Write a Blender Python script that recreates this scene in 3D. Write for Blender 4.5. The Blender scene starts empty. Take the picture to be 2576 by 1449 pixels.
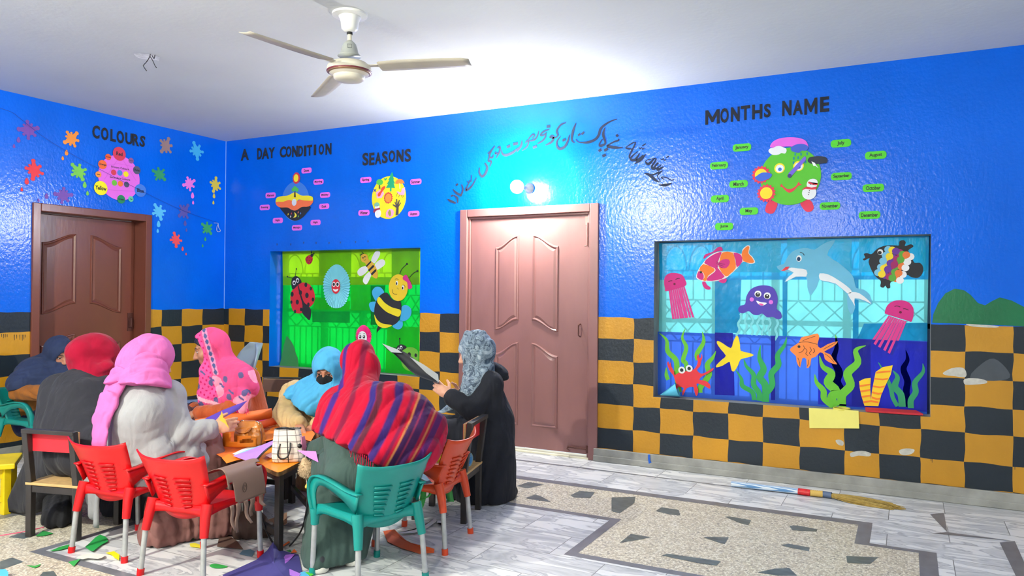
import bpy, math, random
import numpy as np
from mathutils import Vector, Matrix

SC = bpy.context.scene
COL = SC.collection

# ---------------------------------------------------------------- camera
F_PX, W_PX, H_PX = 1902.294, 2576, 1449
CAM = np.array([6.31329, -5.60107, 1.30500])
_yaw, _pitch, _roll = 2.05246456, 0.00816792, 0.00834605
C_F = np.array([math.cos(_yaw)*math.cos(_pitch), math.sin(_yaw)*math.cos(_pitch), math.sin(_pitch)])
_r0 = np.array([math.sin(_yaw), -math.cos(_yaw), 0.0]); _u0 = np.cross(_r0, C_F)
C_R = math.cos(_roll)*_r0 + math.sin(_roll)*_u0
C_U = -math.sin(_roll)*_r0 + math.cos(_roll)*_u0
cd = bpy.data.cameras.new('camera'); cam = bpy.data.objects.new('camera', cd); COL.objects.link(cam)
cam.matrix_world = Matrix(((C_R[0], C_U[0], -C_F[0], CAM[0]), (C_R[1], C_U[1], -C_F[1], CAM[1]), (C_R[2], C_U[2], -C_F[2], CAM[2]), (0, 0, 0, 1)))
cd.sensor_fit = 'HORIZONTAL'; cd.sensor_width = 36; cd.lens = F_PX/W_PX*36; cd.clip_start = 0.05
SC.camera = cam

# ---------------------------------------------------------------- world, exposure
wd = bpy.data.worlds.new('world'); SC.world = wd; wd.use_nodes = True
wd.node_tree.nodes['Background'].inputs[0].default_value = (0.90, 0.98, 1.0, 1)
wd.node_tree.nodes['Background'].inputs[1].default_value = 2.4
SC.view_settings.view_transform = 'Standard'; SC.view_settings.look = 'None'
SC.view_settings.gamma = 1.0; SC.view_settings.use_curve_mapping = False
SC.view_settings.exposure = -0.20
LAMP_OVER_DOOR = 56.0     # radiance of the bulb over the door
LAMP_BACK = 150.0         # radiance of the lamps on the wall behind the camera
ROOM_H = 2.876
CHECK_Z = 1.130
ROOM_Y, ROOM_X = -6.0, 8.8
SC.cycles.max_bounces = 7; SC.cycles.diffuse_bounces = 4; SC.cycles.glossy_bounces = 2
SC.cycles.transparent_max_bounces = 8; SC.cycles.sample_clamp_indirect = 6.0
SC.cycles.caustics_reflective = False; SC.cycles.caustics_refractive = False
SC.cycles.use_denoising = True

# ---------------------------------------------------------------- geometry helpers
def A(*v): return np.array(v, float)
def ray(px, py): return C_F + C_R*(px-W_PX/2)/F_PX - C_U*(py-H_PX/2)/F_PX
def at(px, py, d): return CAM + d*ray(px, py)                 # point at distance d along the view axis
def hit(px, py, ax, val):
    d = ray(px, py); return CAM + (val-CAM[ax])/d[ax]*d
def fl(px, py, z=0.0): return hit(px, py, 2, z)
def crop(s, ox, oy): return lambda x, y: (ox+x/s, oy+y/s)

class Plane:
    """flat vertical surface facing the room: ax 1 = the long wall (u=x), ax 0 = the left wall (u=y)"""
    def __init__(s, ax, val): s.ax, s.val = ax, val
    def px(s, x, y):
        h = hit(x, y, s.ax, s.val); return (h[0], h[2]) if s.ax == 1 else (h[1], h[2])
    def to3(s, u, v, off=0.0):
        return (u, s.val-off, v) if s.ax == 1 else (s.val+off, u, v)
    def scale(s, x, y):                                       # metres per vertical photo pixel
        return abs(s.px(x, y-5)[1]-s.px(x, y+5)[1])/10
PR, PL = Plane(1, 0.0), Plane(0, 0.0)
PG, PS = Plane(1, 0.14), Plane(1, 0.11)                       # the paper covered windows sit back in the wall

def lin(c):
    o = []
    for v in c:
        v = v/255.0; o.append(v/12.92 if v <= 0.04045 else ((v+0.055)/1.055)**2.4)
    return (o[0], o[1], o[2], 1.0)

_M = {}
def mat(name, rgb=(200, 200, 200), rough=0.6, spec=0.5, var=0.06, vscale=6.0, bump=0.0, bscale=60.0, metal=0.0, coat=0.0, sheen=0.0, col=False, stretch=(1, 1, 1), bdist=0.004, trans=0.0, crumple=0.0):
    if name in _M: return _M[name]
    m = bpy.data.materials.new(name); m.use_nodes = True; nt = m.node_tree; N, L = nt.nodes, nt.links
    b = N['Principled BSDF']
    b.inputs['Roughness'].default_value = rough; b.inputs['Specular IOR Level'].default_value = spec
    b.inputs['Metallic'].default_value = metal; b.inputs['Coat Weight'].default_value = coat
    b.inputs['Coat Roughness'].default_value = 0.12
    b.inputs['Sheen Weight'].default_value = sheen; b.inputs['Sheen Roughness'].default_value = 0.5
    tc = N.new('ShaderNodeTexCoord'); mp = N.new('ShaderNodeMapping'); mp.inputs['Scale'].default_value = stretch
    L.new(tc.outputs['Object'], mp.inputs['Vector'])
    n1 = N.new('ShaderNodeTexNoise'); n1.inputs['Scale'].default_value = vscale; n1.inputs['Detail'].default_value = 4
    L.new(mp.outputs[0], n1.inputs['Vector'])
    mr = N.new('ShaderNodeMapRange'); mr.inputs[1].default_value = 0.3; mr.inputs[2].default_value = 0.7
    mr.inputs[3].default_value = 1-var; mr.inputs[4].default_value = 1+var; L.new(n1.outputs[0], mr.inputs[0])
    mx = N.new('ShaderNodeVectorMath'); mx.operation = 'SCALE'; L.new(mr.outputs[0], mx.inputs['Scale'])
    if col:
        at_ = N.new('ShaderNodeAttribute'); at_.attribute_name = 'Col'; L.new(at_.outputs['Color'], mx.inputs[0])
    else:
        mx.inputs[0].default_value = lin(rgb)[:3]
    L.new(mx.outputs[0], b.inputs['Base Color'])
    if bump > 0:
        n2 = N.new('ShaderNodeTexNoise'); n2.inputs['Scale'].default_value = bscale; n2.inputs['Detail'].default_value = 3
        L.new(mp.outputs[0], n2.inputs['Vector'])
        bp = N.new('ShaderNodeBump'); bp.inputs['Strength'].default_value = bump; bp.inputs['Distance'].default_value = bdist
        src = n2.outputs[0]
        if crumple > 0:
            v = N.new('ShaderNodeTexVoronoi'); v.inputs['Scale'].default_value = crumple; L.new(mp.outputs[0], v.inputs['Vector'])
            ad = N.new('ShaderNodeMath'); ad.operation = 'ADD'; L.new(n2.outputs[0], ad.inputs[0]); L.new(v.outputs['Distance'], ad.inputs[1]); src = ad.outputs[0]
        L.new(src, bp.inputs['Height']); L.new(bp.outputs[0], b.inputs['Normal'])
    if trans > 0:                                             # thin coloured film: light from behind comes through
        tl = N.new('ShaderNodeBsdfTranslucent'); L.new(mx.outputs[0], tl.inputs[0])
        tp = N.new('ShaderNodeBsdfTransparent'); L.new(mx.outputs[0], tp.inputs[0])
        m1 = N.new('ShaderNodeMixShader'); m1.inputs[0].default_value = 0.45; L.new(tl.outputs[0], m1.inputs[1]); L.new(tp.outputs[0], m1.inputs[2])
        m2 = N.new('ShaderNodeMixShader'); m2.inputs[0].default_value = trans; L.new(b.outputs[0], m2.inputs[1]); L.new(m1.outputs[0], m2.inputs[2])
        L.new(m2.outputs[0], N['Material Output'].inputs[0])
    _M[name] = m; return m
def paper(rgb): return mat('paper_%d_%d_%d' % tuple(rgb), rgb, 0.62, 0.35, 0.04, 9)
def emit(name, rgb, s):
    m = bpy.data.materials.new(name); m.use_nodes = True; nt = m.node_tree
    e = nt.nodes.new('ShaderNodeEmission'); e.inputs[0].default_value = (*rgb, 1); e.inputs[1].default_value = s
    nt.links.new(e.outputs[0], nt.nodes['Material Output'].inputs[0]); return m

def tag(o, label=None, cat=None, group=None, kind=None):
    if label: o['label'] = label
    if cat: o['category'] = cat
    if group: o['group'] = group
    if kind: o['kind'] = kind
    return o
def base_of(o):
    L = Vector((0, 0, 0))
    while o is not None: L = L + o.location; o = o.parent
    return np.array(L)
def link(name, me, m=None, parent=None, loc=None):
    o = bpy.data.objects.new(name, me); COL.objects.link(o)
    if m is not None:
        for q in (m if isinstance(m, (list, tuple)) else [m]): me.materials.append(q)
    if parent is not None: o.parent = parent
    if loc is not None: o.location = loc
    return o
def empty(name, loc=(0, 0, 0), parent=None):
    o = bpy.data.objects.new(name, None); COL.objects.link(o); o.location = tuple(loc); o.empty_display_size = 0.1
    if parent is not None: o.parent = parent
    return o
def mobj(name, V, F, m, parent=None, smooth=False, mi=None, cols=None):
    """mesh object from world-space vertices; its origin is put at its own middle (or at the parent's)"""
    V = np.asarray(V, float)
    if parent is None:
        lo, hi = V.min(0), V.max(0); b = A((lo[0]+hi[0])/2, (lo[1]+hi[1])/2, lo[2])
    else: b = base_of(parent)
    me = bpy.data.meshes.new(name)
    V2 = V-b
    if isinstance(F, np.ndarray):
        n, k = F.shape
        me.vertices.add(len(V2)); me.vertices.foreach_set('co', V2.astype(np.float32).ravel())
        me.loops.add(n*k); me.loops.foreach_set('vertex_index', F.astype(np.int32).ravel())
        me.polygons.add(n); me.polygons.foreach_set('loop_start', np.arange(0, n*k, k, dtype=np.int32))
        me.update(calc_edges=True); me.validate()
    else:
        me.from_pydata([tuple(v) for v in V2], [], F); me.update()
    if smooth: me.polygons.foreach_set('use_smooth', np.ones(len(me.polygons), bool))
    if mi is not None: me.polygons.foreach_set('material_index', np.array(mi, np.int32))
    if cols is not None:
        a = me.color_attributes.new('Col', 'FLOAT_COLOR', 'POINT'); c4 = np.ones((len(V), 4), np.float32); c4[:, :3] = cols
        a.data.foreach_set('color', c4.ravel())
    return link(name, me, m, parent, tuple(b) if parent is None else None)

class MB:
    """collects simple shapes into one mesh"""
    def __init__(s): s.V, s.F = [], []
    def add(s, V, F):
        n = len(s.V); s.V += [tuple(v) for v in V]; s.F += [tuple(i+n for i in f) for f in F]; return s
    def box(s, lo, hi, R=None, c=None):
        x0, y0, z0 = lo; x1, y1, z1 = hi
        V = np.array([(x0, y0, z0), (x1, y0, z0), (x1, y1, z0), (x0, y1, z0), (x0, y0, z1), (x1, y0, z1), (x1, y1, z1), (x0, y1, z1)], float)
        if R is not None: V = V@np.asarray(R).T
        if c is not None: V = V+np.asarray(c)
        return s.add(V, [(3, 2, 1, 0), (4, 5, 6, 7), (0, 1, 5, 4), (1, 2, 6, 5), (2, 3, 7, 6), (3, 0, 4, 7)])
    def bar(s, a, b, w, h=None, up=(0, 0, 1)):                # rectangular bar from a to b
        a, b = np.asarray(a, float), np.asarray(b, float); h = h or w
        d = b-a; l = np.linalg.norm(d); d = d/l; u = np.asarray(up, float)
        if abs(d@u) > 0.95: u = A(0, 1, 0)
        x = np.cross(u, d); x /= np.linalg.norm(x); y = np.cross(d, x)
        return s.box((-w/2, -h/2, 0), (w/2, h/2, l), np.stack([x, y, d], 1), a)
    def tube(s, P, r, n=10, cap=True, closed=False):
        P = [np.asarray(p, float) for p in P]; m = len(P); rr = r if hasattr(r, '__len__') else [r]*m
        V = []; px = None
        for i in range(m):
            d = (P[(i+1) % m]-P[i-1]) if closed else (P[min(i+1, m-1)]-P[max(i-1, 0)])
            d = d/(np.linalg.norm(d)+1e-12)
            if px is None:
                px = np.cross(d, A(0, 0, 1) if abs(d[2]) < 0.9 else A(0, 1, 0))
            px = px-(px@d)*d; px = px/(np.linalg.norm(px)+1e-12); py = np.cross(d, px)
            for k in range(n):
                t = 2*math.pi*k/n; V.append(P[i]+rr[i]*(math.cos(t)*px+math.sin(t)*py))
        Fc = []
        for i in range(m if closed else m-1):
            j = (i+1) % m
            for k in range(n): Fc.append((i*n+k, i*n+(k+1) % n, j*n+(k+1) % n, j*n+k))
        if cap and not closed: Fc += [tuple(range(n))[::-1], tuple((m-1)*n+k for k in range(n))]
        return s.add(V, Fc)
    def lathe(s, prof, c=(0, 0, 0), n=32):                    # profile (r, z) turned around z
        V = []; m = len(prof)
        for r, z in prof:
            for k in range(n): t = 2*math.pi*k/n; V.append((c[0]+r*math.cos(t), c[1]+r*math.sin(t), c[2]+z))
        Fc = [(i*n+k, i*n+(k+1) % n, (i+1)*n+(k+1) % n, (i+1)*n+k) for i in range(m-1) for k in range(n)]
        Fc += [tuple(range(n))[::-1], tuple((m-1)*n+k for k in range(n))]
        return s.add(V, Fc)
    def strip(s, A_, B_):                                     # ribbon between two polylines
        n = len(A_); return s.add(list(A_)+list(B_), [(i, i+1, n+i+1, n+i) for i in range(n-1)])
    def build(s, name, m, parent=None, smooth=False, bevel=0.0, solid=0.0, seg=2, auto=None):
        o = mobj(name, s.V, s.F, m, parent, smooth)
        if solid: q = o.modifiers.new('solid', 'SOLIDIFY'); q.thickness = solid; q.offset = 0
        if bevel: q = o.modifiers.new('bevel', 'BEVEL'); q.width = bevel; q.segments = seg; q.limit_method = 'ANGLE'; q.angle_limit = 0.7
        if auto is not None:
            o.data.set_sharp_from_angle(angle=auto)
        return o

def sm(P, n=6, closed=True):                                  # Catmull-Rom through points
    P = [np.asarray(p, float) for p in P]; m = len(P); out = []
    for i in range(m if closed else m-1):
        if closed: a, b, c, d = P[i-1], P[i], P[(i+1) % m], P[(i+2) % m]
        else: a, b, c, d = P[max(i-1, 0)], P[i], P[i+1], P[min(i+2, m-1)]
        for k in range(n):
            t = k/n; out.append(0.5*((2*b)+(c-a)*t+(2*a-5*b+4*c-d)*t*t+(3*b-a-3*c+d)*t**3))
    if not closed: out.append(P[-1])
    return out

def sheet(name, pl, P2, m, off=0.002, th=0.0015, parent=None):
    """flat cut-out on a wall: outline P2 in wall coordinates, th thick"""
    P2 = [tuple(p) for p in P2]
    ar = sum(P2[i-1][0]*P2[i][1]-P2[i][0]*P2[i-1][1] for i in range(len(P2)))
    if ar < 0: P2 = P2[::-1]
    n = len(P2)
    V = [pl.to3(u, v, off+th) for u, v in P2]+[pl.to3(u, v, off) for u, v in P2]
    Fc = [tuple(range(n))]+[(n+i, n+(i+1) % n, (i+1) % n, i) for i in range(n)]
    return mobj(name, V, Fc, m, parent)
def cut(name, pl, pts, m, off=0.002, th=0.0015, parent=None, s=0, cr=None):
    """cut-out whose outline is given as photo pixels (or crop pixels), laid on the wall plane"""
    P = [pl.px(*(cr(*q) if cr else q)) for q in pts]
    if s: P = sm(P, s)
    return sheet(name, pl, P, m, off, th, parent)
def ring2(c, rx, ry=None, n=28, rot=0.0, f=None):
    ry = rx if ry is None else ry; o = []
    for k in range(n):
        t = 2*math.pi*k/n; g = f(t) if f else 1.0; x, y = rx*g*math.cos(t), ry*g*math.sin(t)
        o.append((c[0]+x*math.cos(rot)-y*math.sin(rot), c[1]+x*math.sin(rot)+y*math.cos(rot)))
    return o
def disc(name, pl, px, rpx, m, off=0.002, th=0.0015, parent=None, cr=None, ks=1.0, n=28, ratio=1.0, rot=0, f=None):
    """round cut-out; rpx is its vertical radius in pixels"""
    q = cr(*px) if cr else px; c = pl.px(*q); r = rpx*pl.scale(*q)*ks
    return sheet(name, pl, ring2(c, r*ratio, r, n, rot, f), m, off, th, parent)
def stroke(name, pl, pts, w, m, off=0.003, parent=None, cr=None, s=5, th=0.001):
    """pen stroke along pixels; w = width(s) in metres"""
    P = [np.array(pl.px(*(cr(*q) if cr else q))) for q in pts]
    ws = list(w) if hasattr(w, '__len__') else [w]*len(P)
    if s:
        P3 = sm([np.append(p, x) for p, x in zip(P, ws)], s, False); P = [p[:2] for p in P3]; ws = [p[2] for p in P3]
    Lf, Rt = [], []
    for i in range(len(P)):
        d = P[min(i+1, len(P)-1)]-P[max(i-1, 0)]; d = d/(np.linalg.norm(d)+1e-9); nrm = A(-d[1], d[0])
        Lf.append(P[i]+nrm*ws[i]/2); Rt.append(P[i]-nrm*ws[i]/2)
    V = [pl.to3(*p, off+th) for p in Lf+Rt]; n = len(P)
    return V, [(n+i, n+i+1, i+1, i) for i in range(n-1)]
def strokes(name, pl, lst, m, off=0.003, parent=None, cr=None, s=5):
    mb = MB()
    for k, (pts, w) in enumerate(lst): mb.add(*stroke('', pl, pts, w, m, off+0.00014*(k % 7), None, cr, s))
    return mb.build(name, m, parent)

_T = {}
def glyphs(txt, bold=0.0):
    k = (txt, bold)
    if k not in _T:
        cu = bpy.data.curves.new('lettering', 'FONT'); cu.body = txt; cu.offset = bold; cu.resolution_u = 3; cu.align_x = 'CENTER'
        ob = bpy.data.objects.new('lettering', cu); me = bpy.data.meshes.new_from_object(ob)
        V = np.array([v.co[:2] for v in me.vertices]).reshape(-1, 2); Fc = [tuple(p.vertices) for p in me.polygons]
        bpy.data.objects.remove(ob); bpy.data.curves.remove(cu); bpy.data.meshes.remove(me)
        lo, hi = V.min(0), V.max(0); V = V-(lo+hi)/2
        _T[k] = (V, Fc, hi-lo)
    return _T[k]
def text(name, pl, txt, px, wpx, hpx, m, off=0.004, bold=0.02, slope=0.0, parent=None, cr=None, ks=1.0, th=0.0):
    """lettering centred on a pixel, fitted to wpx x hpx photo pixels; slope turns it (radians on the wall)"""
    q = cr(*px) if cr else px; c = pl.px(*q)
    u0, u1 = pl.px(q[0]-wpx*ks/2, q[1])[0], pl.px(q[0]+wpx*ks/2, q[1])[0]; h = hpx*ks*pl.scale(*q)
    V, Fc, sz = glyphs(txt, bold); x = V[:, 0]/sz[0]*(u1-u0); y = V[:, 1]/sz[1]*h
    cs, sn = math.cos(slope), math.sin(slope); P = np.stack([c[0]+x*cs-y*sn, c[1]+x*sn+y*cs], 1)
    W = [pl.to3(u, v, off+th) for u, v in P]
    o = mobj(name, W, Fc, m, parent)
    if th: q_ = o.modifiers.new('solid', 'SOLIDIFY'); q_.thickness = th; q_.offset = -1
    return o
def copy_tree(o, parent=None):
    c = o.copy(); COL.objects.link(c)
    if parent is not None: c.parent = parent
    for ch in list(o.children): copy_tree(ch, c)
    return c
rnd = random.Random(5)
# ---------------------------------------------------------------- room shell
def wall_mat(name, rgb, rough=0.22, bump=0.35, bscale=34, var=0.10, spec=0.5):
    """hand brushed gloss paint: broad brush waves and fine grain in the normal, slight patchiness in the colour"""
    m = mat(name, rgb, rough, spec, var, 2.2, bump, bscale, stretch=(1, 1, 0.72), bdist=0.006)
    return m
M_BLUE = wall_mat('blue_gloss_paint', (0, 98, 222), 0.20, 0.34, 46, 0.09, 0.36)
M_OCHRE = wall_mat('ochre_paint', (192, 136, 22), 0.46, 0.35, 55, 0.16)
M_BLACK = wall_mat('black_paint', (28, 38, 48), 0.46, 0.35, 50, 0.12, 0.35)
M_GREENP = wall_mat('green_paint', (6, 104, 62), 0.35, 0.3, 40, 0.18)
M_REVEAL = wall_mat('grey_cement', (128, 130, 128), 0.8, 0.4, 60, 0.2, 0.3)
M_CEIL = mat('ceiling_plaster', (204, 208, 210), 0.85, 0.3, 0.035, 1.6, 0.22, 26, bdist=0.006)
M_BROWN = mat('brown_door_paint', (112, 62, 50), 0.28, 0.5, 0.10, 5, 0.12, 40, stretch=(1, 1, 0.3))
M_BROWN2 = mat('faded_brown_door_paint', (132, 92, 90), 0.3, 0.5, 0.09, 5, 0.12, 40, stretch=(1, 1, 0.3))
M_CEMENT = mat('skirting_cement', (150, 150, 146), 0.7, 0.3, 0.22, 7, 0.3, 60)
M_WORN = mat('worn_wall_plaster', (196, 194, 186), 0.9, 0.2, 0.14, 30, 0.5, 80)

ROWS = [0.0, 0.10, 0.265, 0.448, 0.617, 0.79, 0.965, CHECK_Z]
WIN_S = (4.605, 6.449, 0.533, 1.718); WIN_G = (0.641, 2.459, 0.560, 1.715)
DOOR_R = (2.95, 4.085, 0.0, 1.965); DOOR_L = (-1.90, -0.935, 0.0, 1.955)

def wobble(u, v, s):
    return 0.0026*math.sin(23*u+7*s+3*math.sin(11*v))+0.0018*math.sin(61*u+1.7*s+37*v), 0.003*math.sin(19*v+5*s+3*math.sin(7*u))+0.0016*math.sin(57*v+s+31*u)
def painted_wall(name, pl, us, colfn, holes, u_end, top):
    """one wall mesh: blue above, hand painted chequers below, openings left out; colfn(i_col, i_row) -> True for black"""
    fixed_u = sorted(set([h[0] for h in holes]+[h[1] for h in holes]+[u_end[0], u_end[1]]))
    fixed_v = sorted(set([h[2] for h in holes]+[h[3] for h in holes]+[0.0, top]))
    def fill(vals, step):
        vals = sorted(set(round(v, 5) for v in vals)); o = []
        for a, b in zip(vals[:-1], vals[1:]):
            n = max(1, int(math.ceil((b-a)/step))); o += [a+(b-a)*k/n for k in range(n)]
        return o+[vals[-1]]
    low_u = fill(list(us)+fixed_u, 0.045); low_v = fill([v for v in fixed_v if v <= CHECK_Z]+ROWS, 0.045)
    V, Fc, mi, idx = [], [], [], {}
    def vert(u, v):
        k = (round(u, 5), round(v, 5))
        if k not in idx:
            du, dv = wobble(u, v, 3.0 if pl is PR else 1.0)
            if any(abs(u-f) < 1e-4 for f in fixed_u): du = 0
            if any(abs(v-f) < 1e-4 for f in fixed_v): dv = 0
            on_u = any(abs(u-f) < 1e-4 for f in us); on_v = any(abs(v-f) < 1e-4 for f in ROWS)
            idx[k] = len(V); V.append(pl.to3(u+(du if on_u else 0), v+(dv if on_v else 0)))
        return idx[k]
    def inside(u, v): return any(h[0] < u < h[1] and h[2] < v < h[3] for h in holes)
    for v0, v1 in zip(low_v[:-1], low_v[1:]):
        for u0, u1 in zip(low_u[:-1], low_u[1:]):
            uc, vc = (u0+u1)/2, (v0+v1)/2
            if inside(uc, vc): continue
            i = sum(1 for x in us if x < uc); j = sum(1 for x in ROWS if x < vc)
            Fc.append([vert(u0, v0), vert(u1, v0), vert(u1, v1), vert(u0, v1)]); mi.append(2 if colfn(i, j) else 1)
    hi_v = sorted(set([CHECK_Z, top]+[v for v in fixed_v if v > CHECK_Z]))
    for k, (v0, v1) in enumerate(zip(hi_v[:-1], hi_v[1:])):
        for u0, u1 in zip(low_u[:-1], low_u[1:]):
            if inside((u0+u1)/2, (v0+v1)/2): continue
            Fc.append([vert(u0, v0), vert(u1, v0), vert(u1, v1), vert(u0, v1)]); mi.append(0)
    if pl.ax == 0: Fc = [f for f in Fc]
    o = mobj(name, V, Fc, [M_BLUE, M_OCHRE, M_BLACK], mi=mi); return tag(o, kind='structure')

cols_R = [0.067, 0.298, 0.553, 0.785, 1.036, 1.27, 1.51, 1.74, 1.98, 2.22, 2.461, 2.674, 2.885, 4.147, 4.447, 4.66, 4.91, 5.167, 5.408, 5.653, 5.94, 6.151, 6.393, 6.64, 6.896, 7.15, 7.4, 7.65, 7.9, 8.15, 8.4, 8.65]
# column 0 next to the corner is black in the top row; the count restarts right of the door
def black_R(i, j):
    # rows count from the floor: j = 1 is hidden by the skirting, j = 7 is the top row
    r = 8-j
    if i <= 13: return (i+r) % 2 == 1
    return (i-14+r) % 2 == 0
painted_wall('wall_right', PR, cols_R, black_R, [WIN_S, WIN_G, DOOR_R], (0.0, ROOM_X), ROOM_H)
cols_L = [-2.45, -2.2, -1.95, -0.868, -0.744, -0.516, -0.271]
def black_L(i, j):
    r = 8-j
    if i <= 3: return r % 2 == 1
    return (i-4+r) % 2 == 0
painted_wall('wall_left', PL, cols_L, black_L, [DOOR_L], (ROOM_Y, 0.0), ROOM_H)

for nm, lo, hi, m in [('ceiling', (-0.3, ROOM_Y-0.2, ROOM_H), (ROOM_X, 0.3, ROOM_H+0.12), M_CEIL),
                      ('wall_end', (ROOM_X, -2.5, 0), (ROOM_X+0.2, 0.3, ROOM_H), M_CEIL), ('wall_end', (ROOM_X, ROOM_Y-0.2, 0), (ROOM_X+0.2, -4.3, ROOM_H), M_CEIL), ('wall_end', (ROOM_X, -4.3, 2.1), (ROOM_X+0.2, -2.5, ROOM_H), M_CEIL),  # unseen end wall, its doorway gap added to let fill daylight in
                      ('wall_back', (-0.3, ROOM_Y-0.2, 0), (ROOM_X, ROOM_Y, ROOM_H), M_CEIL)]:
    tag(MB().box(lo, hi).build(nm, m), kind='structure')

def slab_ring(name, pl, hole, depth, m, sill_m=None):
    """the thickness of the wall round an opening; depth goes into the wall"""
    u0, u1, v0, v1 = hole; T = pl.to3; e = -depth
    mb = MB()
    q = [(u0, v0), (u1, v0), (u1, v1), (u0, v1)]
    for k in range(4):
        if k == 0 and sill_m is not None: continue
        a, b = q[k], q[(k+1) % 4]
        mb.add([T(*a, 0.0), T(*b, 0.0), T(*b, e), T(*a, e)], [(0, 1, 2, 3)])
    o = mb.build(name, m); tag(o, kind='structure')
    if sill_m is not None:
        s = MB().add([T(u0, v0, 0.0), T(u1, v0, 0.0), T(u1, v0, e), T(u0, v0, e)], [(0, 1, 2, 3)]).build('windowsill', sill_m)
        tag(s, kind='structure')
slab_ring('window_reveal_left', PR, WIN_G, 0.24, M_BLUE, M_REVEAL)
slab_ring('window_reveal_right', PR, WIN_S, 0.24, M_REVEAL, M_REVEAL)

# skirting of bare cement along the long wall
mb = MB()
mb.box((4.13, -0.022, 0.0), (ROOM_X, 0.0, 0.10)); mb.box((4.13, -0.030, 0.0), (ROOM_X, 0.0, 0.045))
tag(mb.build('baseboard_right', M_CEMENT, bevel=0.004), kind='structure')
tag(MB().box((0.02, -0.022, 0.0), (2.88, 0.0, 0.09)).build('baseboard_far', M_CEMENT, bevel=0.004), kind='structure')
tag(MB().box((0.0, -0.877, 0.0), (0.022, -0.022, 0.06)).build('baseboard_left', M_CEMENT, bevel=0.004), kind='structure')
tag(MB().box((0.0, ROOM_Y, 0.0), (0.022, -1.96, 0.06)).build('baseboard_corner', M_CEMENT, bevel=0.004), kind='structure')
# blue paint run on the skirting, crack lines
blob = lambda c, r, n, sd: [(c[0]+r*(0.7+0.5*random.Random(sd+k).random())*math.cos(6.2832*k/n), c[1]+r*(0.5+0.4*random.Random(sd*3+k).random())*math.sin(6.2832*k/n)) for k in range(n)]
WR = bpy.data.objects['wall_right']
WF = bpy.data.objects['baseboard_right']
PB = Plane(1, -0.030)
def paint(name, pl, pts, m, off, parent, s=0, cr=None): return cut(name, pl, pts, m, off, 0.0004, parent, s, cr)
paint('paint_drip', Plane(1, -0.022), [(1631, 1143), (1636, 1143), (1637, 1158), (1640, 1163), (1633, 1166), (1631, 1155)], paper((30, 90, 190)), 0.0085, WF)
# patches where the paint has come off
for k, P in enumerate([[(2372, 938), (2395, 926), (2422, 925), (2431, 938), (2427, 949), (2400, 946), (2380, 944)], [(2427, 953), (2460, 952), (2482, 958), (2478, 965), (2440, 968), (2426, 966)],
                       [(2140, 1139), (2168, 1134), (2190, 1140), (2186, 1148), (2160, 1146), (2142, 1150)], [(2262, 1133), (2280, 1128), (2300, 1131), (2296, 1140), (2280, 1145), (2266, 1143)],
                       [(2102, 1108), (2112, 1106), (2122, 1112), (2120, 1121), (2108, 1118)], [(2430, 815), (2470, 817), (2510, 820), (2505, 824), (2450, 822)]]):
    paint('bare_patch', PR, P, M_WORN, 0.0004, WR, 3)
paint('faded_patch', PR, [(2440, 950), (2470, 915), (2500, 902), (2530, 925), (2540, 950), (2500, 958)], mat('faded_black', (70, 76, 84), 0.6, 0.4, 0.1, 12), 0.0003, WR, 3)
# the painted green hill at the right
paint('painted_hill', PR, [(2345, 812), (2348, 790), (2360, 762), (2378, 738), (2402, 726), (2425, 730), (2442, 742), (2460, 762), (2478, 768), (2496, 757), (2515, 748), (2545, 756), (2576, 772), (2640, 775), (2700, 800), (2704, 826), (2430, 815)], M_GREENP, 0.0003, WR)

for k, (x, y) in enumerate([(568, 1180), (710, 1180), (845, 1162), (975, 1165), (1110, 1165), (1228, 1160), (1385, 1155), (1515, 1148)]):
    q = (560+x/4.14, 330+y/4.14); paint('paint_dab', PR, [(q[0]-1.8, q[1]-2.4), (q[0]+1.6, q[1]-2.8), (q[0]+1.2, q[1]+1), (q[0]-.4, q[1]+3.6), (q[0]-1.4, q[1]+.6)], mat('dark_blue_dab', (12, 62, 140), 0.5), 0.0004, WR)
WL = bpy.data.objects['wall_left']
for x, y0, l in [(4, 843, 5), (9, 843, 8), (13, 843, 6), (18, 844, 4), (36, 845, 11), (42, 845, 7), (50, 845, 10), (56, 845, 12), (60, 845, 9), (64, 845, 4)]:
    paint('paint_drip', PL, [(x-.8, y0-3), (x+.8, y0-3), (x+.5, y0+l), (x-.5, y0+l)], M_BLACK, 0.0004, WL)
for x, y0, l in [(2342, 1153, 7), (2345, 1153, 11), (2553, 1170, 12)]: paint('paint_drip', PR, [(x-.9, y0-3), (x+.9, y0-3), (x+.5, y0+l), (x-.5, y0+l)], M_BLACK, 0.0004, WR)
tag(MB().box((0.0, -0.004, CHECK_Z), (0.004, 0.0, ROOM_H)).build('trim_2', mat('pale_corner_filler', (150, 190, 232), 0.6, 0.3)), kind='structure')
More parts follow.
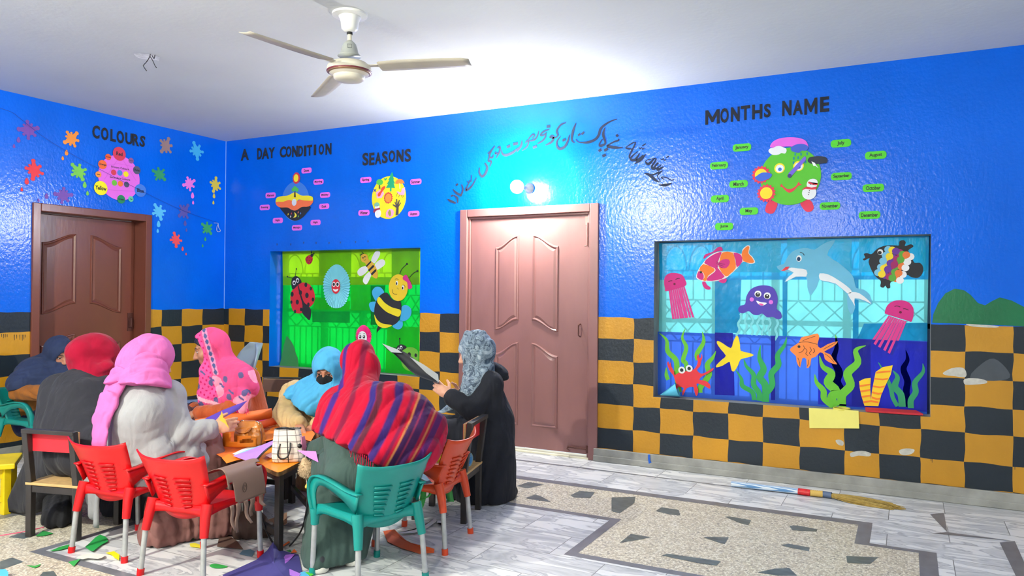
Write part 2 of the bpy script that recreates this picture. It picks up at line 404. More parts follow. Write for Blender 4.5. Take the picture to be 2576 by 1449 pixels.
# ---------------------------------------------------------------- doors
def rings_panel(mb, pl, arch, prof):
    """moulded panel: the arched outline lofted through (inset, height) steps and filled"""
    V, Fc = [], []
    for ins, h in prof:
        P = arch_panel(arch[0]+ins, arch[1]-ins, arch[2]+ins, arch[3]-ins, *arch[4:]); n = len(P); V += [pl.to3(q[0], q[1], h) for q in P]
    for k in range(len(prof)-1):
        for i in range(n): Fc.append((k*n+i, k*n+(i+1) % n, (k+1)*n+(i+1) % n, (k+1)*n+i))
    q = (len(prof)-1)*n; Fc += [(q+i, q+i+1, q+n-2-i, q+n-1-i) for i in range(n//2-1)]
    mb.add(V, Fc)
def arch_panel(u0, u1, v0, v1, rise, side, bot=0.0):
    """panel outline with an ogee top (higher toward side +1/-1) and an optional ogee bottom"""
    top = []; k = 9
    for i in range(k+1):
        t = i/k; s = t*t*(3-2*t); s = s if side > 0 else 1-s
        top.append((u0+(u1-u0)*t, v1-rise+rise*s))
    low = []
    for i in range(k+1):
        t = i/k; s = t*t*(3-2*t); s = s if side > 0 else 1-s; low.append((u0+(u1-u0)*t, v0+bot*s))
    return low+top[::-1]
PROF = [(0.0, 0.0), (0.005, 0.009), (0.012, 0.011), (0.024, 0.002), (0.042, 0.009), (0.048, 0.009)]

# door_1: in the long wall, leaf nearly flush
d1 = empty('door_1', (3.518, 0.05, 0)); tag(d1, kind='structure')
mb = MB()
for lo, hi in [((2.880, -0.018, 0), (2.952, 0.10, 2.030)), ((4.083, -0.018, 0), (4.157, 0.10, 2.030)), ((2.952, -0.018, 1.965), (4.083, 0.10, 2.030))]: mb.box(lo, hi)
for lo, hi in [((2.952, 0.008, 0), (2.972, 0.10, 1.965)), ((4.060, 0.008, 0), (4.083, 0.10, 1.965)), ((2.972, 0.008, 1.945), (4.060, 0.10, 1.965))]: mb.box(lo, hi)
mb.build('door_frame', M_BROWN2, d1, bevel=0.005)
mb = MB().box((2.974, 0.022, 0.035), (4.058, 0.062, 1.943))
leaf1 = mb.build('door_leaf', M_BROWN2, d1, bevel=0.003)
PD = Plane(1, 0.022)
for u0, u1, v0, v1, rise, side, bot in [(3.215, 3.44, 1.00, 1.80, 0.10, 1, 0.09), (3.56, 3.80, 1.00, 1.80, 0.10, -1, 0.09), (3.215, 3.44, 0.215, 0.905, 0.10, 1, 0.0), (3.56, 3.80, 0.215, 0.905, 0.10, -1, 0.0)]:
    mb = MB(); rings_panel(mb, PD, (u0, u1, v0, v1, rise, side, bot), PROF)
    mb.build('door_panel', M_BROWN2, d1)
mb = MB().tube([(4.055, 0.008, 1.88), (4.055, 0.008, 1.70), (4.055, -0.012, 1.695), (4.04, -0.012, 1.695)], 0.006, 8); mb.box((4.035, 0.010, 1.86), (4.085, 0.022, 1.93)); mb.build('top_bolt', mat('painted_iron', (150, 110, 104), 0.4, 0.5, 0.1, 20, metal=0.3), d1)
mb = MB().tube([(3.90, 0.004, 0.085), (4.10, 0.004, 0.078)], 0.008, 8); mb.tube([(3.905, 0.004, 0.085), (3.905, -0.02, 0.075), (3.93, -0.02, 0.06)], 0.006, 8); mb.box((4.06, -0.004, 0.05), (4.10, 0.022, 0.11)); mb.build('bottom_bolt', mat('brown_iron', (92, 56, 50), 0.35, 0.5, 0.1, 20, metal=0.3), d1)
mb = MB().tube([(3.995, 0.016, 1.07), (3.995, -0.018, 1.06), (3.995, -0.018, 0.98), (3.995, 0.016, 0.97)], 0.006, 8); mb.build('pull_handle', mat('brown_iron'), d1)
tag(MB().box((2.952, -0.004, 0.0), (4.083, 0.10, 0.014)).build('trim_1', mat('cream_sill', (226, 220, 196), 0.6, 0.3), bevel=0.003), kind='structure')

# door_2: in the left wall, leaf set deep in its frame
d2 = empty('door_2', (-0.1, -1.4175, 0)); tag(d2, kind='structure')
mb = MB()
for lo, hi in [((-0.2, -1.965, 0), (0.018, -1.900, 2.020)), ((-0.2, -0.935, 0), (0.018, -0.872, 2.020)), ((-0.2, -1.900, 1.955), (0.018, -0.935, 2.020))]: mb.box(lo, hi)
mb.build('door_frame', M_BROWN, d2, bevel=0.005)
leaf2 = MB().box((-0.185, -1.898, 0.01), (-0.145, -0.938, 1.953)).build('door_leaf', M_BROWN, d2, bevel=0.003)
PD2 = Plane(0, -0.145)
for u0, u1, v0, v1, rise, side, bot in [(-1.80, -1.50, 1.10, 1.80, 0.09, 1, 0.09), (-1.37, -1.07, 1.10, 1.80, 0.09, -1, 0.09), (-1.80, -1.50, 0.2, 0.93, 0.09, 1, 0.0), (-1.37, -1.07, 0.2, 0.93, 0.09, -1, 0.0)]:
    mb = MB(); rings_panel(mb, PD2, (u0, u1, v0, v1, rise, side, bot), PROF); mb.build('door_panel', M_BROWN, d2)
mb = MB().tube([(-0.145, -0.985, 1.06), (-0.11, -0.985, 1.05), (-0.11, -0.985, 0.97), (-0.145, -0.985, 0.96)], 0.006, 8); mb.box((-0.146, -1.0, 0.93), (-0.138, -0.95, 1.10)); mb.build('pull_handle', mat('brown_iron'), d2)

# ---------------------------------------------------------------- floor: marble slabs, terrazzo panels, dark strips, stone chips
def marble():
    m = bpy.data.materials.new('marble_slabs'); m.use_nodes = True; nt = m.node_tree; N, L = nt.nodes, nt.links; b = N['Principled BSDF']
    tc = N.new('ShaderNodeTexCoord'); mp = N.new('ShaderNodeMapping'); L.new(tc.outputs['Object'], mp.inputs[0])
    mp.inputs['Location'].default_value = (0.13, 0.08, 0)
    br = N.new('ShaderNodeTexBrick'); br.offset = 0.5; br.inputs['Scale'].default_value = 1.0; br.inputs['Mortar Size'].default_value = 0.0022
    br.inputs['Brick Width'].default_value = 0.60; br.inputs['Row Height'].default_value = 0.30; br.inputs['Mortar Smooth'].default_value = 0.1
    br.inputs['Color1'].default_value = (0, 0, 0, 1); br.inputs['Color2'].default_value = (1, 1, 1, 1); L.new(mp.outputs[0], br.inputs['Vector'])
    off = N.new('ShaderNodeVectorMath'); off.operation = 'MULTIPLY_ADD'; L.new(br.outputs['Color'], off.inputs[0]); off.inputs[1].default_value = (7.3, 4.1, 0); L.new(tc.outputs['Object'], off.inputs[2])
    w = N.new('ShaderNodeTexNoise'); w.inputs['Scale'].default_value = 3.0; w.inputs['Detail'].default_value = 8; w.inputs['Distortion'].default_value = 1.6
    ro = N.new('ShaderNodeMapping'); ro.inputs['Rotation'].default_value = (0, 0, 0.6); ro.inputs['Scale'].default_value = (0.7, 2.6, 1); L.new(off.outputs[0], ro.inputs[0]); L.new(ro.outputs[0], w.inputs['Vector'])
    rp = N.new('ShaderNodeValToRGB'); e = rp.color_ramp.elements; e[0].position = 0.33; e[0].color = lin((176, 180, 186)); e[1].position = 0.58; e[1].color = lin((228, 229, 231))
    x = e.new(0.46); x.color = lin((208, 210, 214)); x = e.new(0.505); x.color = lin((166, 170, 178)); x = e.new(0.525); x.color = lin((222, 224, 227)); L.new(w.outputs[0], rp.inputs[0])
    mo = N.new('ShaderNodeMixRGB'); mo.inputs[2].default_value = lin((118, 120, 124)); L.new(br.outputs['Fac'], mo.inputs[0]); L.new(rp.outputs[0], mo.inputs[1])
    L.new(mo.outputs[0], b.inputs['Base Color']); b.inputs['Roughness'].default_value = 0.32; b.inputs['Specular IOR Level'].default_value = 0.4
    n2 = N.new('ShaderNodeTexNoise'); n2.inputs['Scale'].default_value = 12; L.new(tc.outputs['Object'], n2.inputs['Vector'])
    mr = N.new('ShaderNodeMapRange'); mr.inputs[3].default_value = 0.22; mr.inputs[4].default_value = 0.5; L.new(n2.outputs[0], mr.inputs[0]); L.new(mr.outputs[0], b.inputs['Roughness'])
    return m
def terrazzo():
    m = bpy.data.materials.new('terrazzo'); m.use_nodes = True; nt = m.node_tree; N, L = nt.nodes, nt.links; b = N['Principled BSDF']
    tc = N.new('ShaderNodeTexCoord'); v = N.new('ShaderNodeTexVoronoi'); v.inputs['Scale'].default_value = 105; L.new(tc.outputs['Object'], v.inputs['Vector'])
    rp = N.new('ShaderNodeValToRGB'); rp.color_ramp.interpolation = 'CONSTANT'; e = rp.color_ramp.elements
    e[0].position = 0; e[0].color = lin((190, 180, 160)); e[1].position = 0.35; e[1].color = lin((214, 204, 184))
    for p_, c_ in [(0.55, (232, 226, 210)), (0.75, (166, 158, 142)), (0.85, (222, 216, 202)), (0.95, (140, 134, 126))]: x = e.new(p_); x.color = lin(c_)
    sx = N.new('ShaderNodeSeparateXYZ'); L.new(v.outputs['Color'], sx.inputs[0]); L.new(sx.outputs[0], rp.inputs[0])
    v2 = N.new('ShaderNodeTexVoronoi'); v2.feature = 'DISTANCE_TO_EDGE'; v2.inputs['Scale'].default_value = 105; L.new(tc.outputs['Object'], v2.inputs['Vector'])
    mr = N.new('ShaderNodeMapRange'); mr.inputs[1].default_value = 0.02; mr.inputs[2].default_value = 0.09; L.new(v2.outputs['Distance'], mr.inputs[0])
    mo = N.new('ShaderNodeMixRGB'); mo.inputs[1].default_value = lin((176, 168, 150)); L.new(mr.outputs[0], mo.inputs[0]); L.new(rp.outputs[0], mo.inputs[2])
    L.new(mo.outputs[0], b.inputs['Base Color']); b.inputs['Roughness'].default_value = 0.42; return m
M_MARBLE, M_TERR = marble(), terrazzo()
M_STRIP = mat('dark_marble_strip', (112, 114, 122), 0.34, 0.4, 0.16, 9, stretch=(2, 1, 1))
M_CHIP = mat('dark_green_marble', (92, 102, 104), 0.34, 0.4, 0.30, 16, stretch=(1, 2, 1))
floor = MB().box((-0.3, ROOM_Y-0.2, -0.1), (ROOM_X, 0.3, 0.0)).build('floor', M_MARBLE); tag(floor, kind='structure')
def inlay(name, P, m, z):
    P = [tuple(p) for p in P]; ar = sum(P[i-1][0]*P[i][1]-P[i][0]*P[i-1][1] for i in range(len(P)))
    if ar < 0: P = P[::-1]
    return mobj(name, [(p[0], p[1], z) for p in P], [tuple(range(len(P)))], m, floor)
def FX(*pts): return [fl(*p)[:2] for p in pts]
cf = crop(1.7453, 1100, 1100)                                  # floor crop of the photo
def FC(*pts): return [fl(*cf(*p))[:2] for p in pts]
inlay('terrazzo_panel', [(1.75, -4.1), (6.37, -4.1), (6.37, -1.20), (6.07, -1.20), (6.07, -0.83), (1.75, -0.83)], M_TERR, 0.0006)
OUT = [(1.67, -4.6), (6.45, -4.6), (6.45, -1.155), (6.14, -1.155), (6.14, -0.75), (1.67, -0.75)]
INN = [(1.75, -4.6), (6.37, -4.6), (6.37, -1.20), (6.07, -1.20), (6.07, -0.83), (1.75, -0.83)]
def band(O, I, z, m=None):
    n = len(O)
    return mobj('dark_strip', [(p[0], p[1], z) for p in O+I], [(i, (i+1) % n, n+(i+1) % n, n+i) for i in range(n)], m or M_STRIP, floor)
band(OUT[1:]+OUT[:1], INN[1:]+INN[:1], 0.0012)
IN1 = [(2.44, -3.36), (5.95, -3.36), (5.95, -2.05), (4.845, -2.05), (4.845, -1.395), (2.44, -1.395)]
IN2 = [(2.49, -3.31), (5.90, -3.31), (5.90, -2.105), (4.79, -2.105), (4.79, -1.45), (2.49, -1.45)]
inlay('marble_field', IN1, M_MARBLE, 0.0010); band(IN1, IN2, 0.0014)
# second strip running along the wall and stepping at the right
S2 = [(0.9, -0.31), (6.44, -0.385), (6.44, -0.80), (6.755, -0.80), (6.755, -3.5)]
S1 = [(0.9, -0.24), (6.515, -0.31), (6.515, -0.735), (6.83, -0.735), (6.83, -3.5)]
mobj('dark_strip', [(p[0], p[1], 0.0012) for p in S1+S2], [(i, i+1, 6+i-1, 5+i) for i in range(4)], M_STRIP, floor)
for P in [[(350, 215), (400, 197), (470, 208), (395, 225)], [(385, 268), (430, 252), (460, 262), (500, 285), (440, 278)], [(585, 255), (625, 236), (692, 242), (672, 268), (600, 265)],
          [(765, 265), (870, 262), (865, 290), (800, 335), (765, 325)], [(958, 325), (985, 308), (1060, 320), (1068, 345), (1020, 340)], [(1262, 350), (1280, 348), (1378, 365), (1365, 388), (1320, 375)],
          [(1545, 390), (1580, 388), (1670, 405), (1665, 415), (1560, 410)], [(800, 465), (850, 425), (940, 440), (880, 452)], [(1168, 440), (1180, 438), (1280, 440), (1262, 470), (1230, 462)],
          [(1508, 475), (1540, 468), (1635, 485), (1632, 502), (1545, 485)], [(985, 520), (1010, 512), (1245, 545), (1225, 565), (1150, 555)], [(1795, 522), (1935, 528), (1900, 558), (1800, 552)],
          [(1405, 595), (1480, 578), (1545, 575), (1580, 609), (1500, 609)]]: inlay('stone_chip', FC(*P), M_CHIP, 0.0016)
for P in [[(0, 1413), (31, 1403), (60, 1414), (0, 1435)], [(108, 1440), (135, 1437), (145, 1452), (95, 1455)], [(20, 1352), (55, 1340), (95, 1346), (60, 1356)]]: inlay('stone_chip', FX(*P), M_CHIP, 0.0016)

# ---------------------------------------------------------------- windows: iron frame and grille behind, coloured film in front
def window(name, hole, yb, mull, m_frame):
    u0, u1, v0, v1 = hole; w = empty(name, ((u0+u1)/2, yb, v0)); tag(w, kind='structure')
    fr = MB()
    for a, b in [((u0, v0), (u1, v0)), ((u0, v1), (u1, v1)), ((u0, v0), (u0, v1)), ((u1, v0), (u1, v1))]: fr.bar((a[0], yb, a[1]), (b[0], yb, b[1]), 0.07, 0.05)
    for x in mull: fr.bar((x, yb, v0), (x, yb, v1), 0.05, 0.055)
    zr = v0+(v1-v0)*0.49; fr.bar((u0, yb, zr), (u1, yb, zr), 0.035, 0.05, up=(0, 1, 0))
    fr.build('window_frame', m_frame, w)
    g = MB(); xs = [u0]+list(mull)+[u1]
    for a, b in zip(xs[:-1], xs[1:]):
        n = max(2, int((b-a)/0.075)); ym = yb-0.012
        for k in range(1, n):
            x = a+(b-a)*k/n; g.bar((x, ym, v0), (x, ym, zr-0.16), 0.010); g.bar((x, ym, zr+0.16), (x, ym, v1-0.22), 0.010)
        m = 3; s = (b-a)/m
        for k in range(m):
            for za, zb in ((zr-0.16, zr), (zr, zr+0.16)):
                g.bar((a+s*k, ym, za), (a+s*(k+1), ym, zb), 0.010); g.bar((a+s*k, ym, zb), (a+s*(k+1), ym, za), 0.010)
        for q in (zr-0.16, zr+0.16, v1-0.22): g.bar((a, ym, q), (b, ym, q), 0.012)
        for k in range(2):
            c = a+(b-a)*(0.27+0.46*k); r = (b-a)*0.21
            g.tube([(c+r*math.cos(t), ym, v1-0.22+0.19*math.sin(t)) for t in np.linspace(0, math.pi, 12)], 0.006, 6)
    g.build('window_grille', m_frame, w)
    return w
M_FR = mat('grey_window_iron', (70, 84, 110), 0.5, 0.4, 0.1, 8)
window('window_1', WIN_G, 0.205, (1.18, 1.66, 2.10), mat('green_grey_iron', (60, 84, 70), 0.5))
window('window_2', WIN_S, 0.19, (5.03, 5.46, 5.94), M_FR)
# ---------------------------------------------------------------- coloured film over the windows
def film(rgb, tr=0.5): return mat('film_%d_%d_%d' % tuple(rgb), rgb, 0.28, 0.45, 0.10, 5, 0.55, 26, trans=tr, bdist=0.006, crumple=11, stretch=(1, 1, 0.55))
GC = crop(3.814, 660, 600); C6 = crop(3.22, 1620, 570); C7 = crop(2.958, 1940, 570)
def filmset(name, pl, label, cat, polys, group=None, z0=0.0):
    base = None
    for k, (P, m, cr) in enumerate(polys):
        o = cut(name if k == 0 else 'film_tint', pl, P, m, z0+0.0008*k, 0.0004, base, 0, cr)
        if k == 0: base = tag(o, label, cat, group)
    return base
LIME, LIME2, GRN, GRN2, DGRN = film((150, 214, 20)), film((128, 196, 24)), film((10, 206, 66)), film((40, 200, 52)), film((10, 140, 62))
e = 0.0
uG = lambda x0, y0, x1, y1: [(x0, y0), (x1, y0), (x1, y1), (x0, y1)]
filmset('lime_film', PG, 'lime green film band across the top of the garden window', 'plastic sheet',
        [([(195, 118), (1535, 100), (1535, 442), (200, 448)], LIME, GC), ([(200, 365), (1508, 372), (1508, 442), (200, 445)], LIME2, GC), ([(548, 122), (858, 115), (856, 365), (548, 365)], LIME2, GC),
         ([(1245, 112), (1508, 108), (1508, 440), (1245, 440)], LIME2, GC)], None, 0.004)
filmset('green_film', PG, 'bright green film covering the lower part of the garden window', 'plastic sheet',
        [([(200, 436), (1535, 430), (1535, 1312), (1180, 1300), (180, 1235)], GRN, GC), ([(1040, 450), (1180, 450), (1150, 700), (1160, 830), (1040, 828)], DGRN, GC), ([(480, 700), (840, 700), (840, 810), (480, 800)], film((14, 172, 74)), GC),
         ([(1200, 840), (1505, 850), (1505, 1300), (1180, 1290)], GRN2, GC), ([(850, 446), (1040, 450), (1040, 690), (850, 690)], GRN2, GC), ([(495, 560), (845, 600), (840, 690), (495, 680)], GRN2, GC)])
CY, CY2, AQ, SKY, ROY, BLU = film((0, 170, 232)), film((0, 196, 228)), film((120, 222, 228), 0.55), film((0, 160, 214), 0.55), film((26, 34, 178)), film((58, 108, 224), 0.55)
filmset('cyan_film', PS, 'cyan film band across the top of the sea window', 'plastic sheet',
        [([(1658, 612), (2337, 594), (2335, 703), (1660, 704)], CY, None), ([(590, 125), (1110, 118), (1110, 372), (590, 370)], CY2, C6), ([(120, 92), (600, 92), (600, 340), (120, 345)], CY2, C7), ([(655, 88), (1150, 85), (1150, 335), (655, 340)], CY2, C7)], None, 0.004)
filmset('aqua_film', PS, 'pale aqua film band across the middle of the sea window', 'plastic sheet',
        [([(1660, 694), (2335, 693), (2332, 866), (1657, 841)], AQ, None), ([(575, 418), (790, 418), (770, 862), (575, 858)], SKY, C6), ([(690, 722), (1162, 715), (1162, 858), (640, 838)], SKY, C7), ([(85, 380), (120, 380), (118, 815), (85, 812)], SKY, C7), ([(608, 380), (650, 380), (650, 838), (608, 835)], SKY, C7)])  # narrow sky strips paint in the darkening from the mullions behind
filmset('blue_film', PS, 'deep blue film band along the bottom of the sea window', 'plastic sheet',
        [([(1655, 834), (2332, 858), (2332, 1042), (1655, 993)], BLU, None), ([(575, 858), (722, 862), (735, 1368), (575, 1362)], ROY, C6), ([(560, 832), (1160, 858), (1160, 1378), (350, 1322), (350, 825)], film((38, 50, 196)), C7), ([(600, 840), (740, 848), (740, 1340), (600, 1330)], ROY, C7), ([(0, 815), (30, 815), (30, 1290), (0, 1290)], ROY, C7)], None, 0.004)

BLK, WHT = paper((38, 40, 46)), paper((236, 238, 240))
def kid(name, par, pl, P, m, z, cr=None, s=0): return cut(name, pl, P, m, z, 0.0006, par, s, cr)
def dot(name, par, pl, c, r, m, z, cr=None, ks=1.0, ratio=1.0, rot=0, f=None, n=20): return disc(name, pl, c, r, m, z, 0.0006, par, cr, ks, n, ratio, rot, f)
K5, K6, K7 = 1/3.814, 1/3.22, 1/2.958

# ---- garden window
INK = BLK; RED = paper((206, 44, 58))
def ladybird(lab, outline, head, mC, spots, ant, eyes, cat='ladybird'):
    o = cut('paper_ladybird', PG, outline, mC, 0.006, 0.003, None, 5, GC); tag(o, lab, cat, 'paper ladybirds on the garden window')
    kid('head', o, PG, head, BLK, 0.0095, GC, 5)
    for x, y, r in spots: dot('spot', o, PG, (x, y), r, BLK, 0.0095, GC, K5, 0.82)
    for P in ant:
        strokes('antenna', PG, [(P, 0.006)], BLK, 0.0095, o, GC, 4); dot('antenna_tip', o, PG, P[-1], 8, BLK, 0.0096, GC, K5)
    for x, y, r in eyes:
        w = dot('eye', o, PG, (x, y), r, WHT, 0.0105, GC, K5, 0.9); dot('pupil', w, PG, (x+2, y+3), r*0.55, BLK, 0.0113, GC, K5)
    return o
lb = ladybird('big red paper ladybird with black spots at the left of the garden window', [(350, 440), (400, 422), (455, 440), (492, 490), (508, 550), (500, 610), (470, 650), (440, 668), (420, 690), (390, 712), (340, 718), (300, 690), (280, 630), (274, 560), (290, 500)],
              [(285, 445), (290, 390), (320, 362), (355, 372), (382, 420), (350, 445), (300, 490)], RED, [(424, 444, 22), (472, 480, 18), (372, 520, 24), (434, 545, 26), (292, 535, 24), (342, 610, 24), (285, 610, 16), (448, 634, 20), (492, 585, 20), (378, 680, 18), (320, 700, 18)],
              [[(325, 360), (328, 320), (333, 292)], [(295, 382), (270, 375), (247, 366)]], [(312, 425, 22), (344, 402, 22)])
kid('wing_gap', lb, PG, [(345, 450), (352, 448), (400, 600), (440, 640), (474, 690), (462, 780), (430, 762), (385, 705), (392, 640), (360, 520)], BLK, 0.0094, GC, 3)
lb2 = ladybird('small red paper ladybird at the top left of the garden window', [(430, 175), (460, 158), (484, 178), (486, 210), (470, 240), (445, 248), (425, 225), (418, 198)], [(468, 168), (472, 150), (490, 148), (496, 166), (482, 178)], paper((190, 44, 62)),
               [(440, 185, 5), (462, 185, 5), (434, 208, 5), (455, 212, 5), (475, 205, 5), (450, 232, 5), (468, 228, 5)], [[(480, 150), (482, 138), (478, 132)], [(492, 155), (500, 150), (500, 143)]], [])
lb3 = ladybird('green paper ladybird behind the tilted black card, low on the garden window', [(1345, 1080), (1380, 1050), (1430, 1042), (1480, 1060), (1503, 1100), (1503, 1200), (1490, 1240), (1440, 1270), (1390, 1262), (1350, 1220), (1335, 1150)],
               [(1295, 1070), (1300, 1035), (1330, 1015), (1365, 1022), (1390, 1045), (1350, 1075), (1340, 1095)], paper((112, 184, 60)), [(1415, 1115, 24), (1477, 1120, 18), (1440, 1170, 22), (1480, 1185, 20), (1395, 1220, 16)],
               [[(1325, 1015), (1322, 985), (1324, 960)], [(1295, 1050), (1270, 1048), (1246, 1052)]], [(1338, 1045, 17), (1312, 1060, 14)])
def rosette(lab, c, R, mC, face, mF, rot=0, ratio=0.78):
    q = GC(*c); cc = PG.px(*q); r = R*PG.scale(*q)*K5; n = 44; V = [PG.to3(cc[0], cc[1], 0.010)]; Fc = []
    for k in range(2*n):
        t = math.pi*k/n; z = 0.022 if k % 2 else 0.006; rr = r*(1+0.015*math.sin(5*t))
        V.append(PG.to3(cc[0]+rr*ratio*math.cos(t), cc[1]+rr*math.sin(t), z))
    Fc = [(0, 1+k, 1+(k+1) % (2*n)) for k in range(2*n)]
    o = mobj('paper_rosette', V, Fc, mC); tag(o, lab, 'paper rosette', 'pleated paper rosettes'); return o
ro = rosette('pale blue pleated paper rosette with a red smiling face', (720, 462), 210, paper((128, 208, 226)), None, None)
f_ = disc('face', PG, (717, 460), 70, RED, 0.018, 0.002, ro, GC, K5, 28, 0.74)
for x in (700, 736):
    w = dot('eye', f_, PG, (x, 440), 24, WHT, 0.021, GC, K5, 0.85); p_ = dot('pupil', w, PG, (x, 440), 16, BLK, 0.022, GC, K5, 0.85)
kid('mouth', f_, PG, [(692, 484), (717, 490), (743, 482), (735, 502), (717, 510), (700, 502)], WHT, 0.021, GC, 3)
ro2 = rosette('hot pink pleated paper rosette with a white smiling face above the striped shawl', (980, 940), 108, paper((248, 66, 160)), None, None, ratio=0.86)
f2 = disc('face', PG, (972, 950), 62, WHT, 0.018, 0.002, ro2, GC, K5, 28, 0.86)
for x in (952, 988):
    w = dot('eye', f2, PG, (x, 942), 17, BLK, 0.021, GC, K5, 0.8); dot('eye_glint', w, PG, (x-2, 937), 6, WHT, 0.022, GC, K5)
for P, nm in [([(945, 985), (958, 1000), (975, 1002), (992, 990)], 'smile'), ([(936, 918), (948, 912), (960, 916)], 'eyebrow'), ([(980, 914), (992, 910), (1002, 916)], 'eyebrow')]: strokes(nm, PG, [(P, .0035)], BLK, 0.021, f2, GC)

YEL = paper((238, 206, 44))
be = cut('paper_bee', PG, [(950, 180), (958, 158), (985, 148), (1012, 160), (1020, 190), (1035, 212), (1065, 232), (1090, 270), (1110, 320), (1112, 365), (1098, 384), (1070, 372), (1040, 330), (1012, 280), (990, 235), (965, 225), (952, 205)], paper((226, 178, 62)), 0.006, 0.003, None, 4, GC)
tag(be, 'small slim paper bee with white wings at the top of the garden window', 'paper bee', 'paper bees on the garden window')
for P in [[(1000, 262), (1045, 215), (1052, 228), (1005, 276)], [(1020, 302), (1070, 252), (1080, 270), (1030, 318)], [(1045, 340), (1092, 292), (1100, 312), (1058, 355)]]: kid('stripe', be, PG, P, BLK, 0.0095, GC)
for P in [[(1048, 205), (1080, 135), (1110, 118), (1132, 130), (1128, 165), (1085, 235), (1062, 228)], [(1085, 245), (1130, 205), (1165, 202), (1182, 225), (1172, 258), (1110, 300), (1092, 285)],
          [(1000, 265), (950, 278), (918, 310), (920, 342), (945, 360), (985, 340), (1018, 300)], [(1030, 320), (985, 360), (968, 405), (985, 435), (1010, 432), (1048, 350)]]: kid('wing', be, PG, P, WHT, 0.0055, GC, 4)
for P in [[(968, 152), (960, 150), (948, 160), (940, 158)], [(978, 148), (970, 140), (962, 130), (958, 132)]]: strokes('antenna', PG, [(P, 0.007)], BLK, 0.0095, be, GC, 3)
for x, y in ((972, 186), (990, 176)): dot('eye', be, PG, (x, y), 7, BLK, 0.0095, GC, K5)
strokes('ink_line', PG, [([(978, 205), (990, 210), (1000, 200)], 0.003)], BLK, 0.0095, be, GC)

bb = cut('paper_bee', PG, [(1200, 520), (1250, 580), (1300, 600), (1328, 600), (1340, 660), (1330, 740), (1300, 805), (1240, 840), (1190, 858), (1130, 845), (1095, 800), (1080, 730), (1085, 650), (1110, 580), (1150, 535)], BLK, 0.008, 0.003, None, 4, GC)
tag(bb, 'big round paper bee with blue wings and a pink bow', 'paper bee', 'paper bees on the garden window')
for P in [[(1128, 560), (1180, 615), (1250, 660), (1335, 688), (1318, 748), (1250, 728), (1180, 690), (1110, 610)], [(1082, 730), (1110, 780), (1160, 815), (1250, 832), (1190, 858), (1130, 845), (1095, 800)]]: kid('stripe', bb, PG, P, paper((240, 220, 40)), 0.0115, GC, 4)
for P in [[(1062, 545), (1060, 500), (1090, 466), (1130, 465), (1160, 490), (1172, 522), (1130, 560), (1100, 605)], [(1028, 640), (1040, 612), (1075, 605), (1098, 615), (1082, 700), (1050, 695)],
          [(1340, 660), (1370, 638), (1410, 650), (1435, 690), (1425, 745), (1385, 785), (1330, 790), (1335, 720)], [(1325, 785), (1350, 800), (1348, 845), (1315, 872), (1275, 862), (1255, 838), (1300, 800)]]: kid('wing', bb, PG, P, paper((70, 172, 226)), 0.0072, GC, 4)
hd = disc('head', PG, (1312, 472), 128, paper((236, 200, 46)), 0.0125, 0.002, bb, GC, K5, 36, 0.87)
for P in [[(1325, 345), (1345, 295), (1395, 245)], [(1418, 375), (1455, 335), (1495, 312)]]:
    strokes('antenna', PG, [(P, 0.007)], BLK, 0.012, bb, GC, 4); dot('antenna_tip', bb, PG, P[-1], 11, BLK, 0.0125, GC, K5)
for x, y in ((1300, 428), (1358, 472)):
    w = dot('eye', hd, PG, (x, y), 22, WHT, 0.0155, GC, K5, 0.62); dot('pupil', w, PG, (x-2, y+4), 13, BLK, 0.0163, GC, K5, 0.6)
strokes('ink_line', PG, [([(1258, 488), (1258, 515), (1275, 532), (1303, 535)], 0.004), ([(1282, 392), (1300, 386), (1318, 396)], 0.0035), ([(1352, 448), (1370, 448), (1384, 470)], 0.0035), ([(1300, 475), (1312, 478), (1316, 490)], 0.003)], BLK, 0.0155, hd, GC)
kid('bow', bb, PG, [(1358, 370), (1382, 348), (1400, 358), (1412, 385), (1425, 405), (1440, 440), (1448, 470), (1420, 488), (1405, 470), (1402, 430), (1385, 410), (1360, 395)], paper((206, 50, 132)), 0.0155, GC, 3)
kid('stinger', bb, PG, [(1115, 835), (1150, 855), (1120, 882), (1102, 905), (1104, 870)], BLK, 0.0076, GC)
tr = cut('paper_tree', PG, [(240, 935), (265, 965), (290, 1000), (312, 1050), (325, 1100), (345, 1150), (350, 1200), (335, 1240), (180, 1235), (185, 1160), (200, 1080), (215, 1010), (230, 960)], paper((60, 132, 76)), 0.006, 0.002, None, 3, GC)
tag(tr, 'dark green paper tree at the lower left corner of the garden window', 'paper tree')

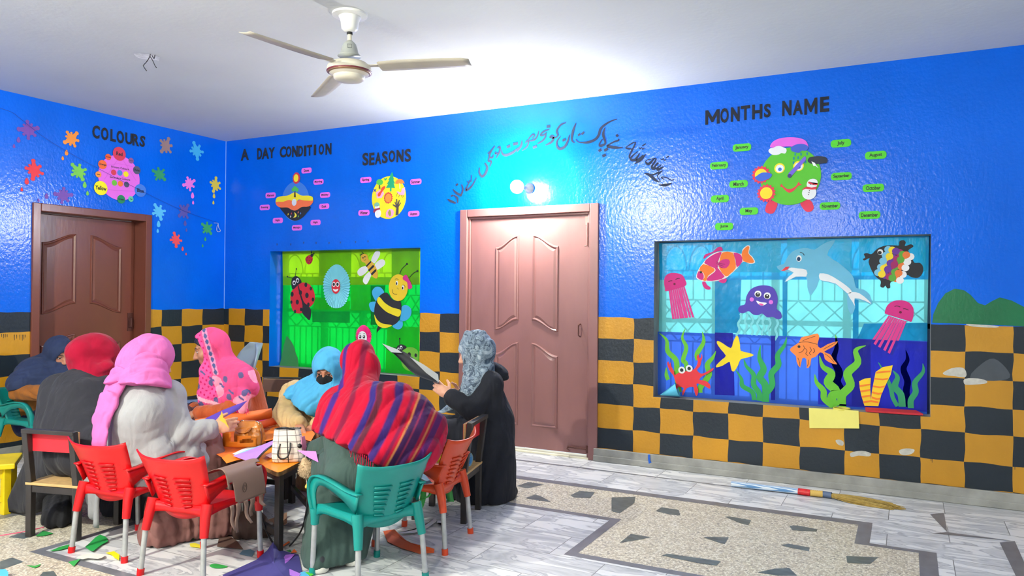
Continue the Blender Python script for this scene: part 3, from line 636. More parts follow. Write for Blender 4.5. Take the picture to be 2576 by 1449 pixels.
# ---- sea window
MAG, ORG = paper((206, 44, 130)), paper((245, 126, 50))
def sea(name, lab, P, m, cr, s=4, cat=None, off=0.006, group='paper sea creatures on the sea window'):
    return tag(cut(name, PS, P, m, off, 0.002, None, s, cr), lab, cat or 'paper cut-out', group)
OUT_W = paper((240, 234, 230))
fs = sea('paper_fish', 'orange and magenta paper fish at the top left of the sea window', [(425, 415), (440, 355), (480, 295), (530, 240), (600, 205), (720, 205), (790, 222), (800, 185), (840, 152), (862, 165), (852, 215), (880, 245), (902, 290), (860, 302), (805, 285), (755, 340), (700, 390), (668, 415), (600, 440), (510, 445), (470, 440)], OUT_W, C6, 3, 'paper fish')
for P, m in [([(431, 410), (446, 360), (480, 380), (486, 412), (472, 434)], MAG), ([(450, 352), (484, 304), (570, 340), (565, 366), (520, 400), (508, 438), (478, 434), (492, 412), (484, 375)], ORG), ([(490, 296), (535, 246), (600, 212), (632, 210), (610, 262), (600, 335), (655, 405), (595, 434), (514, 438), (526, 404), (575, 368), (575, 338)], MAG), ([(640, 210), (720, 212), (738, 270), (745, 335), (700, 382), (665, 404), (612, 338), (618, 262)], ORG), ([(728, 212), (786, 228), (798, 284), (754, 330), (744, 270)], MAG), ([(794, 222), (806, 190), (838, 160), (855, 168), (846, 216), (874, 248), (894, 288), (860, 295), (806, 278)], ORG), ([(485, 250), (500, 225), (560, 205), (600, 168), (630, 166), (640, 195), (600, 200), (540, 225), (490, 262)], MAG), ([(600, 300), (640, 268), (690, 268), (696, 300), (670, 335), (625, 335)], MAG), ([(605, 440), (668, 420), (668, 448), (640, 458)], MAG), ([(475, 448), (500, 448), (515, 475), (540, 490), (538, 510), (505, 508), (480, 480)], MAG)]: kid('scale_patch', fs, PS, P, m, 0.0085+0.0003*len(fs.children), C6, 2)
dot('eye', fs, PS, (464, 370), 9, BLK, 0.0135, C6, K6)
for P in [[(588, 285), (620, 300), (660, 305)], [(590, 300), (620, 312), (650, 322)], [(588, 320), (615, 325), (640, 335)]]: strokes('ink_line', PS, [(P, 0.002)], BLK, 0.0135, fs, C6)
def jelly(lab, dome, skirt, cr, eyes, mouth, kx):
    o = sea('paper_jellyfish', lab, dome, MAG, cr, 4, 'paper jellyfish'); a, b, c, d = [np.array(q, float) for q in skirt]; n = 9
    for k in range(n):
        t0, t1 = k/n+0.006, (k+1)/n-0.006; j = rnd.uniform(-.03, .03)
        P = [a+(b-a)*t0, a+(b-a)*t1, d+(c-d)*(t1+j), d+(c-d)*(t0+j)]; cut('tentacle', PS, P, paper((218, 60, 142)), 0.0045+0.001*(k % 2), 0.001, o, 0, cr)
    for P in eyes: strokes('closed_eye', PS, [(P, 0.004)], BLK, 0.0093, o, cr)
    dot('mouth', o, PS, mouth, 9, paper((110, 20, 60)), 0.0093, cr, kx); return o
jelly('magenta paper jellyfish with closed eyes at the left edge of the sea window', [(165, 455), (172, 410), (205, 380), (260, 376), (310, 392), (335, 430), (342, 476), (262, 505), (180, 524), (172, 500)], [(200, 510), (330, 480), (405, 735), (228, 750)], C6, [[(200, 448), (215, 440), (232, 438)], [(258, 430), (275, 420), (292, 420)]], (250, 465), K6)
jelly('magenta paper jellyfish tilted at the right side of the sea window', [(845, 640), (862, 590), (905, 556), (965, 548), (1020, 562), (1055, 600), (1060, 650), (1045, 706), (1015, 700), (930, 675), (855, 650)], [(872, 662), (1008, 705), (908, 962), (738, 856)], C7, [[(918, 595), (935, 590), (960, 598)], [(982, 612), (1000, 612), (1022, 622)]], (962, 637), K7)
oc = sea('paper_octopus', 'purple smiling paper jellyfish with wavy pale tentacles in the middle of the sea window', [(820, 628), (830, 570), (860, 515), (910, 485), (975, 476), (1040, 490), (1075, 540), (1085, 600), (1076, 665), (1110, 695), (1115, 740), (1085, 750), (1040, 730), (1000, 735), (960, 705), (930, 715), (885, 712), (850, 685), (810, 700), (775, 695), (765, 665), (785, 640)], paper((78, 62, 168)), C6, 3, 'paper jellyfish')
for x, y in ((925, 546), (1000, 560)):
    w = dot('eye', oc, PS, (x, y), 27, WHT, 0.0085, C6, K6); p_ = dot('pupil', w, PS, (x-2, y+5), 18, BLK, 0.0092, C6, K6); dot('eye_glint', w, PS, (x, y-2), 5, WHT, 0.010, C6, K6)
for x, y in ((875, 590), (1030, 612)): dot('cheek', oc, PS, (x, y), 17, paper((214, 110, 214)), 0.0085, C6, K6)
m_ = kid('mouth', oc, PS, [(912, 600), (950, 612), (995, 618), (980, 634), (952, 640), (925, 625)], WHT, 0.0085, C6, 3)
kid('tongue', m_, PS, [(928, 626), (950, 622), (972, 632), (955, 640)], paper((226, 80, 160)), 0.0092, C6, 2)
for x0, y0, x1, y1 in [(785, 705, 758, 885), (830, 705, 825, 870), (878, 715, 872, 878), (930, 722, 922, 882), (975, 722, 962, 880), (1022, 735, 1010, 885), (1080, 752, 1068, 920)]:
    P = [(x0+(x1-x0)*t+9*math.sin(6.28*1.8*t+x0), y0+(y1-y0)*t) for t in np.linspace(0, 1, 12)]
    strokes('tentacle', PS, [(P, 0.016)], paper((120, 204, 214)), 0.0045, oc, C6, 2)
do = sea('paper_dolphin', 'light blue paper dolphin with a white belly leaping in the sea window', [(42, 296), (95, 278), (118, 235), (155, 190), (210, 165), (270, 160), (322, 172), (370, 140), (420, 115), (476, 102), (450, 150), (418, 212), (500, 268), (580, 335), (615, 385), (632, 455), (690, 470), (735, 510), (750, 582), (700, 560), (620, 540), (626, 600), (598, 655), (570, 600), (566, 540), (560, 500), (480, 430), (380, 408), (358, 395), (340, 450), (318, 480), (292, 512), (270, 450), (262, 378), (180, 378), (100, 415), (128, 370), (160, 345), (75, 332)], paper((104, 180, 214)), C7, 2, 'paper dolphin')
for P in [[(108, 412), (135, 372), (168, 342), (128, 322), (150, 305), (200, 312), (262, 322), (262, 372), (185, 372)], [(362, 348), (430, 358), (500, 398), (560, 440), (600, 480), (570, 498), (480, 424), (382, 402), (360, 388)], [(605, 486), (660, 498), (720, 545), (745, 575), (700, 552), (622, 532), (624, 590), (606, 560), (572, 505)]]: kid('belly', do, PS, P, paper((226, 230, 236)), 0.0085, C7, 2)
kid('mouth', do, PS, [(75, 330), (110, 300), (138, 298), (125, 318), (100, 330)], paper((222, 60, 70)), 0.0088, C7)
w = dot('eye', do, PS, (208, 238), 24, WHT, 0.0085, C7, K7, 0.8); dot('pupil', w, PS, (206, 242), 16, paper((20, 60, 100)), 0.0092, C7, K7, 0.75)
strokes('brow', PS, [([(215, 192), (235, 198), (248, 215)], 0.004)], BLK, 0.0088, do, C7)
ff = sea('paper_fish', 'black paper fish with many coloured scales at the top right of the sea window', [(725, 265), (732, 235), (695, 252), (683, 242), (700, 230), (690, 205), (715, 198), (748, 205), (790, 165), (850, 142), (920, 140), (950, 140), (955, 110), (985, 102), (1002, 118), (995, 145), (1040, 132), (1058, 150), (1020, 178), (1045, 220), (1065, 268), (1105, 270), (1130, 300), (1125, 350), (1090, 382), (1040, 375), (1010, 360), (960, 395), (890, 414), (886, 455), (862, 458), (850, 440), (835, 455), (812, 445), (815, 405), (775, 370), (745, 320)], BLK, C7, 3, 'paper fish')
PAL = [(120, 190, 222), (104, 52, 150), (88, 160, 60), (236, 236, 240), (200, 44, 60), (240, 210, 50), (160, 40, 100), (230, 120, 60), (60, 140, 80)]
for k in range(38):
    c_, r_ = k % 7, k//7
    x = 872+c_*27-r_*19+rnd.uniform(-3, 3); y = 168+r_*44+c_*9+rnd.uniform(-3, 3)
    if ((x-905)/150)**2+((y-272)/135)**2 > 1.12 or x < 770 or (x-760)*0.9+ (y-320)*0.55 < 0: continue
    dot('scale', ff, PS, (x, y), 26, paper(PAL[(k*5+r_) % 9]), 0.0085+0.0006*(k % 3), C7, K7, n=14)
w = dot('eye', ff, PS, (812, 190), 21, WHT, 0.0105, C7, K7, 0.9); dot('pupil', w, PS, (808, 195), 13, BLK, 0.0113, C7, K7)
gf = sea('paper_fish', 'orange paper goldfish with inked fins low in the sea window', [(140, 915), (165, 890), (208, 862), (225, 825), (280, 812), (345, 795), (358, 830), (345, 875), (368, 905), (420, 875), (497, 853), (460, 895), (395, 930), (440, 950), (465, 990), (492, 1025), (440, 1012), (400, 985), (392, 950), (365, 935), (330, 970), (300, 980), (292, 1030), (266, 1053), (262, 985), (232, 980), (216, 1048), (190, 1005), (186, 965), (160, 940)], paper((246, 138, 66)), C7, 2, 'paper fish')
dot('eye', gf, PS, (208, 893), 10, BLK, 0.0085, C7, K7)
strokes('ink_line', PS, [([(208, 862), (270, 858), (345, 876)], 0.003), ([(205, 938), (230, 930), (248, 905), (240, 885)], 0.003), ([(255, 905), (268, 925), (258, 945), (275, 960)], 0.003), ([(288, 895), (300, 920), (285, 940), (298, 955)], 0.003), ([(315, 905), (325, 925), (312, 940)], 0.003), ([(235, 850), (270, 835), (330, 815)], 0.0025), ([(390, 912), (440, 885), (480, 862)], 0.0025), ([(400, 945), (440, 975), (470, 1010)], 0.0025), ([(200, 975), (212, 1010), (214, 1035)], 0.0025), ([(278, 990), (276, 1020), (268, 1040)], 0.0025)], BLK, 0.0085, gf, C7)
st = sea('paper_starfish', 'yellow paper starfish beside the crab on the sea window', [(745, 890), (765, 892), (780, 960), (785, 1005), (840, 1020), (893, 1040), (840, 1060), (785, 1075), (765, 1120), (735, 1170), (712, 1165), (700, 1110), (690, 1095), (640, 1125), (590, 1140), (590, 1120), (635, 1075), (665, 1045), (625, 995), (592, 945), (600, 925), (640, 945), (705, 985), (722, 940)], paper((242, 214, 44)), C6, 2, 'paper starfish')
cb = sea('paper_crab', 'red paper crab with googly eyes at the lower left of the sea window', [(255, 1200), (290, 1180), (340, 1170), (400, 1160), (430, 1130), (442, 1090), (432, 1055), (448, 1032), (455, 1060), (470, 1058), (472, 1028), (480, 1055), (470, 1090), (460, 1130), (435, 1160), (470, 1190), (520, 1170), (568, 1142), (560, 1165), (510, 1195), (470, 1215), (455, 1240), (500, 1245), (540, 1275), (540, 1312), (500, 1290), (450, 1270), (430, 1275), (446, 1320), (438, 1362), (425, 1365), (412, 1320), (405, 1295), (355, 1305), (335, 1340), (320, 1368), (318, 1330), (330, 1305), (285, 1295), (272, 1330), (270, 1368), (258, 1350), (258, 1300), (268, 1270), (255, 1235), (245, 1205), (215, 1165), (195, 1110), (205, 1090), (212, 1120), (222, 1095), (228, 1130), (250, 1170)], paper((230, 58, 66)), C6, 2, 'paper crab', 0.022)
for x, y in ((313, 1160), (373, 1147)):
    w = dot('eye', cb, PS, (x, y), 28, WHT, 0.0255, C6, K6); dot('pupil', w, PS, (x, y), 14, BLK, 0.027, C6, K6)
def weed(lab, blades, m, cr, off=0.005):
    base = None
    for pts, w in blades:
        n = len(pts); ws = [w*(0.25+0.75*min(1, 2.2*i/(n-1))) if i > 0 else 0.004 for i in range(n)]
        o = strokes('paper_seaweed' if base is None else 'frond', PS, [(pts, ws)], m, off+.0014*blades.index((pts, w)), base, cr, 5)
        if base is None: base = tag(o, lab, 'paper seaweed', 'paper seaweed along the bottom of the sea window')
    return base
LG, MG = paper((104, 190, 52)), paper((44, 158, 82))
weed('light green paper seaweed behind the crab', [([(125, 862), (185, 920), (195, 1010), (262, 1085), (268, 1200), (285, 1340)], 0.042), ([(335, 828), (312, 900), (345, 980), (318, 1080), (345, 1120), (340, 1300)], 0.034), ([(474, 850), (485, 935), (432, 1030), (440, 1080)], 0.036), ([(585, 1008), (560, 1060), (515, 1120), (530, 1200), (460, 1300), (455, 1345)], 0.042), ([(185, 1140), (185, 1200), (200, 1240)], 0.03)], LG, C6)
weed('dark green paper seaweed below the starfish', [([(945, 960), (935, 1060), (970, 1150), (940, 1220), (985, 1290), (985, 1420)], 0.05), ([(810, 1070), (830, 1130), (890, 1200), (890, 1280), (935, 1350), (935, 1410)], 0.038), ([(745, 1160), (790, 1230), (800, 1290), (880, 1340), (895, 1405)], 0.034), ([(1158, 895), (1140, 960), (1085, 1040), (1090, 1120), (1035, 1190), (1040, 1280), (1000, 1340)], 0.042)], MG, C6)
weed('light green paper seaweed under the goldfish', [([(480, 805), (488, 900), (465, 990), (505, 1080), (490, 1150), (525, 1230), (530, 1340)], 0.05), ([(360, 960), (385, 1040), (450, 1090), (425, 1160), (480, 1220), (450, 1280), (480, 1340)], 0.06), ([(705, 885), (630, 920), (645, 1010), (570, 1090), (590, 1180), (530, 1250), (525, 1320)], 0.055), ([(325, 1098), (340, 1160), (390, 1220), (395, 1280), (460, 1335)], 0.04)], LG, C7)
weed('dark green paper seaweed at the right end of the sea window', [([(1002, 920), (1015, 990), (985, 1060), (1015, 1150), (1005, 1230), (1020, 1340)], 0.04), ([(905, 1070), (940, 1120), (920, 1190), (965, 1250), (975, 1340)], 0.042), ([(1128, 1018), (1130, 1080), (1070, 1160), (1075, 1230), (1040, 1290), (1040, 1350)], 0.036), ([(798, 1010), (850, 1100), (890, 1200), (905, 1270), (940, 1335)], 0.026)], paper((46, 150, 100)), C7)
co = sea('paper_coral', 'yellow paper coral with orange stripes low in the sea window', [(655, 1150), (695, 1130), (742, 1125), (738, 1190), (742, 1288), (752, 1210), (778, 1080), (830, 1045), (905, 1030), (890, 1100), (860, 1160), (820, 1250), (798, 1335), (695, 1332), (672, 1260), (660, 1200)], paper((250, 206, 44)), C7, 0, 'paper coral', 0.012)
for P in [[(658, 1178), (738, 1168), (738, 1178), (660, 1192)], [(662, 1218), (738, 1208), (740, 1220), (668, 1232)], [(672, 1258), (740, 1250), (742, 1262), (676, 1272)], [(684, 1298), (745, 1290), (800, 1300), (798, 1312), (740, 1304), (688, 1312)], [(782, 1080), (840, 1072), (888, 1070), (886, 1082), (840, 1086), (780, 1092)], [(768, 1125), (830, 1130), (872, 1125), (866, 1138), (830, 1142), (765, 1136)], [(758, 1180), (810, 1188), (850, 1180), (842, 1194), (805, 1200), (756, 1192)], [(752, 1225), (800, 1236), (830, 1232), (822, 1244), (798, 1250), (750, 1238)], [(748, 1262), (790, 1275), (815, 1272), (808, 1286), (786, 1288), (748, 1276)]]: kid('stripe', co, PS, P, paper((244, 132, 44)), 0.0145, C7)
# ---------------------------------------------------------------- wall lettering, labels and charts
L1, C2, U3, M4 = crop(3.369, 0, 250), crop(4.14, 560, 330), crop(4.025, 1100, 280), crop(3.623, 1740, 220)
k1, k2, k3, k4 = 1/3.369, 1/4.14, 1/4.025, 1/3.623
M_LET = mat('charcoal_card', (42, 46, 56), 0.8, 0.12, 0.1, 14)
def heading(lab, pl, letters, cr, ks):
    cs = [pl.px(*cr(x, y)) for _, x, y, w, h, sl in letters]; c = np.mean(cs, 0)
    t = empty('cut_out_heading', pl.to3(c[0], c[1], 0.003)); tag(t, lab, 'wall lettering')
    for ch, x, y, w, h, sl in letters:
        if ch not in 'MN': text('letter', pl, ch, (x, y), w, h, M_LET, 0.003, 0.035, sl, t, cr, ks, th=0.002); continue
        q = cr(x, y); c = pl.px(*q); W_ = pl.px(q[0]+w*ks/2, q[1])[0]-pl.px(q[0]-w*ks/2, q[1])[0]; H_ = h*ks*pl.scale(*q); a = 0.24 if ch == 'N' else 0.20
        O = [(-.5, -.5), (-.5, .5), (-.5+a, .5), (.5-a, -.05), (.5-a, .5), (.5, .5), (.5, -.5), (.5-a, -.5), (-.5+a, .08), (-.5+a, -.5)] if ch == 'N' else [(-.5, -.5), (-.5, .5), (-.5+a, .5), (0, -.02), (.5-a, .5), (.5, .5), (.5, -.5), (.5-a, -.5), (.5-a, .12), (.06, -.36), (-.06, -.36), (-.5+a, .12), (-.5+a, -.5)]
        sheet('letter', pl, [(c[0]+u*W_, c[1]+v*H_) for u, v in O], M_LET, 0.003, 0.002, t)
    return t
heading('black cut-out heading COLOURS above the colour wheel', PL, [('C', 812, 276, 62, 112, -.05), ('O', 886, 293, 62, 108, 0), ('L', 957, 307, 46, 102, 0), ('O', 1018, 320, 62, 106, .05), ('U', 1090, 334, 60, 98, 0), ('R', 1150, 345, 56, 100, 0), ('S', 1206, 356, 44, 96, -.1)], L1, k1)
heading('black cut-out heading A DAY CONDITION', PR, [('A', 233, 245, 84, 120, .02), ('D', 388, 236, 50, 118, 0), ('A', 448, 232, 76, 118, 0), ('Y', 514, 226, 66, 112, 0), ('C', 630, 218, 64, 116, 0), ('O', 690, 214, 56, 112, 0), ('N', 755, 212, 58, 116, 0), ('D', 814, 208, 48, 112, 0), ('I', 861, 206, 24, 112, 0), ('T', 908, 200, 52, 112, 0), ('I', 964, 196, 24, 110, 0), ('O', 1030, 190, 54, 112, 0), ('N', 1105, 186, 62, 118, 0)], C2, k2)
heading('black cut-out heading SEASONS', PR, [('S', 1490, 292, 62, 134, .05), ('E', 1556, 290, 54, 130, 0), ('A', 1622, 284, 66, 124, 0), ('S', 1692, 272, 60, 128, 0), ('O', 1765, 262, 66, 124, 0), ('N', 1850, 258, 72, 128, 0), ('S', 1932, 252, 66, 136, .05)], C2, k2)
heading('black cut-out heading MONTHS NAME', PR, [('M', 190, 270, 130, 130, .03), ('O', 300, 256, 76, 134, 0), ('N', 398, 245, 80, 132, 0), ('T', 490, 232, 84, 132, 0), ('H', 598, 222, 92, 134, 0), ('S', 690, 212, 62, 124, 0), ('N', 868, 190, 84, 138, 0), ('A', 968, 184, 92, 132, 0), ('M', 1086, 172, 118, 146, 0), ('E', 1212, 154, 84, 138, 0)], M4, k4)

def splash_outline(c, r, rot, mirror=1):
    ang = [0.0, 0.72, 1.32, 1.98, 2.85, 3.6, 4.3, 5.3]; ln = [1.0, .68, .86, .64, .98, .70, .86, .78]; rb = [.20, .11, .16, .11, .21, .13, .15, .15]; P = []
    for a, l, b in zip(ang, ln, rb):
        ca, sa = math.cos(mirror*a+rot), math.sin(mirror*a+rot); h = l-b
        for x, y in [(0.42, -b*1.1*mirror), (h-0.10, -b*0.72*mirror)]+[(h+b*math.cos(t), b*math.sin(t)*mirror) for t in (-1.5, -0.75, 0, 0.75, 1.5)]+[(h-0.10, b*0.72*mirror), (0.42, b*1.1*mirror)]: P.append((c[0]+r*(x*ca-y*sa), c[1]+r*(x*sa+y*ca)))
    return sm(P, 3)
SPL = [('purple', (116, 74, 166), (240, 260), 88, .4, 'at the top left end of the string', [(155, 348, 20), (117, 400, 14)]), ('orange', (240, 146, 62), (605, 335), 78, .9, 'left of the COLOURS heading', [(562, 457, 20), (530, 503, 14)]),
       ('red', (226, 62, 72), (290, 600), 85, 1.7, 'above the left edge of the brown door', [(225, 700, 23), (183, 767, 14)]), ('light green', (120, 200, 82), (665, 612), 80, 2.4, 'left of the colour wheel', [(716, 730, 22), (740, 800, 16)]),
       ('purple', (118, 80, 172), (535, 815), 78, .2, 'just above the brown door frame', [(393, 825, 20), (325, 858, 12)]), ('greyish brown', (150, 122, 122), (1405, 395), 76, 1.2, 'right of the COLOURS heading', []),
       ('sky blue', (62, 176, 232), (1665, 437), 76, 2.0, 'under the ceiling near the room corner', []), ('dark green', (46, 150, 98), (1350, 635), 70, 2.8, 'right of the colour wheel', []),
       ('pink', (240, 122, 220), (1602, 716), 66, .6, 'beside the yellow one', [(1630, 820, 21), (1635, 878, 13)]), ('yellow', (222, 200, 70), (1825, 726), 66, 1.5, 'nearest the room corner', [(1812, 822, 17), (1807, 878, 13)]),
       ('sky blue', (88, 190, 240), (1345, 952), 72, 2.2, 'right of the brown door top', [(1342, 1062, 23), (1335, 1118, 14)]), ('indigo', (84, 80, 164), (1560, 950), 72, 1.0, 'hung over by the string', [(1567, 1055, 19), (1578, 1110, 12)]),
       ('red', (238, 78, 84), (1490, 1190), 64, 1.9, 'lowest of all the splashes', [(1546, 1270, 15), (1575, 1313, 9)]), ('green', (56, 162, 96), (1755, 1092), 64, 2.6, 'beside the white wire hook', [(1738, 1188, 14), (1716, 1243, 11)])]
for nm, rgb, c, r, rot, where, drops in SPL:
    q_ = L1(*c); o = sheet('paper_splash', PL, splash_outline(PL.px(*q_), 1.12*r*k1*PL.scale(*q_), rot), paper(rgb), 0.002, 0.002)
    tag(o, '%s paper paint splash %s' % (nm, where), 'paper splash', 'paper paint splashes')
    for k, (x, y, s) in enumerate(drops):
        d = disc('paper_drop', PL, (x, y), s*1.15, paper(rgb), 0.002, 0.002, None, L1, k1, 24, 0.8, 0, lambda t: 0.82+0.5*max(0, math.sin(t))**8)
        tag(d, '%s %s paper drop under the %s splash %s' % (('larger', 'smaller')[k], nm, nm, where), 'paper drop', 'paper paint drops')
# colour wheel
TXT = mat('black_print', (26, 28, 34), 0.6)
PINK = paper((230, 110, 226))
cw = disc('colour_wheel', PL, (1010, 665), 190, PINK, 0.002, 0.003, None, L1, k1, 48, 1.0); tag(cw, 'pink colour wheel chart ringed by named colour discs', 'wall chart')
strokes('fold_line', PL, [([(1000, 500), (880, 680)], 0.002), ([(1030, 500), (1150, 690)], 0.002), ([(890, 765), (1130, 780)], 0.002), ([(890, 560), (1000, 545), (1120, 570)], 0.0015)], paper((196, 84, 190)), 0.0053, cw, L1, 0)
for t, rgb, x, y, r, tw, th in [('Red', (214, 58, 84), 1007, 462, 58, 54, 32), ('Yellow', (246, 232, 30), 850, 752, 60, 94, 36), ('Blue', (66, 120, 214), 1186, 773, 54, 56, 32), ('Orange', (244, 110, 50), 864, 553, 38, 62, 20), ('Green', (30, 132, 88), 1023, 847, 36, 50, 17), ('Violet', (84, 84, 110), 1155, 600, 34, 48, 18), ('Vermilion', (236, 92, 50), 913, 489, 26, 40, 10), ('Amber', (246, 148, 62), 830, 636, 26, 28, 10), ('Purple', (140, 86, 144), 1107, 520, 24, 34, 10), ('Teal', (92, 196, 160), 1105, 845, 24, 22, 10)]:
    d = disc('colour_disc', PL, (x, y), r, paper(rgb), 0.006, 0.002, cw, L1, k1, 32); text('lettering', PL, t, (x, y), tw, th, TXT, 0.0088, 0.03, -0.03, d, L1, k1)
text('lettering', PL, 'Primary Colours', (1015, 584), 148, 22, TXT, 0.0054, 0.02, -0.0, cw, L1, k1); text('lettering', PL, 'Secondary Colours', (1015, 672), 172, 22, TXT, 0.0054, 0.02, 0, cw, L1, k1)
for x, y, rgb in [(960, 619, (212, 60, 84)), (1012, 623, (76, 126, 214)), (1064, 634, (246, 226, 30)), (966, 708, (110, 190, 60)), (1017, 715, (246, 116, 56)), (1069, 722, (76, 78, 104))]: disc('colour_dot', PL, (x, y), 24, paper(rgb), 0.0054, 0.001, cw, L1, k1, 22)
# string across the left wall, and the wire hook it is tied to
P = [PL.to3(*PL.px(*L1(x, y)), 0.014) for x, y in [(-60, 60), (90, 110), (170, 170), (420, 360), (830, 590), (1240, 800), (1500, 925), (1700, 1000), (1830, 1042)]]
tag(MB().tube(sm(P, 4, False), 0.0014, 5).build('string', mat('dark_blue_string', (10, 46, 130), 0.8)), 'thin dark string slung across the splashes on the left wall', 'string')
P = [PL.to3(*PL.px(*L1(x, y)), 0.012) for x, y in [(1808, 1048), (1842, 1052), (1832, 1080), (1832, 1115), (1850, 1122), (1862, 1112), (1848, 1090), (1842, 1060)]]
tag(MB().tube(sm(P, 4, False), 0.003, 6).build('wire_hook', mat('pale_wire', (190, 200, 214), 0.5)), 'white twisted wire hook on the left wall at the end of the string', 'hook')

def rr(pl, px, w, h, cr, ks, slope=0.0):
    q = cr(*px); c = pl.px(*q); u0 = pl.px(q[0]-w*ks/2, q[1])[0]; u1 = pl.px(q[0]+w*ks/2, q[1])[0]; a = (u1-u0)/2; b = h*ks*pl.scale(*q)/2; r = b*0.8; o = []
    for k, (sx, sy) in enumerate([(1, 1), (-1, 1), (-1, -1), (1, -1)]):
        for i in range(6):
            t = math.pi/2*(k+i/5); o.append((sx*(a-r)+r*math.cos(t), sy*(b-r)+r*math.sin(t)))
    cs, sn = math.cos(slope), math.sin(slope); return [(c[0]+x*cs-y*sn, c[1]+x*sn+y*cs) for x, y in o]
def wordlabel(t, px, w, h, rgb, cr, ks, lab, grp, tw, th, sl=0.0, sh=(0, 0)):
    o = sheet('word_label', PR, rr(PR, px, w, h, cr, ks, sl), paper(rgb), 0.002, 0.002); tag(o, lab, 'word label', grp)
    text('lettering', PR, t, (px[0]+sh[0], px[1]+sh[1]), tw, th, TXT, 0.0045, 0.03, sl, o, cr, ks)
for t, x, y, tw, lab in [('Dawn', 876, 410, 52, 'pink label reading Dawn, topmost beside the small paper sun'), ('Morning', 1001, 528, 78, 'pink label reading Morning'), ('Midday', 1069, 665, 72, 'pink label reading Midday'), ('Dusk', 1060, 783, 48, 'pink label reading Dusk'), ('Night', 970, 952, 50, 'pink label reading Night, right of the one reading Midnight'),
                         ('Midnight', 777, 1006, 74, 'pink label reading Midnight, lowest under the day chart'), ('Night', 577, 931, 48, 'pink label reading Night, left of the one reading Midnight'), ('Evening', 441, 795, 72, 'pink label reading Evening'), ('Afternoon', 502, 668, 76, 'pink label reading Afternoon')]:
    wordlabel(t, (x, y), 104, 56, (236, 112, 230), C2, k2, lab, 'pink time of day labels', tw, 26, 0.0)
for t, x, y, tw in [('Spring', 1493, 508, 72), ('Summer', 2014, 527, 92), ('Winter', 1474, 851, 80), ('Autmn', 1992, 860, 74)]:
    wordlabel(t, (x, y), 116, 58, (236, 112, 230), C2, k2, 'pink label reading %s beside the yellow seasons chart' % t, 'pink season labels', tw, 32, 0.0)
for t, x, y, w, h, tw, th in [('January', 458, 548, 168, 68, 122, 38), ('February', 250, 712, 164, 66, 128, 36), ('March', 428, 880, 168, 66, 94, 34), ('April', 258, 1015, 164, 66, 66, 40), ('May', 522, 1128, 168, 66, 64, 40), ('June', 296, 1267, 164, 66, 72, 34),
                              ('July', 1360, 510, 186, 70, 68, 42), ('August', 1677, 618, 196, 72, 116, 40), ('September', 1364, 810, 188, 68, 146, 38), ('October', 1655, 916, 196, 70, 134, 38), ('November', 1260, 1080, 186, 68, 146, 32), ('December', 1621, 1163, 196, 70, 154, 34)]:
    wordlabel(t, (x, y), w, h, (84, 204, 52), M4, k4, 'green label reading %s' % t, 'green month labels', tw, th, 0.0)

# day chart
def k_(nm, par, P, rgb, z, cr, s=0): return cut(nm, PR, P, paper(rgb), z, 0.0008, par, s, cr)
def d_(nm, par, c, r, rgb, z, cr, ks, ratio=1.0, n=24, rot=0, f=None): return disc(nm, PR, c, r, paper(rgb), z, 0.0008, par, cr, ks, n, ratio, rot, f)
RAY = lambda n: (lambda t: 0.80+0.20*abs(math.sin(n*t/2)))
dc = disc('day_chart', PR, (760, 730), 205, paper((62, 122, 214)), 0.002, 0.003, None, C2, k2, 48, 0.92); tag(dc, 'round day chart with a blue top half and a black starry lower half', 'wall chart')
k_('night_half', dc, [(612, 775), (640, 850), (700, 912), (757, 933), (820, 912), (880, 850), (906, 775)], (36, 38, 46), 0.0054, C2, 3)
k_('sand_band', dc, [(558, 735), (570, 695), (610, 680), (680, 672), (725, 650), (758, 636), (790, 652), (830, 672), (900, 672), (940, 685), (946, 715), (930, 725), (850, 722), (800, 712), (760, 740), (700, 716), (640, 735), (590, 735)], (236, 222, 44), 0.0064, C2, 3)
k_('sunset_band', dc, [(558, 735), (600, 735), (650, 728), (700, 716), (740, 722), (790, 724), (820, 712), (870, 722), (944, 712), (940, 750), (900, 785), (830, 790), (790, 815), (755, 828), (715, 815), (680, 795), (610, 795), (570, 775)], (240, 114, 70), 0.0062, C2, 3)
d_('pale_moon', dc, (751, 742), 36, (214, 222, 236), 0.0076, C2, k2, 0.9)
k_('trunk', dc, [(754, 630), (764, 630), (768, 690), (748, 690)], (58, 46, 50), 0.0072, C2)
k_('tree_crown', dc, [(758, 574), (775, 580), (780, 590), (796, 600), (794, 622), (780, 634), (762, 620), (740, 632), (726, 618), (728, 598), (742, 590), (746, 578)], (76, 184, 84), 0.0076, C2, 3)
k_('crescent', dc, [(752, 846), (770, 862), (776, 880), (766, 896), (740, 902), (752, 888), (758, 872)], (236, 222, 70), 0.0064, C2, 3)
star = lambda t: 1.0 if abs(((5*t/(2*math.pi)+0.75) % 1)-0.5) > 0.45 else 0.42
for x, y, rgb in [(688, 866, (240, 212, 60)), (714, 890, (236, 236, 240)), (722, 860, (214, 70, 80)), (793, 845, (240, 110, 80)), (818, 858, (80, 140, 220)), (794, 888, (110, 200, 90))]: d_('star', dc, (x, y), 13, rgb, 0.0064, C2, k2, 1.0, 20, 0, lambda t: 0.45+0.55*max(0, math.cos(2.5*(t-math.pi/2)))**2)
ds = disc('paper_sun', PR, (773, 490), 62, paper((206, 52, 72)), 0.0055, 0.002, None, C2, k2, 80, 0.86, 0, RAY(16)); tag(ds, 'small yellow paper sun with red rays on top of the day chart', 'paper sun')
d_('sun_face', ds, (771, 490), 40, (242, 220, 52), 0.008, C2, k2, 0.8)
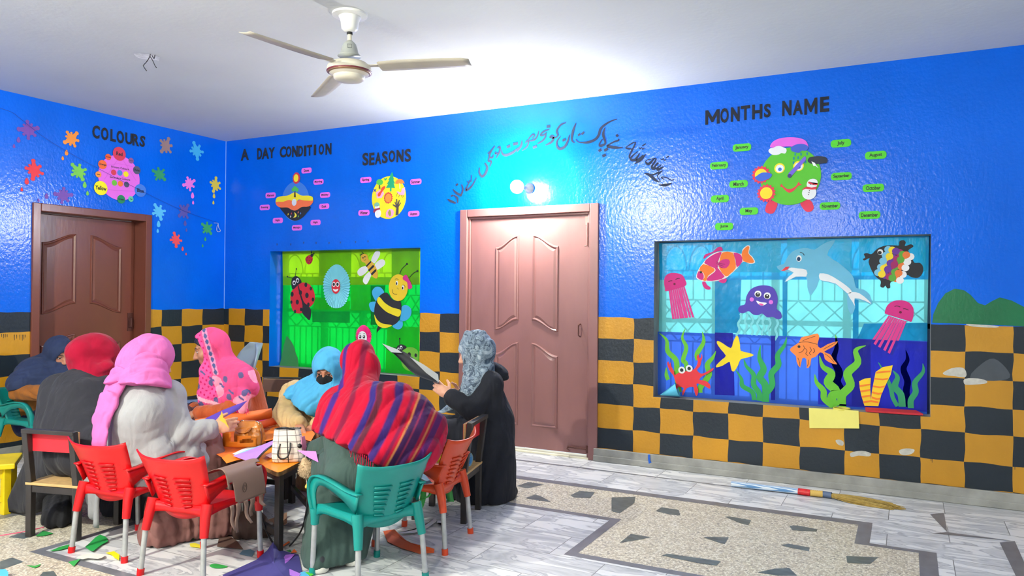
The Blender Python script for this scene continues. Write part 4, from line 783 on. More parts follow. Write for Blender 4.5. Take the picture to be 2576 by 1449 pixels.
# seasons chart
sc_ = disc('seasons_chart', PR, (1732, 692), 222, paper((232, 220, 40)), 0.002, 0.003, None, C2, k2, 48, 0.98); tag(sc_, 'round yellow seasons chart with trees, a snowman and a sun', 'wall chart')
k_('fir_tree', sc_, [(1770, 425), (1785, 468), (1777, 466), (1790, 505), (1782, 503), (1798, 548), (1786, 545), (1800, 595), (1764, 590), (1762, 628), (1746, 628), (1748, 590), (1705, 592), (1730, 550), (1714, 552), (1742, 508), (1728, 512), (1752, 468), (1742, 470)], (32, 160, 116), 0.0054, C2)
k_('tree_trunk', sc_, [(1632, 555), (1643, 555), (1647, 600), (1630, 600)], (96, 84, 60), 0.0054, C2); k_('tree_crown', sc_, [(1640, 500), (1662, 508), (1675, 528), (1668, 552), (1640, 562), (1612, 550), (1605, 530), (1618, 508)], (84, 186, 72), 0.0060, C2, 3)
k_('parasol', sc_, [(1850, 498), (1882, 512), (1900, 548), (1880, 540), (1862, 552), (1848, 540), (1830, 550), (1802, 545), (1818, 512)], (244, 132, 60), 0.0060, C2, 2); k_('parasol_pole', sc_, [(1845, 545), (1852, 545), (1854, 600), (1846, 600)], (226, 200, 190), 0.0054, C2)
k_('deck_chair', sc_, [(1872, 600), (1904, 585), (1900, 640), (1895, 668), (1845, 665), (1815, 632), (1830, 628), (1862, 640)], (240, 170, 206), 0.0058, C2); strokes('chair_legs', PR, [([(1828, 640), (1812, 682)], .004), ([(1850, 660), (1836, 690)], .004), ([(1862, 665), (1880, 692)], .004), ([(1884, 665), (1886, 688)], .004)], paper((120, 60, 60)), 0.0058, sc_, C2, 0)
k_('pink_patch', sc_, [(1602, 640), (1635, 615), (1672, 622), (1686, 650), (1660, 695), (1610, 700)], (240, 170, 200), 0.0054, C2); k_('guitar', sc_, [(1620, 660), (1632, 640), (1650, 625), (1662, 590), (1690, 572), (1698, 590), (1676, 620), (1656, 650), (1645, 675), (1625, 680)], (226, 76, 50), 0.0062, C2, 2)
k_('swallow', sc_, [(1575, 600), (1590, 610), (1608, 598), (1598, 618), (1604, 636), (1588, 624), (1576, 640), (1580, 618)], (60, 70, 150), 0.0056, C2); k_('bird', sc_, [(1685, 490), (1700, 496), (1720, 482), (1712, 505), (1696, 518)], (50, 170, 90), 0.0056, C2)
sn = d_('sun_rays', sc_, (1730, 695), 62, (206, 60, 66), 0.0056, C2, k2, 0.92, 80, 0, RAY(15)); d_('sun_face', sc_, (1730, 697), 45, (248, 146, 60), 0.0066, C2, k2, 0.9)
k_('bare_tree', sc_, [(1806, 878), (1815, 800), (1775, 770), (1778, 762), (1808, 775), (1795, 740), (1802, 735), (1815, 765), (1812, 710), (1822, 708), (1826, 760), (1842, 715), (1850, 718), (1838, 770), (1858, 742), (1862, 750), (1838, 790), (1836, 870)], (72, 64, 70), 0.0058, C2)
k_('leaf_patch', sc_, [(1705, 852), (1720, 820), (1745, 808), (1775, 815), (1790, 840), (1780, 880), (1745, 905), (1705, 892)], (240, 160, 200), 0.0054, C2); k_('leaf', sc_, [(1745, 820), (1758, 842), (1756, 880), (1740, 882), (1728, 850)], (150, 150, 60), 0.0062, C2, 2)
def snowman(par, parts, hat, scarf, cr, ks, z):
    o = None
    for c, r, ra in parts: o_ = d_('snow_body' if o is None else 'snow_head', par if o is None else o, c, r, (228, 232, 238), z, cr, ks, ra); o = o or o_; z += 0.001
    for P, rgb in hat: k_('hat', o, P, rgb, z, cr, 2)
    k_('scarf', o, scarf[0], scarf[1], z, cr, 2); return o
o = snowman(sc_, [((1622, 858), 46, 0.86), ((1614, 790), 32, 0.9)], [([(1585, 780), (1592, 755), (1612, 742), (1634, 752), (1640, 778)], (120, 180, 160))], ([(1582, 812), (1612, 806), (1642, 798), (1644, 815), (1612, 824), (1584, 850), (1576, 845)], (150, 46, 76)), C2, k2, 0.0056)
for x, y in [(1604, 784), (1622, 780)]: d_('eye', o, (x, y), 4, (30, 30, 36), 0.0084, C2, k2)
# months chart: the green weather face
mf = disc('weather_face', PR, (898, 810), 262, paper((86, 186, 50)), 0.004, 0.004, None, M4, k4, 60, 1.0); tag(mf, 'big green round weather face with a pink cap and red feet', 'wall chart')
for P in [[(705, 1030), (782, 1050), (768, 1110), (742, 1148), (700, 1148), (668, 1120)], [(985, 1040), (1075, 1022), (1112, 1085), (1098, 1125), (1055, 1135), (1020, 1110)]]: k_('foot', mf, P, (216, 56, 86), 0.0025, M4, 2)
k_('cap', mf, [(718, 548), (740, 500), (800, 468), (900, 456), (1000, 468), (1050, 500), (1062, 560), (1000, 555), (900, 540), (800, 545)], (222, 100, 220), 0.0088, M4, 3)
k_('white_cloud', mf, [(702, 585), (715, 560), (745, 552), (770, 540), (800, 535), (830, 545), (862, 560), (866, 585), (850, 605), (820, 600), (800, 612), (765, 618), (730, 612)], (226, 230, 238), 0.010, M4, 3)
k_('rain_cloud', mf, [(905, 555), (935, 530), (975, 518), (1020, 518), (1058, 535), (1062, 560), (1040, 580), (1005, 578), (980, 598), (940, 592), (912, 580)], (58, 92, 196), 0.010, M4, 3)
for x, y in [(945, 610), (998, 610), (1054, 605), (932, 648), (972, 642), (930, 688), (1040, 680)]: d_('raindrop', mf, (x, y), 15, (30, 130, 150), 0.0088, M4, k4, 0.5, 16)
k_('storm_cloud', mf, [(1058, 670), (1075, 640), (1110, 632), (1160, 628), (1215, 635), (1238, 660), (1230, 690), (1190, 695), (1150, 700), (1105, 700), (1075, 690)], (36, 44, 62), 0.010, M4, 3); k_('lightning', mf, [(1093, 676), (1125, 690), (1132, 705), (1158, 738), (1128, 716), (1112, 718)], (236, 240, 244), 0.012, M4)
for x, y in [(803, 738), (975, 718)]:
    e_ = d_('eye', mf, (x, y), 46, (244, 220, 50), 0.0088, M4, k4, 1.0); w = d_('eye_white', e_, (x+1, y+3), 35, (232, 238, 244), 0.0098, M4, k4); d_('pupil', w, (x+3, y+10), 16, (60, 110, 200), 0.0108, M4, k4)
k_('nose', mf, [(874, 808), (890, 780), (1020, 640), (1036, 628), (1046, 648), (1040, 668), (910, 812), (892, 830)], (112, 96, 212), 0.013, M4); d_('nose_tip', mf, (895, 808), 18, (66, 54, 120), 0.0142, M4, k4)
k_('mouth', mf, [(808, 905), (820, 880), (835, 900), (870, 925), (910, 925), (955, 898), (975, 862), (988, 880), (1005, 888), (970, 900), (935, 940), (890, 962), (850, 935), (830, 910)], (216, 62, 74), 0.0088, M4, 2)
for x, y, s, nm in [(634, 798, 82, 'half'), (682, 965, 82, 'full')]:
    r_ = d_('sun_rays', mf, (x, y), s, (222, 56, 84), 0.010, M4, k4, 1.0, 90, 0, RAY(15)); d_('sun_face', r_, (x, y), 54, (246, 214, 50), 0.0112, M4, k4)
k_('blue_cloud', mf, [(578, 825), (600, 805), (640, 780), (690, 778), (730, 790), (732, 808), (715, 828), (690, 840), (640, 858), (600, 848)], (58, 100, 206), 0.0124, M4, 3)
o = snowman(mf, [((1072, 962), 62, 0.98), ((1098, 885), 50, 0.9)], [([(1068, 855), (1085, 838), (1120, 835), (1145, 850), (1148, 880), (1110, 878)], (230, 234, 240)), ([(1066, 860), (1100, 868), (1146, 872), (1146, 892), (1100, 888), (1068, 878)], (206, 48, 66))], ([(1012, 930), (1050, 905), (1095, 915), (1140, 905), (1132, 930), (1080, 932), (1040, 925), (1015, 938)], (206, 48, 66)), M4, k4, 0.010)
for x, y, r in [(1086, 885, 4), (1112, 884, 4), (1075, 942, 4), (1071, 960, 4), (1067, 978, 4)]: d_('button', o, (x, y), r, (40, 40, 48), 0.0125, M4, k4)

# calligraphy over the door
G = mat('grey_painted_ink', (50, 58, 76), 0.95, 0.02, 0.1, 10)
b_, t_ = 0.022, 0.007
CAL = [
 # far right group
 ([(2245, 745), (2310, 748), (2375, 728)], [t_, b_, t_]), ([(2400, 690), (2370, 698), (2330, 675), (2290, 665), (2268, 672), (2300, 690)], t_), ([(2098, 628), (2150, 645), (2200, 690), (2245, 715), (2256, 700), (2230, 660), (2250, 625), (2282, 600)], [t_, b_, b_, t_, t_, t_, .012, t_]), ([(2120, 640), (2190, 640), (2250, 612)], .012),
 ([(2290, 560), (2240, 590), (2230, 575), (2270, 540)], [t_, b_, .012, t_]), ([(2230, 575), (2190, 580), (2172, 560), (2215, 490), (2200, 478), (2140, 535), (2110, 505), (2160, 485), (2200, 480)], [t_, b_, .015, .012, t_, b_, t_, t_, t_]), ([(2190, 580), (2215, 545), (2240, 520)], .014), ([(2262, 480), (2275, 490), (2290, 480), (2300, 495), (2318, 490)], t_), ([(2318, 470), (2345, 455)], .009),
 # name group
 ([(2110, 435), (2060, 490), (2000, 532)], [t_, b_, t_]), ([(2085, 440), (2040, 490), (2010, 490), (2050, 425)], [t_, b_, b_, t_]), ([(2010, 490), (1975, 495), (1960, 470), (2030, 405)], [b_, b_, .014, t_]), ([(1965, 480), (1945, 450), (2008, 315), (1910, 365), (1935, 378), (1975, 385)], [.012, .012, .012, t_, .014, t_]), ([(2045, 365), (2055, 380), (2070, 368), (2080, 385), (2098, 372)], t_), ([(2075, 352), (2112, 328)], .009),
 ([(1880, 370), (1800, 368), (1728, 355), (1730, 342), (1790, 310), (1835, 295), (1835, 278)], [t_, b_, b_, .012, .014, .014, t_]), ([(1812, 255), (1832, 238)], b_),
 ([(1698, 165), (1680, 235), (1702, 320), (1660, 350), (1640, 335), (1672, 280)], [t_, b_, .016, b_, .012, t_]), ([(1635, 405), (1660, 385)], b_), ([(1690, 400), (1728, 378)], b_), ([(1672, 455), (1708, 440)], b_),
 ([(1822, 78), (1740, 110), (1660, 170), (1635, 240), (1600, 285), (1540, 312), (1475, 318), (1430, 312), (1402, 285)], [t_, .014, b_, b_, b_, b_, .012, t_, t_]), ([(1405, 120), (1375, 200), (1362, 290), (1390, 320)], [t_, b_, .014, t_]), ([(1425, 245), (1450, 230)], .018), ([(1462, 235), (1488, 210)], .018),
 ([(1338, 240), (1322, 300), (1290, 360), (1240, 382), (1212, 350), (1215, 300), (1248, 255)], [t_, .016, b_, b_, .016, .014, t_]), ([(1268, 298), (1300, 285)], .02),
 ([(1305, 115), (1250, 140), (1210, 200), (1222, 240), (1205, 265)], [t_, .016, .016, .014, .012]), ([(1205, 265), (1165, 270), (1140, 262), (1160, 248), (1178, 260), (1160, 310), (1095, 345)], [.012, .014, .012, .012, .014, b_, t_]),
 ([(1108, 155), (1145, 152)], b_), ([(1135, 185), (1080, 205), (1045, 240), (1070, 245), (1110, 215)], [t_, .014, .014, .012, t_]), ([(1100, 225), (1090, 270), (1060, 305), (1015, 330)], [.012, .016, .016, t_]),
 ([(1028, 200), (1015, 250), (985, 290), (925, 300), (935, 270), (970, 235), (985, 250), (960, 280)], [t_, .014, .016, t_, .012, .012, .012, t_]), ([(970, 370), (1010, 355)], b_), ([(895, 325), (910, 300), (925, 320), (905, 365), (860, 400)], [.01, .014, .014, .016, t_]), ([(858, 295), (850, 350), (808, 412)], [t_, b_, t_]),
 ([(830, 365), (770, 415), (700, 445), (660, 430), (655, 390)], [t_, b_, b_, .016, t_]), ([(705, 365), (740, 350)], b_), ([(770, 335), (818, 325)], b_),
 ([(612, 375), (638, 362), (632, 410), (600, 475)], [.012, .014, .016, t_]), ([(638, 420), (590, 432), (600, 410)], .012), ([(585, 352), (545, 410), (530, 460), (560, 470), (572, 440)], [t_, .016, .016, .012, t_]), ([(530, 460), (520, 505), (548, 505), (545, 530), (535, 560)], [.012, .014, .014, .012, t_]), ([(512, 430), (550, 395), (585, 352)], .01),
 ([(485, 525), (508, 570), (490, 630), (455, 660), (428, 620), (430, 570)], [.012, b_, b_, b_, .016, t_]),
 ([(400, 672), (350, 760), (295, 800), (302, 765), (330, 715)], [t_, .016, b_, .014, t_]), ([(305, 705), (320, 725), (330, 700), (345, 712), (350, 645)], t_),
 ([(248, 740), (262, 790), (240, 855), (222, 830)], [.012, .016, .018, .01]), ([(160, 790), (200, 830), (245, 850)], [t_, b_, .014]), ([(190, 752), (212, 735)], .018), ([(170, 850), (205, 880), (208, 930)], [t_, b_, t_]), ([(140, 860), (165, 850)], .016), ([(105, 890), (140, 910), (190, 930)], [t_, b_, .014])]
tag(strokes('calligraphy', PR, CAL, G, 0.001, None, U3, 4), 'arched grey calligraphy painted in flowing script over the brown door', 'wall writing')
# ---------------------------------------------------------------- lamps
def bulb_lamp(lab, base, out, r, s, M):
    """round bulb in a batten holder; out = direction away from the wall"""
    base, out = A(*base), A(*out); t = empty('wall_lamp', base); tag(t, lab, 'lamp')
    mb = MB(); q = Vector(out).to_track_quat('Z', 'Y').to_matrix()
    def turn(prof, n=28):
        m2 = MB().lathe(prof, n=n); V = np.array(m2.V)@np.array(q).T+base; return V, m2.F
    V, Fc = turn([(0.045, 0.0), (0.045, 0.012), (0.032, 0.018), (0.026, 0.05), (0.016, 0.056), (0.014, 0.125), (0.022, 0.130)]); mobj('lamp_holder', V, Fc, mat('black_bakelite', (30, 32, 36), 0.4), t, True)
    V, Fc = turn([(0.014, 0.125), (0.026, 0.141), (0.030, 0.150)]); mobj('bulb_collar', V, Fc, mat('white_plastic', (226, 226, 226), 0.4), t, True)
    V, Fc = turn([(0.030, 0.150)]+[(r*math.cos(a), 0.150+r*0.75+r*math.sin(a)) for a in np.linspace(-0.7, 1.5, 12)]+[(0.001, 0.150+r*1.75)]); mobj('bulb', V, Fc, M, t, True)
    return t
q = PR.px(1333, 474)
bulb_lamp('lit white bulb in a black holder over the brown door', PR.to3(q[0], q[1], 0.0), (-0.12, -1, -0.05), 0.054, 1, emit('bulb_glow', (1.0, 0.985, 0.90), LAMP_OVER_DOOR*30))
G2 = emit('back_bulb_glow', (1.0, 0.98, 0.83), LAMP_BACK*30)
bulb_lamp('lit bulb on the wall behind the camera, farther from the open side', (2.83, ROOM_Y, 2.62), (0, 1, 0), 0.06, 1, G2)
bulb_lamp('lit bulb on the wall behind the camera, nearer to the open side', (5.28, ROOM_Y, 2.31), (0, 1, 0), 0.06, 1, emit('back_bulb_glow_dim', (1.0, 0.98, 0.83), LAMP_BACK*7))
# ---------------------------------------------------------------- furniture
M_LEG = mat('grey_steel_tube', (176, 178, 180), 0.38, 0.5, 0.12, 30, 0.1, 90, metal=0.35)
def plastic(name, rgb): return mat(name, rgb, 0.36, 0.45, 0.05, 6, 0.06, 120)
def put(root, x, y, deg, z=0.0, s=1.0):
    root.location = (x, y, z); root.rotation_euler = (0, 0, math.radians(deg)); root.scale = (s, s, s); return root
def plastic_chair(m, lab, grp='plastic armchairs with steel legs', rounded=False, arms=True):
    t = empty('plastic_armchair'); tag(t, lab, 'chair', grp)
    # seat: dished plate with a skirt
    N_ = 14; V, Fc = [], []
    for j in range(N_+1):
        for i in range(N_+1):
            u, v = -1+2*i/N_, -1+2*j/N_
            hw = 0.172-0.012*v*0-0.02*max(0, -v)
            x, y = hw*u, 0.005+0.178*v; z = 0.335-0.016*(1-u*u)*(1-v*v*0.4)-0.02*max(0, v)**6
            V.append((x, y, z))
    for j in range(N_):
        for i in range(N_): a = j*(N_+1)+i; Fc.append((a, a+1, a+N_+2, a+N_+1))
    mb = MB().add(V, Fc)
    edge = [j*(N_+1) for j in range(N_+1)][::-1]+list(range(1, N_+1))+[j*(N_+1)+N_ for j in range(1, N_+1)]+[N_*(N_+1)+i for i in range(N_-1, 0, -1)]
    top = [V[k] for k in edge]; n = len(top)
    low = []
    for (x, y, z) in top:
        a = abs(x)/0.172; b = abs(y)/0.178; drop = 0.030+0.035*max(a*b, 0)**3
        low.append((x*1.02, y*1.02, z-drop))
    mb.add(top+low, [(i, (i+1) % n, n+(i+1) % n, n+i) for i in range(n)])
    mb.build('seat', m, t, True, solid=0.006, auto=0.9)
    # backrest: wide curved shell, corners swept up and out
    nu, nv = 16, 14; V, Fc = [], []
    def bk(u, v):
        hw = (0.140+0.055*v**0.9) if not rounded else (0.15+0.05*math.sin(min(1, v*1.1)*2.2))*(1 if v < 0.6 else math.sqrt(max(0.02, 1-((v-0.6)/0.42)**2)))
        x = hw*u; y = -0.160-0.075*v-0.045*v*v+0.050*(u*u)*(0.6+0.4*v)
        z = 0.300+(0.330 if rounded else 0.258)*v+(0.022*u*u*u*u*v**3 if not rounded else 0)+0.02*(1-u*u)*(v-1)*(v < 1)*0-0.035*(1-v)**2*(1-u*u)
        return (x, y, z)
    for j in range(nv+1):
        for i in range(nu+1): V.append(bk(-1+2*i/nu, j/nv))
    for j in range(nv):
        for i in range(nu): a = j*(nu+1)+i; Fc.append((a, a+nu+1, a+nu+2, a+1))
    MB().add(V, Fc).build('backrest', m, t, True, solid=0.007)
    # louvre ridges pressed into the back
    for c in (-1, 1):
        mb = MB()
        for k in range(7):
            v = 0.19+0.075*k; w = 0.15+0.014*k
            for off in (-0.010, 0.010):
                P = [A(*bk(c*(0.36-w+2*w*s_), v))+A(0, off, 0) for s_ in (0, 0.5, 1)]; mb.tube(P, 0.0042, 6)
        mb.build('louvre_ridges', m, t, True)
    # arms: sweep from the back, forward, over and down to the front sockets, with an inner rib leaving the loop open
    for sx in (-1, 1):
        path = [(0.168, -0.205, 0.44), (0.178, -0.13, 0.446), (0.192, -0.04, 0.466), (0.198, 0.06, 0.478), (0.198, 0.128, 0.468), (0.194, 0.170, 0.430), (0.186, 0.184, 0.37), (0.176, 0.176, 0.30), (0.172, 0.170, 0.255)]
        inner = [(0.160, -0.165, 0.35), (0.172, -0.10, 0.392), (0.184, -0.02, 0.424), (0.188, 0.06, 0.436), (0.187, 0.11, 0.422), (0.184, 0.135, 0.385), (0.178, 0.142, 0.34), (0.172, 0.146, 0.29), (0.170, 0.150, 0.255)]
        Po, Pi = sm(path, 4, False), sm(inner, 4, False)
        mb = MB(); wd_ = 0.017
        def ln(P, dx): return [(sx*(p[0]+dx), p[1], p[2]) for p in P]
        mb.strip(ln(Po, -wd_), ln(Po, wd_)); mb.strip(ln(Po, wd_*0.2), ln(Pi, 0.004)); 
        if arms: mb.build('arm', m, t, True, solid=0.007)
        MB().tube([(sx*0.156, -0.165, 0.345), (sx*0.160, -0.182, 0.29), (sx*0.1685, -0.1985, 0.205)], [0.026, 0.023, 0.0185], 10).build('leg_socket', m, t, True, auto=0.9)
        MB().tube([(sx*0.172, 0.165, 0.31), (sx*0.172, 0.170, 0.235)], [0.024, 0.0185], 10).build('leg_socket', m, t, True, auto=0.9)
        for a, b in [((sx*0.168, -0.198, 0.215), (sx*0.180, -0.215, 0.0)), ((sx*0.172, 0.170, 0.245), (sx*0.176, 0.180, 0.0))]:
            a, b = A(*a), A(*b); lg = MB().tube([a, a+(b-a)*0.97], 0.0125, 12).build('leg', M_LEG, t, True, auto=0.9)
            MB().tube([a+(b-a)*0.86, b], [0.0165, 0.0165], 12).build('rubber_foot', m, lg, True, auto=0.9)
    return t
RED_P, TEAL_P, ORG_P, GREY_P = plastic('red_plastic', (204, 14, 22)), plastic('teal_plastic', (12, 136, 130)), plastic('orange_plastic', (214, 72, 34)), plastic('grey_plastic', (136, 152, 166))
ca = plastic_chair(RED_P, 'red plastic armchair with a woman in a grey coat on it'); cb_ = copy_tree(ca)
put(ca, 2.788, -3.035, 5.5); put(cb_, 3.345, -3.062, 7.5); cb_['label'] = 'red plastic armchair left empty, brown cut card hanging over its arm'
put(plastic_chair(TEAL_P, 'teal plastic armchair under the woman in the striped shawl'), 4.105, -2.805, 71)
put(plastic_chair(ORG_P, 'orange plastic armchair next to the teal one'), 4.030, -2.255, 100)
put(plastic_chair(TEAL_P, 'teal plastic armchair far back under the woman in navy'), 0.44, -2.15, -84)
q = at(514, 1000, 5.50); put(plastic_chair(GREY_P, 'grey plastic chair with a rounded back behind the floral shawl', None, True, False), q[0], q[1], 150, 0, 1.46)

M_BW = mat('black_painted_wood', (44, 40, 40), 0.45, 0.5, 0.25, 12, 0.2, 50, stretch=(1, 1, 0.2))
M_TANW = mat('bare_plywood', (196, 160, 108), 0.6, 0.3, 0.15, 30, stretch=(1, 1, 6))
M_REDP = mat('red_laminate', (222, 40, 52), 0.35, 0.45)
M_ORGL = mat('orange_laminate', (244, 146, 26), 0.32, 0.5, 0.07, 5)
def wooden_chair(lab, padm):
    t = empty('wooden_chair'); tag(t, lab, 'chair', 'small black wooden chairs')
    for sx in (-1, 1):
        MB().bar((sx*0.145, -0.150, 0.0), (sx*0.145, -0.150, 0.30), 0.034).bar((sx*0.145, -0.150, 0.29), (sx*0.145, -0.185, 0.575), 0.034).build('rear_post', M_BW, t, bevel=0.003)
        MB().bar((sx*0.145, 0.145, 0.0), (sx*0.145, 0.145, 0.275), 0.034).build('leg', M_BW, t, bevel=0.003)
        MB().bar((sx*0.145, -0.14, 0.255), (sx*0.145, 0.14, 0.255), 0.022, 0.036).build('seat_rail', M_BW, t, bevel=0.002)
    MB().bar((-0.14, -0.150, 0.255), (0.14, -0.150, 0.255), 0.022, 0.036).build('seat_rail', M_BW, t, bevel=0.002)
    MB().bar((-0.14, 0.145, 0.255), (0.14, 0.145, 0.255), 0.022, 0.036).build('seat_rail', M_BW, t, bevel=0.002)
    MB().bar((-0.160, -0.187, 0.566), (0.160, -0.187, 0.566), 0.034, 0.022).build('top_rail', M_BW, t, bevel=0.002)
    MB().box((-0.165, -0.168, 0.276), (0.165, 0.165, 0.290)).build('seat', M_TANW, t, bevel=0.002)
    p = MB().box((-0.150, -0.158, 0.455), (0.150, -0.142, 0.565)).build('back_board', M_TANW, t, bevel=0.002)
    p.rotation_euler = (0.0, 0, 0)
    MB().box((-0.149, -0.142, 0.456), (0.149, -0.1405, 0.564)).box((-0.149, -0.1595, 0.456), (0.149, -0.158, 0.564)).build('board_facing', padm, p)
    return t
w1 = wooden_chair('black wooden chair with a red back board under the woman in the maroon headscarf', M_REDP); put(w1, 2.300, -3.035, 14.7)
w2 = copy_tree(w1); put(w2, 3.905, -1.80, 104); w2['label'] = 'black wooden chair with its red back board seen from the front beside the orange chair'
q = at(690, 1000, 6.3); w3 = put(wooden_chair('black wooden chair with a dark brown back board against the far wall', mat('brown_laminate', (92, 62, 52), 0.4)), q[0], q[1], 205)

def school_table(lab, P, h):
    """low table: orange laminate top on plywood, black iron legs"""
    P = [tuple(p) for p in P]; ar = sum(P[i-1][0]*P[i][1]-P[i][0]*P[i-1][1] for i in range(len(P)))
    if ar < 0: P = P[::-1]
    c = np.mean(np.array(P), 0); t = empty('school_table', (c[0], c[1], 0)); tag(t, lab, 'table', 'low orange topped tables')
    Pr = []
    for i in range(len(P)):                                   # rounded corners
        a, b, d = A(*P[i-1]), A(*P[i]), A(*P[(i+1) % len(P)]); u = (a-b)/np.linalg.norm(a-b); v = (d-b)/np.linalg.norm(d-b)
        p0, p1 = b+u*0.05, b+v*0.05
        for s_ in np.linspace(0, 1, 5): Pr.append((1-s_)**2*p0+2*s_*(1-s_)*b+s_*s_*p1)
    n = len(Pr)
    def slab(z0, z1): return [(p[0], p[1], z1) for p in Pr]+[(p[0], p[1], z0) for p in Pr], [tuple(range(n)), tuple(range(2*n-1, n-1, -1))]+[(n+i, n+(i+1) % n, (i+1) % n, i) for i in range(n)]
    mobj('tabletop', *slab(h-0.022, h-0.002), mat('worn_table_edge', (112, 84, 52), 0.6, 0.3, 0.5, 25), t); mobj('laminate', *slab(h-0.002, h), M_ORGL, t)
    ins = [c+(A(*p)-c)*0.86 for p in P]
    for p in ins: MB().bar((p[0], p[1], 0), (p[0], p[1], h-0.022), 0.032).build('leg', M_BW, t, bevel=0.002)
    for i in range(len(ins)):
        a, b = ins[i-1], ins[i]; MB().bar((a[0], a[1], h-0.04), (b[0], b[1], h-0.04), 0.02, 0.03).build('apron_rail', M_BW, t)
        if i % 2: MB().bar((a[0], a[1], 0.10), (b[0], b[1], 0.10), 0.02, 0.03).build('stretcher', M_BW, t)
    return t
TZ = 0.42
school_table('low orange topped table with the plaid handbag at its corner', [fl(634, 1158, TZ)[:2], fl(700, 1190, TZ)[:2], fl(800, 1138, TZ)[:2], fl(738, 1088, TZ)[:2]], TZ)
school_table('low orange topped table in front of the woman in the grey coat', [fl(490, 1120, TZ)[:2], fl(626, 1160, TZ)[:2], fl(735, 1085, TZ)[:2], fl(565, 1072, TZ)[:2]], TZ)

# yellow painted stool at the left edge
M_YW = mat('yellow_painted_wood', (220, 190, 12), 0.5, 0.4, 0.12, 9, 0.2, 40)
a, b = fl(38, 1166, 0.30), fl(58, 1137, 0.30); dv = (b-a)[:2]; dv = dv/np.linalg.norm(dv); sv = A(-dv[1], dv[0])
if sv@A(C_R[0], C_R[1]) > 0: sv = -sv
def YP(l, s_, z): q_ = a[:2]+dv*l+sv*s_; return (q_[0], q_[1], z)
t = empty('yellow_stool', YP(0.15, 0.2, 0)); tag(t, 'yellow painted wooden stool cut off by the left edge', 'stool')
wl = 0.34
def prism(P, z0, z1):
    n = len(P); ar = sum(P[i-1][0]*P[i][1]-P[i][0]*P[i-1][1] for i in range(n)); P = P if ar > 0 else P[::-1]
    return [(p[0], p[1], z1) for p in P]+[(p[0], p[1], z0) for p in P], [tuple(range(n)), tuple(range(2*n-1, n-1, -1))]+[(n+i, n+(i+1) % n, (i+1) % n, i) for i in range(n)]
MB().add(*prism([YP(0, 0, 0), YP(wl, 0, 0), YP(wl, 0.42, 0), YP(0, 0.42, 0)], 0.268, 0.30)).build('seat', M_YW, t, bevel=0.006)
for l, s_ in ((0.05, 0.05), (wl-0.05, 0.05), (0.05, 0.37), (wl-0.05, 0.37)): MB().bar(YP(l, s_, 0), YP(l, s_, 0.27), 0.042).build('leg', M_YW, t, bevel=0.004)
for (l0, s0), (l1, s1) in [((0.05, 0.05), (wl-0.05, 0.05)), ((0.05, 0.05), (0.05, 0.37)), ((0.05, 0.37), (wl-0.05, 0.37))]:
    MB().bar(YP(l0, s0, 0.235), YP(l1, s1, 0.235), 0.02, 0.05).build('apron', M_YW, t); MB().bar(YP(l0, s0, 0.09), YP(l1, s1, 0.09), 0.02, 0.03).build('stretcher', M_YW, t)

# ---------------------------------------------------------------- ceiling fan
FX_, FY_ = 3.525, -2.266
M_FAN = mat('cream_fan_enamel', (214, 208, 190), 0.35, 0.5, 0.06, 8); M_BLADE = mat('dusty_fan_blade', (178, 172, 158), 0.5, 0.4, 0.12, 5, stretch=(1, 1, 1)); M_PORC = mat('white_plastic_canopy', (226, 226, 222), 0.3)
fan = empty('ceiling_fan', (FX_, FY_, ROOM_H)); tag(fan, 'three bladed cream ceiling fan with maroon bands hanging from the ceiling', 'ceiling fan')
zc = ROOM_H; c0 = (FX_, FY_, 0)
MB().lathe([(0.003, zc), (0.098, zc), (0.098, zc-0.012), (0.060, zc-0.018)], c0, 40).build('ceiling_plate', M_PORC, fan, True, auto=0.7)
MB().lathe([(0.066, zc-0.012), (0.056, zc-0.030), (0.050, zc-0.050), (0.046, zc-0.085), (0.030, zc-0.103), (0.010, zc-0.105)], c0, 36).build('canopy', M_PORC, fan, True)
MB().lathe([(0.013, zc-0.095), (0.013, zc-0.20)], c0, 16).build('down_rod', M_FAN, fan, True, auto=0.8)
MB().lathe([(0.016, zc-0.100), (0.016, zc-0.118)], c0, 16).build('rubber_sleeve', mat('black_rubber', (30, 30, 30), 0.7), fan, True, auto=0.8)
MB().lathe([(0.012, zc-0.150), (0.022, zc-0.158), (0.036, zc-0.172), (0.044, zc-0.195), (0.050, zc-0.222), (0.062, zc-0.235), (0.066, zc-0.240)], c0, 36).build('lower_canopy', mat('grey_fan_enamel', (166, 170, 166), 0.4), fan, True)
zb = 2.555
MB().lathe([(0.06, zb+0.052), (0.098, zb+0.042), (0.120, zb+0.024), (0.124, zb+0.010), (0.124, zb-0.004)], c0, 48).lathe([(0.112, zb-0.018), (0.098, zb-0.026), (0.088, zb-0.030), (0.086, zb-0.046), (0.072, zb-0.056), (0.045, zb-0.060), (0.001, zb-0.061)], c0, 48).build('motor_housing', M_FAN, fan, True, auto=0.9)
MB().lathe([(0.1235, zb-0.003), (0.126, zb-0.006), (0.124, zb-0.012)], c0, 48).build('trim_ring', mat('maroon_band', (112, 44, 52), 0.4), fan, True)
MB().lathe([(0.123, zb-0.011), (0.117, zb-0.016), (0.108, zb-0.020)], c0, 48).build('trim_ring', mat('bronze_band', (150, 120, 92), 0.35, metal=0.5), fan, True)
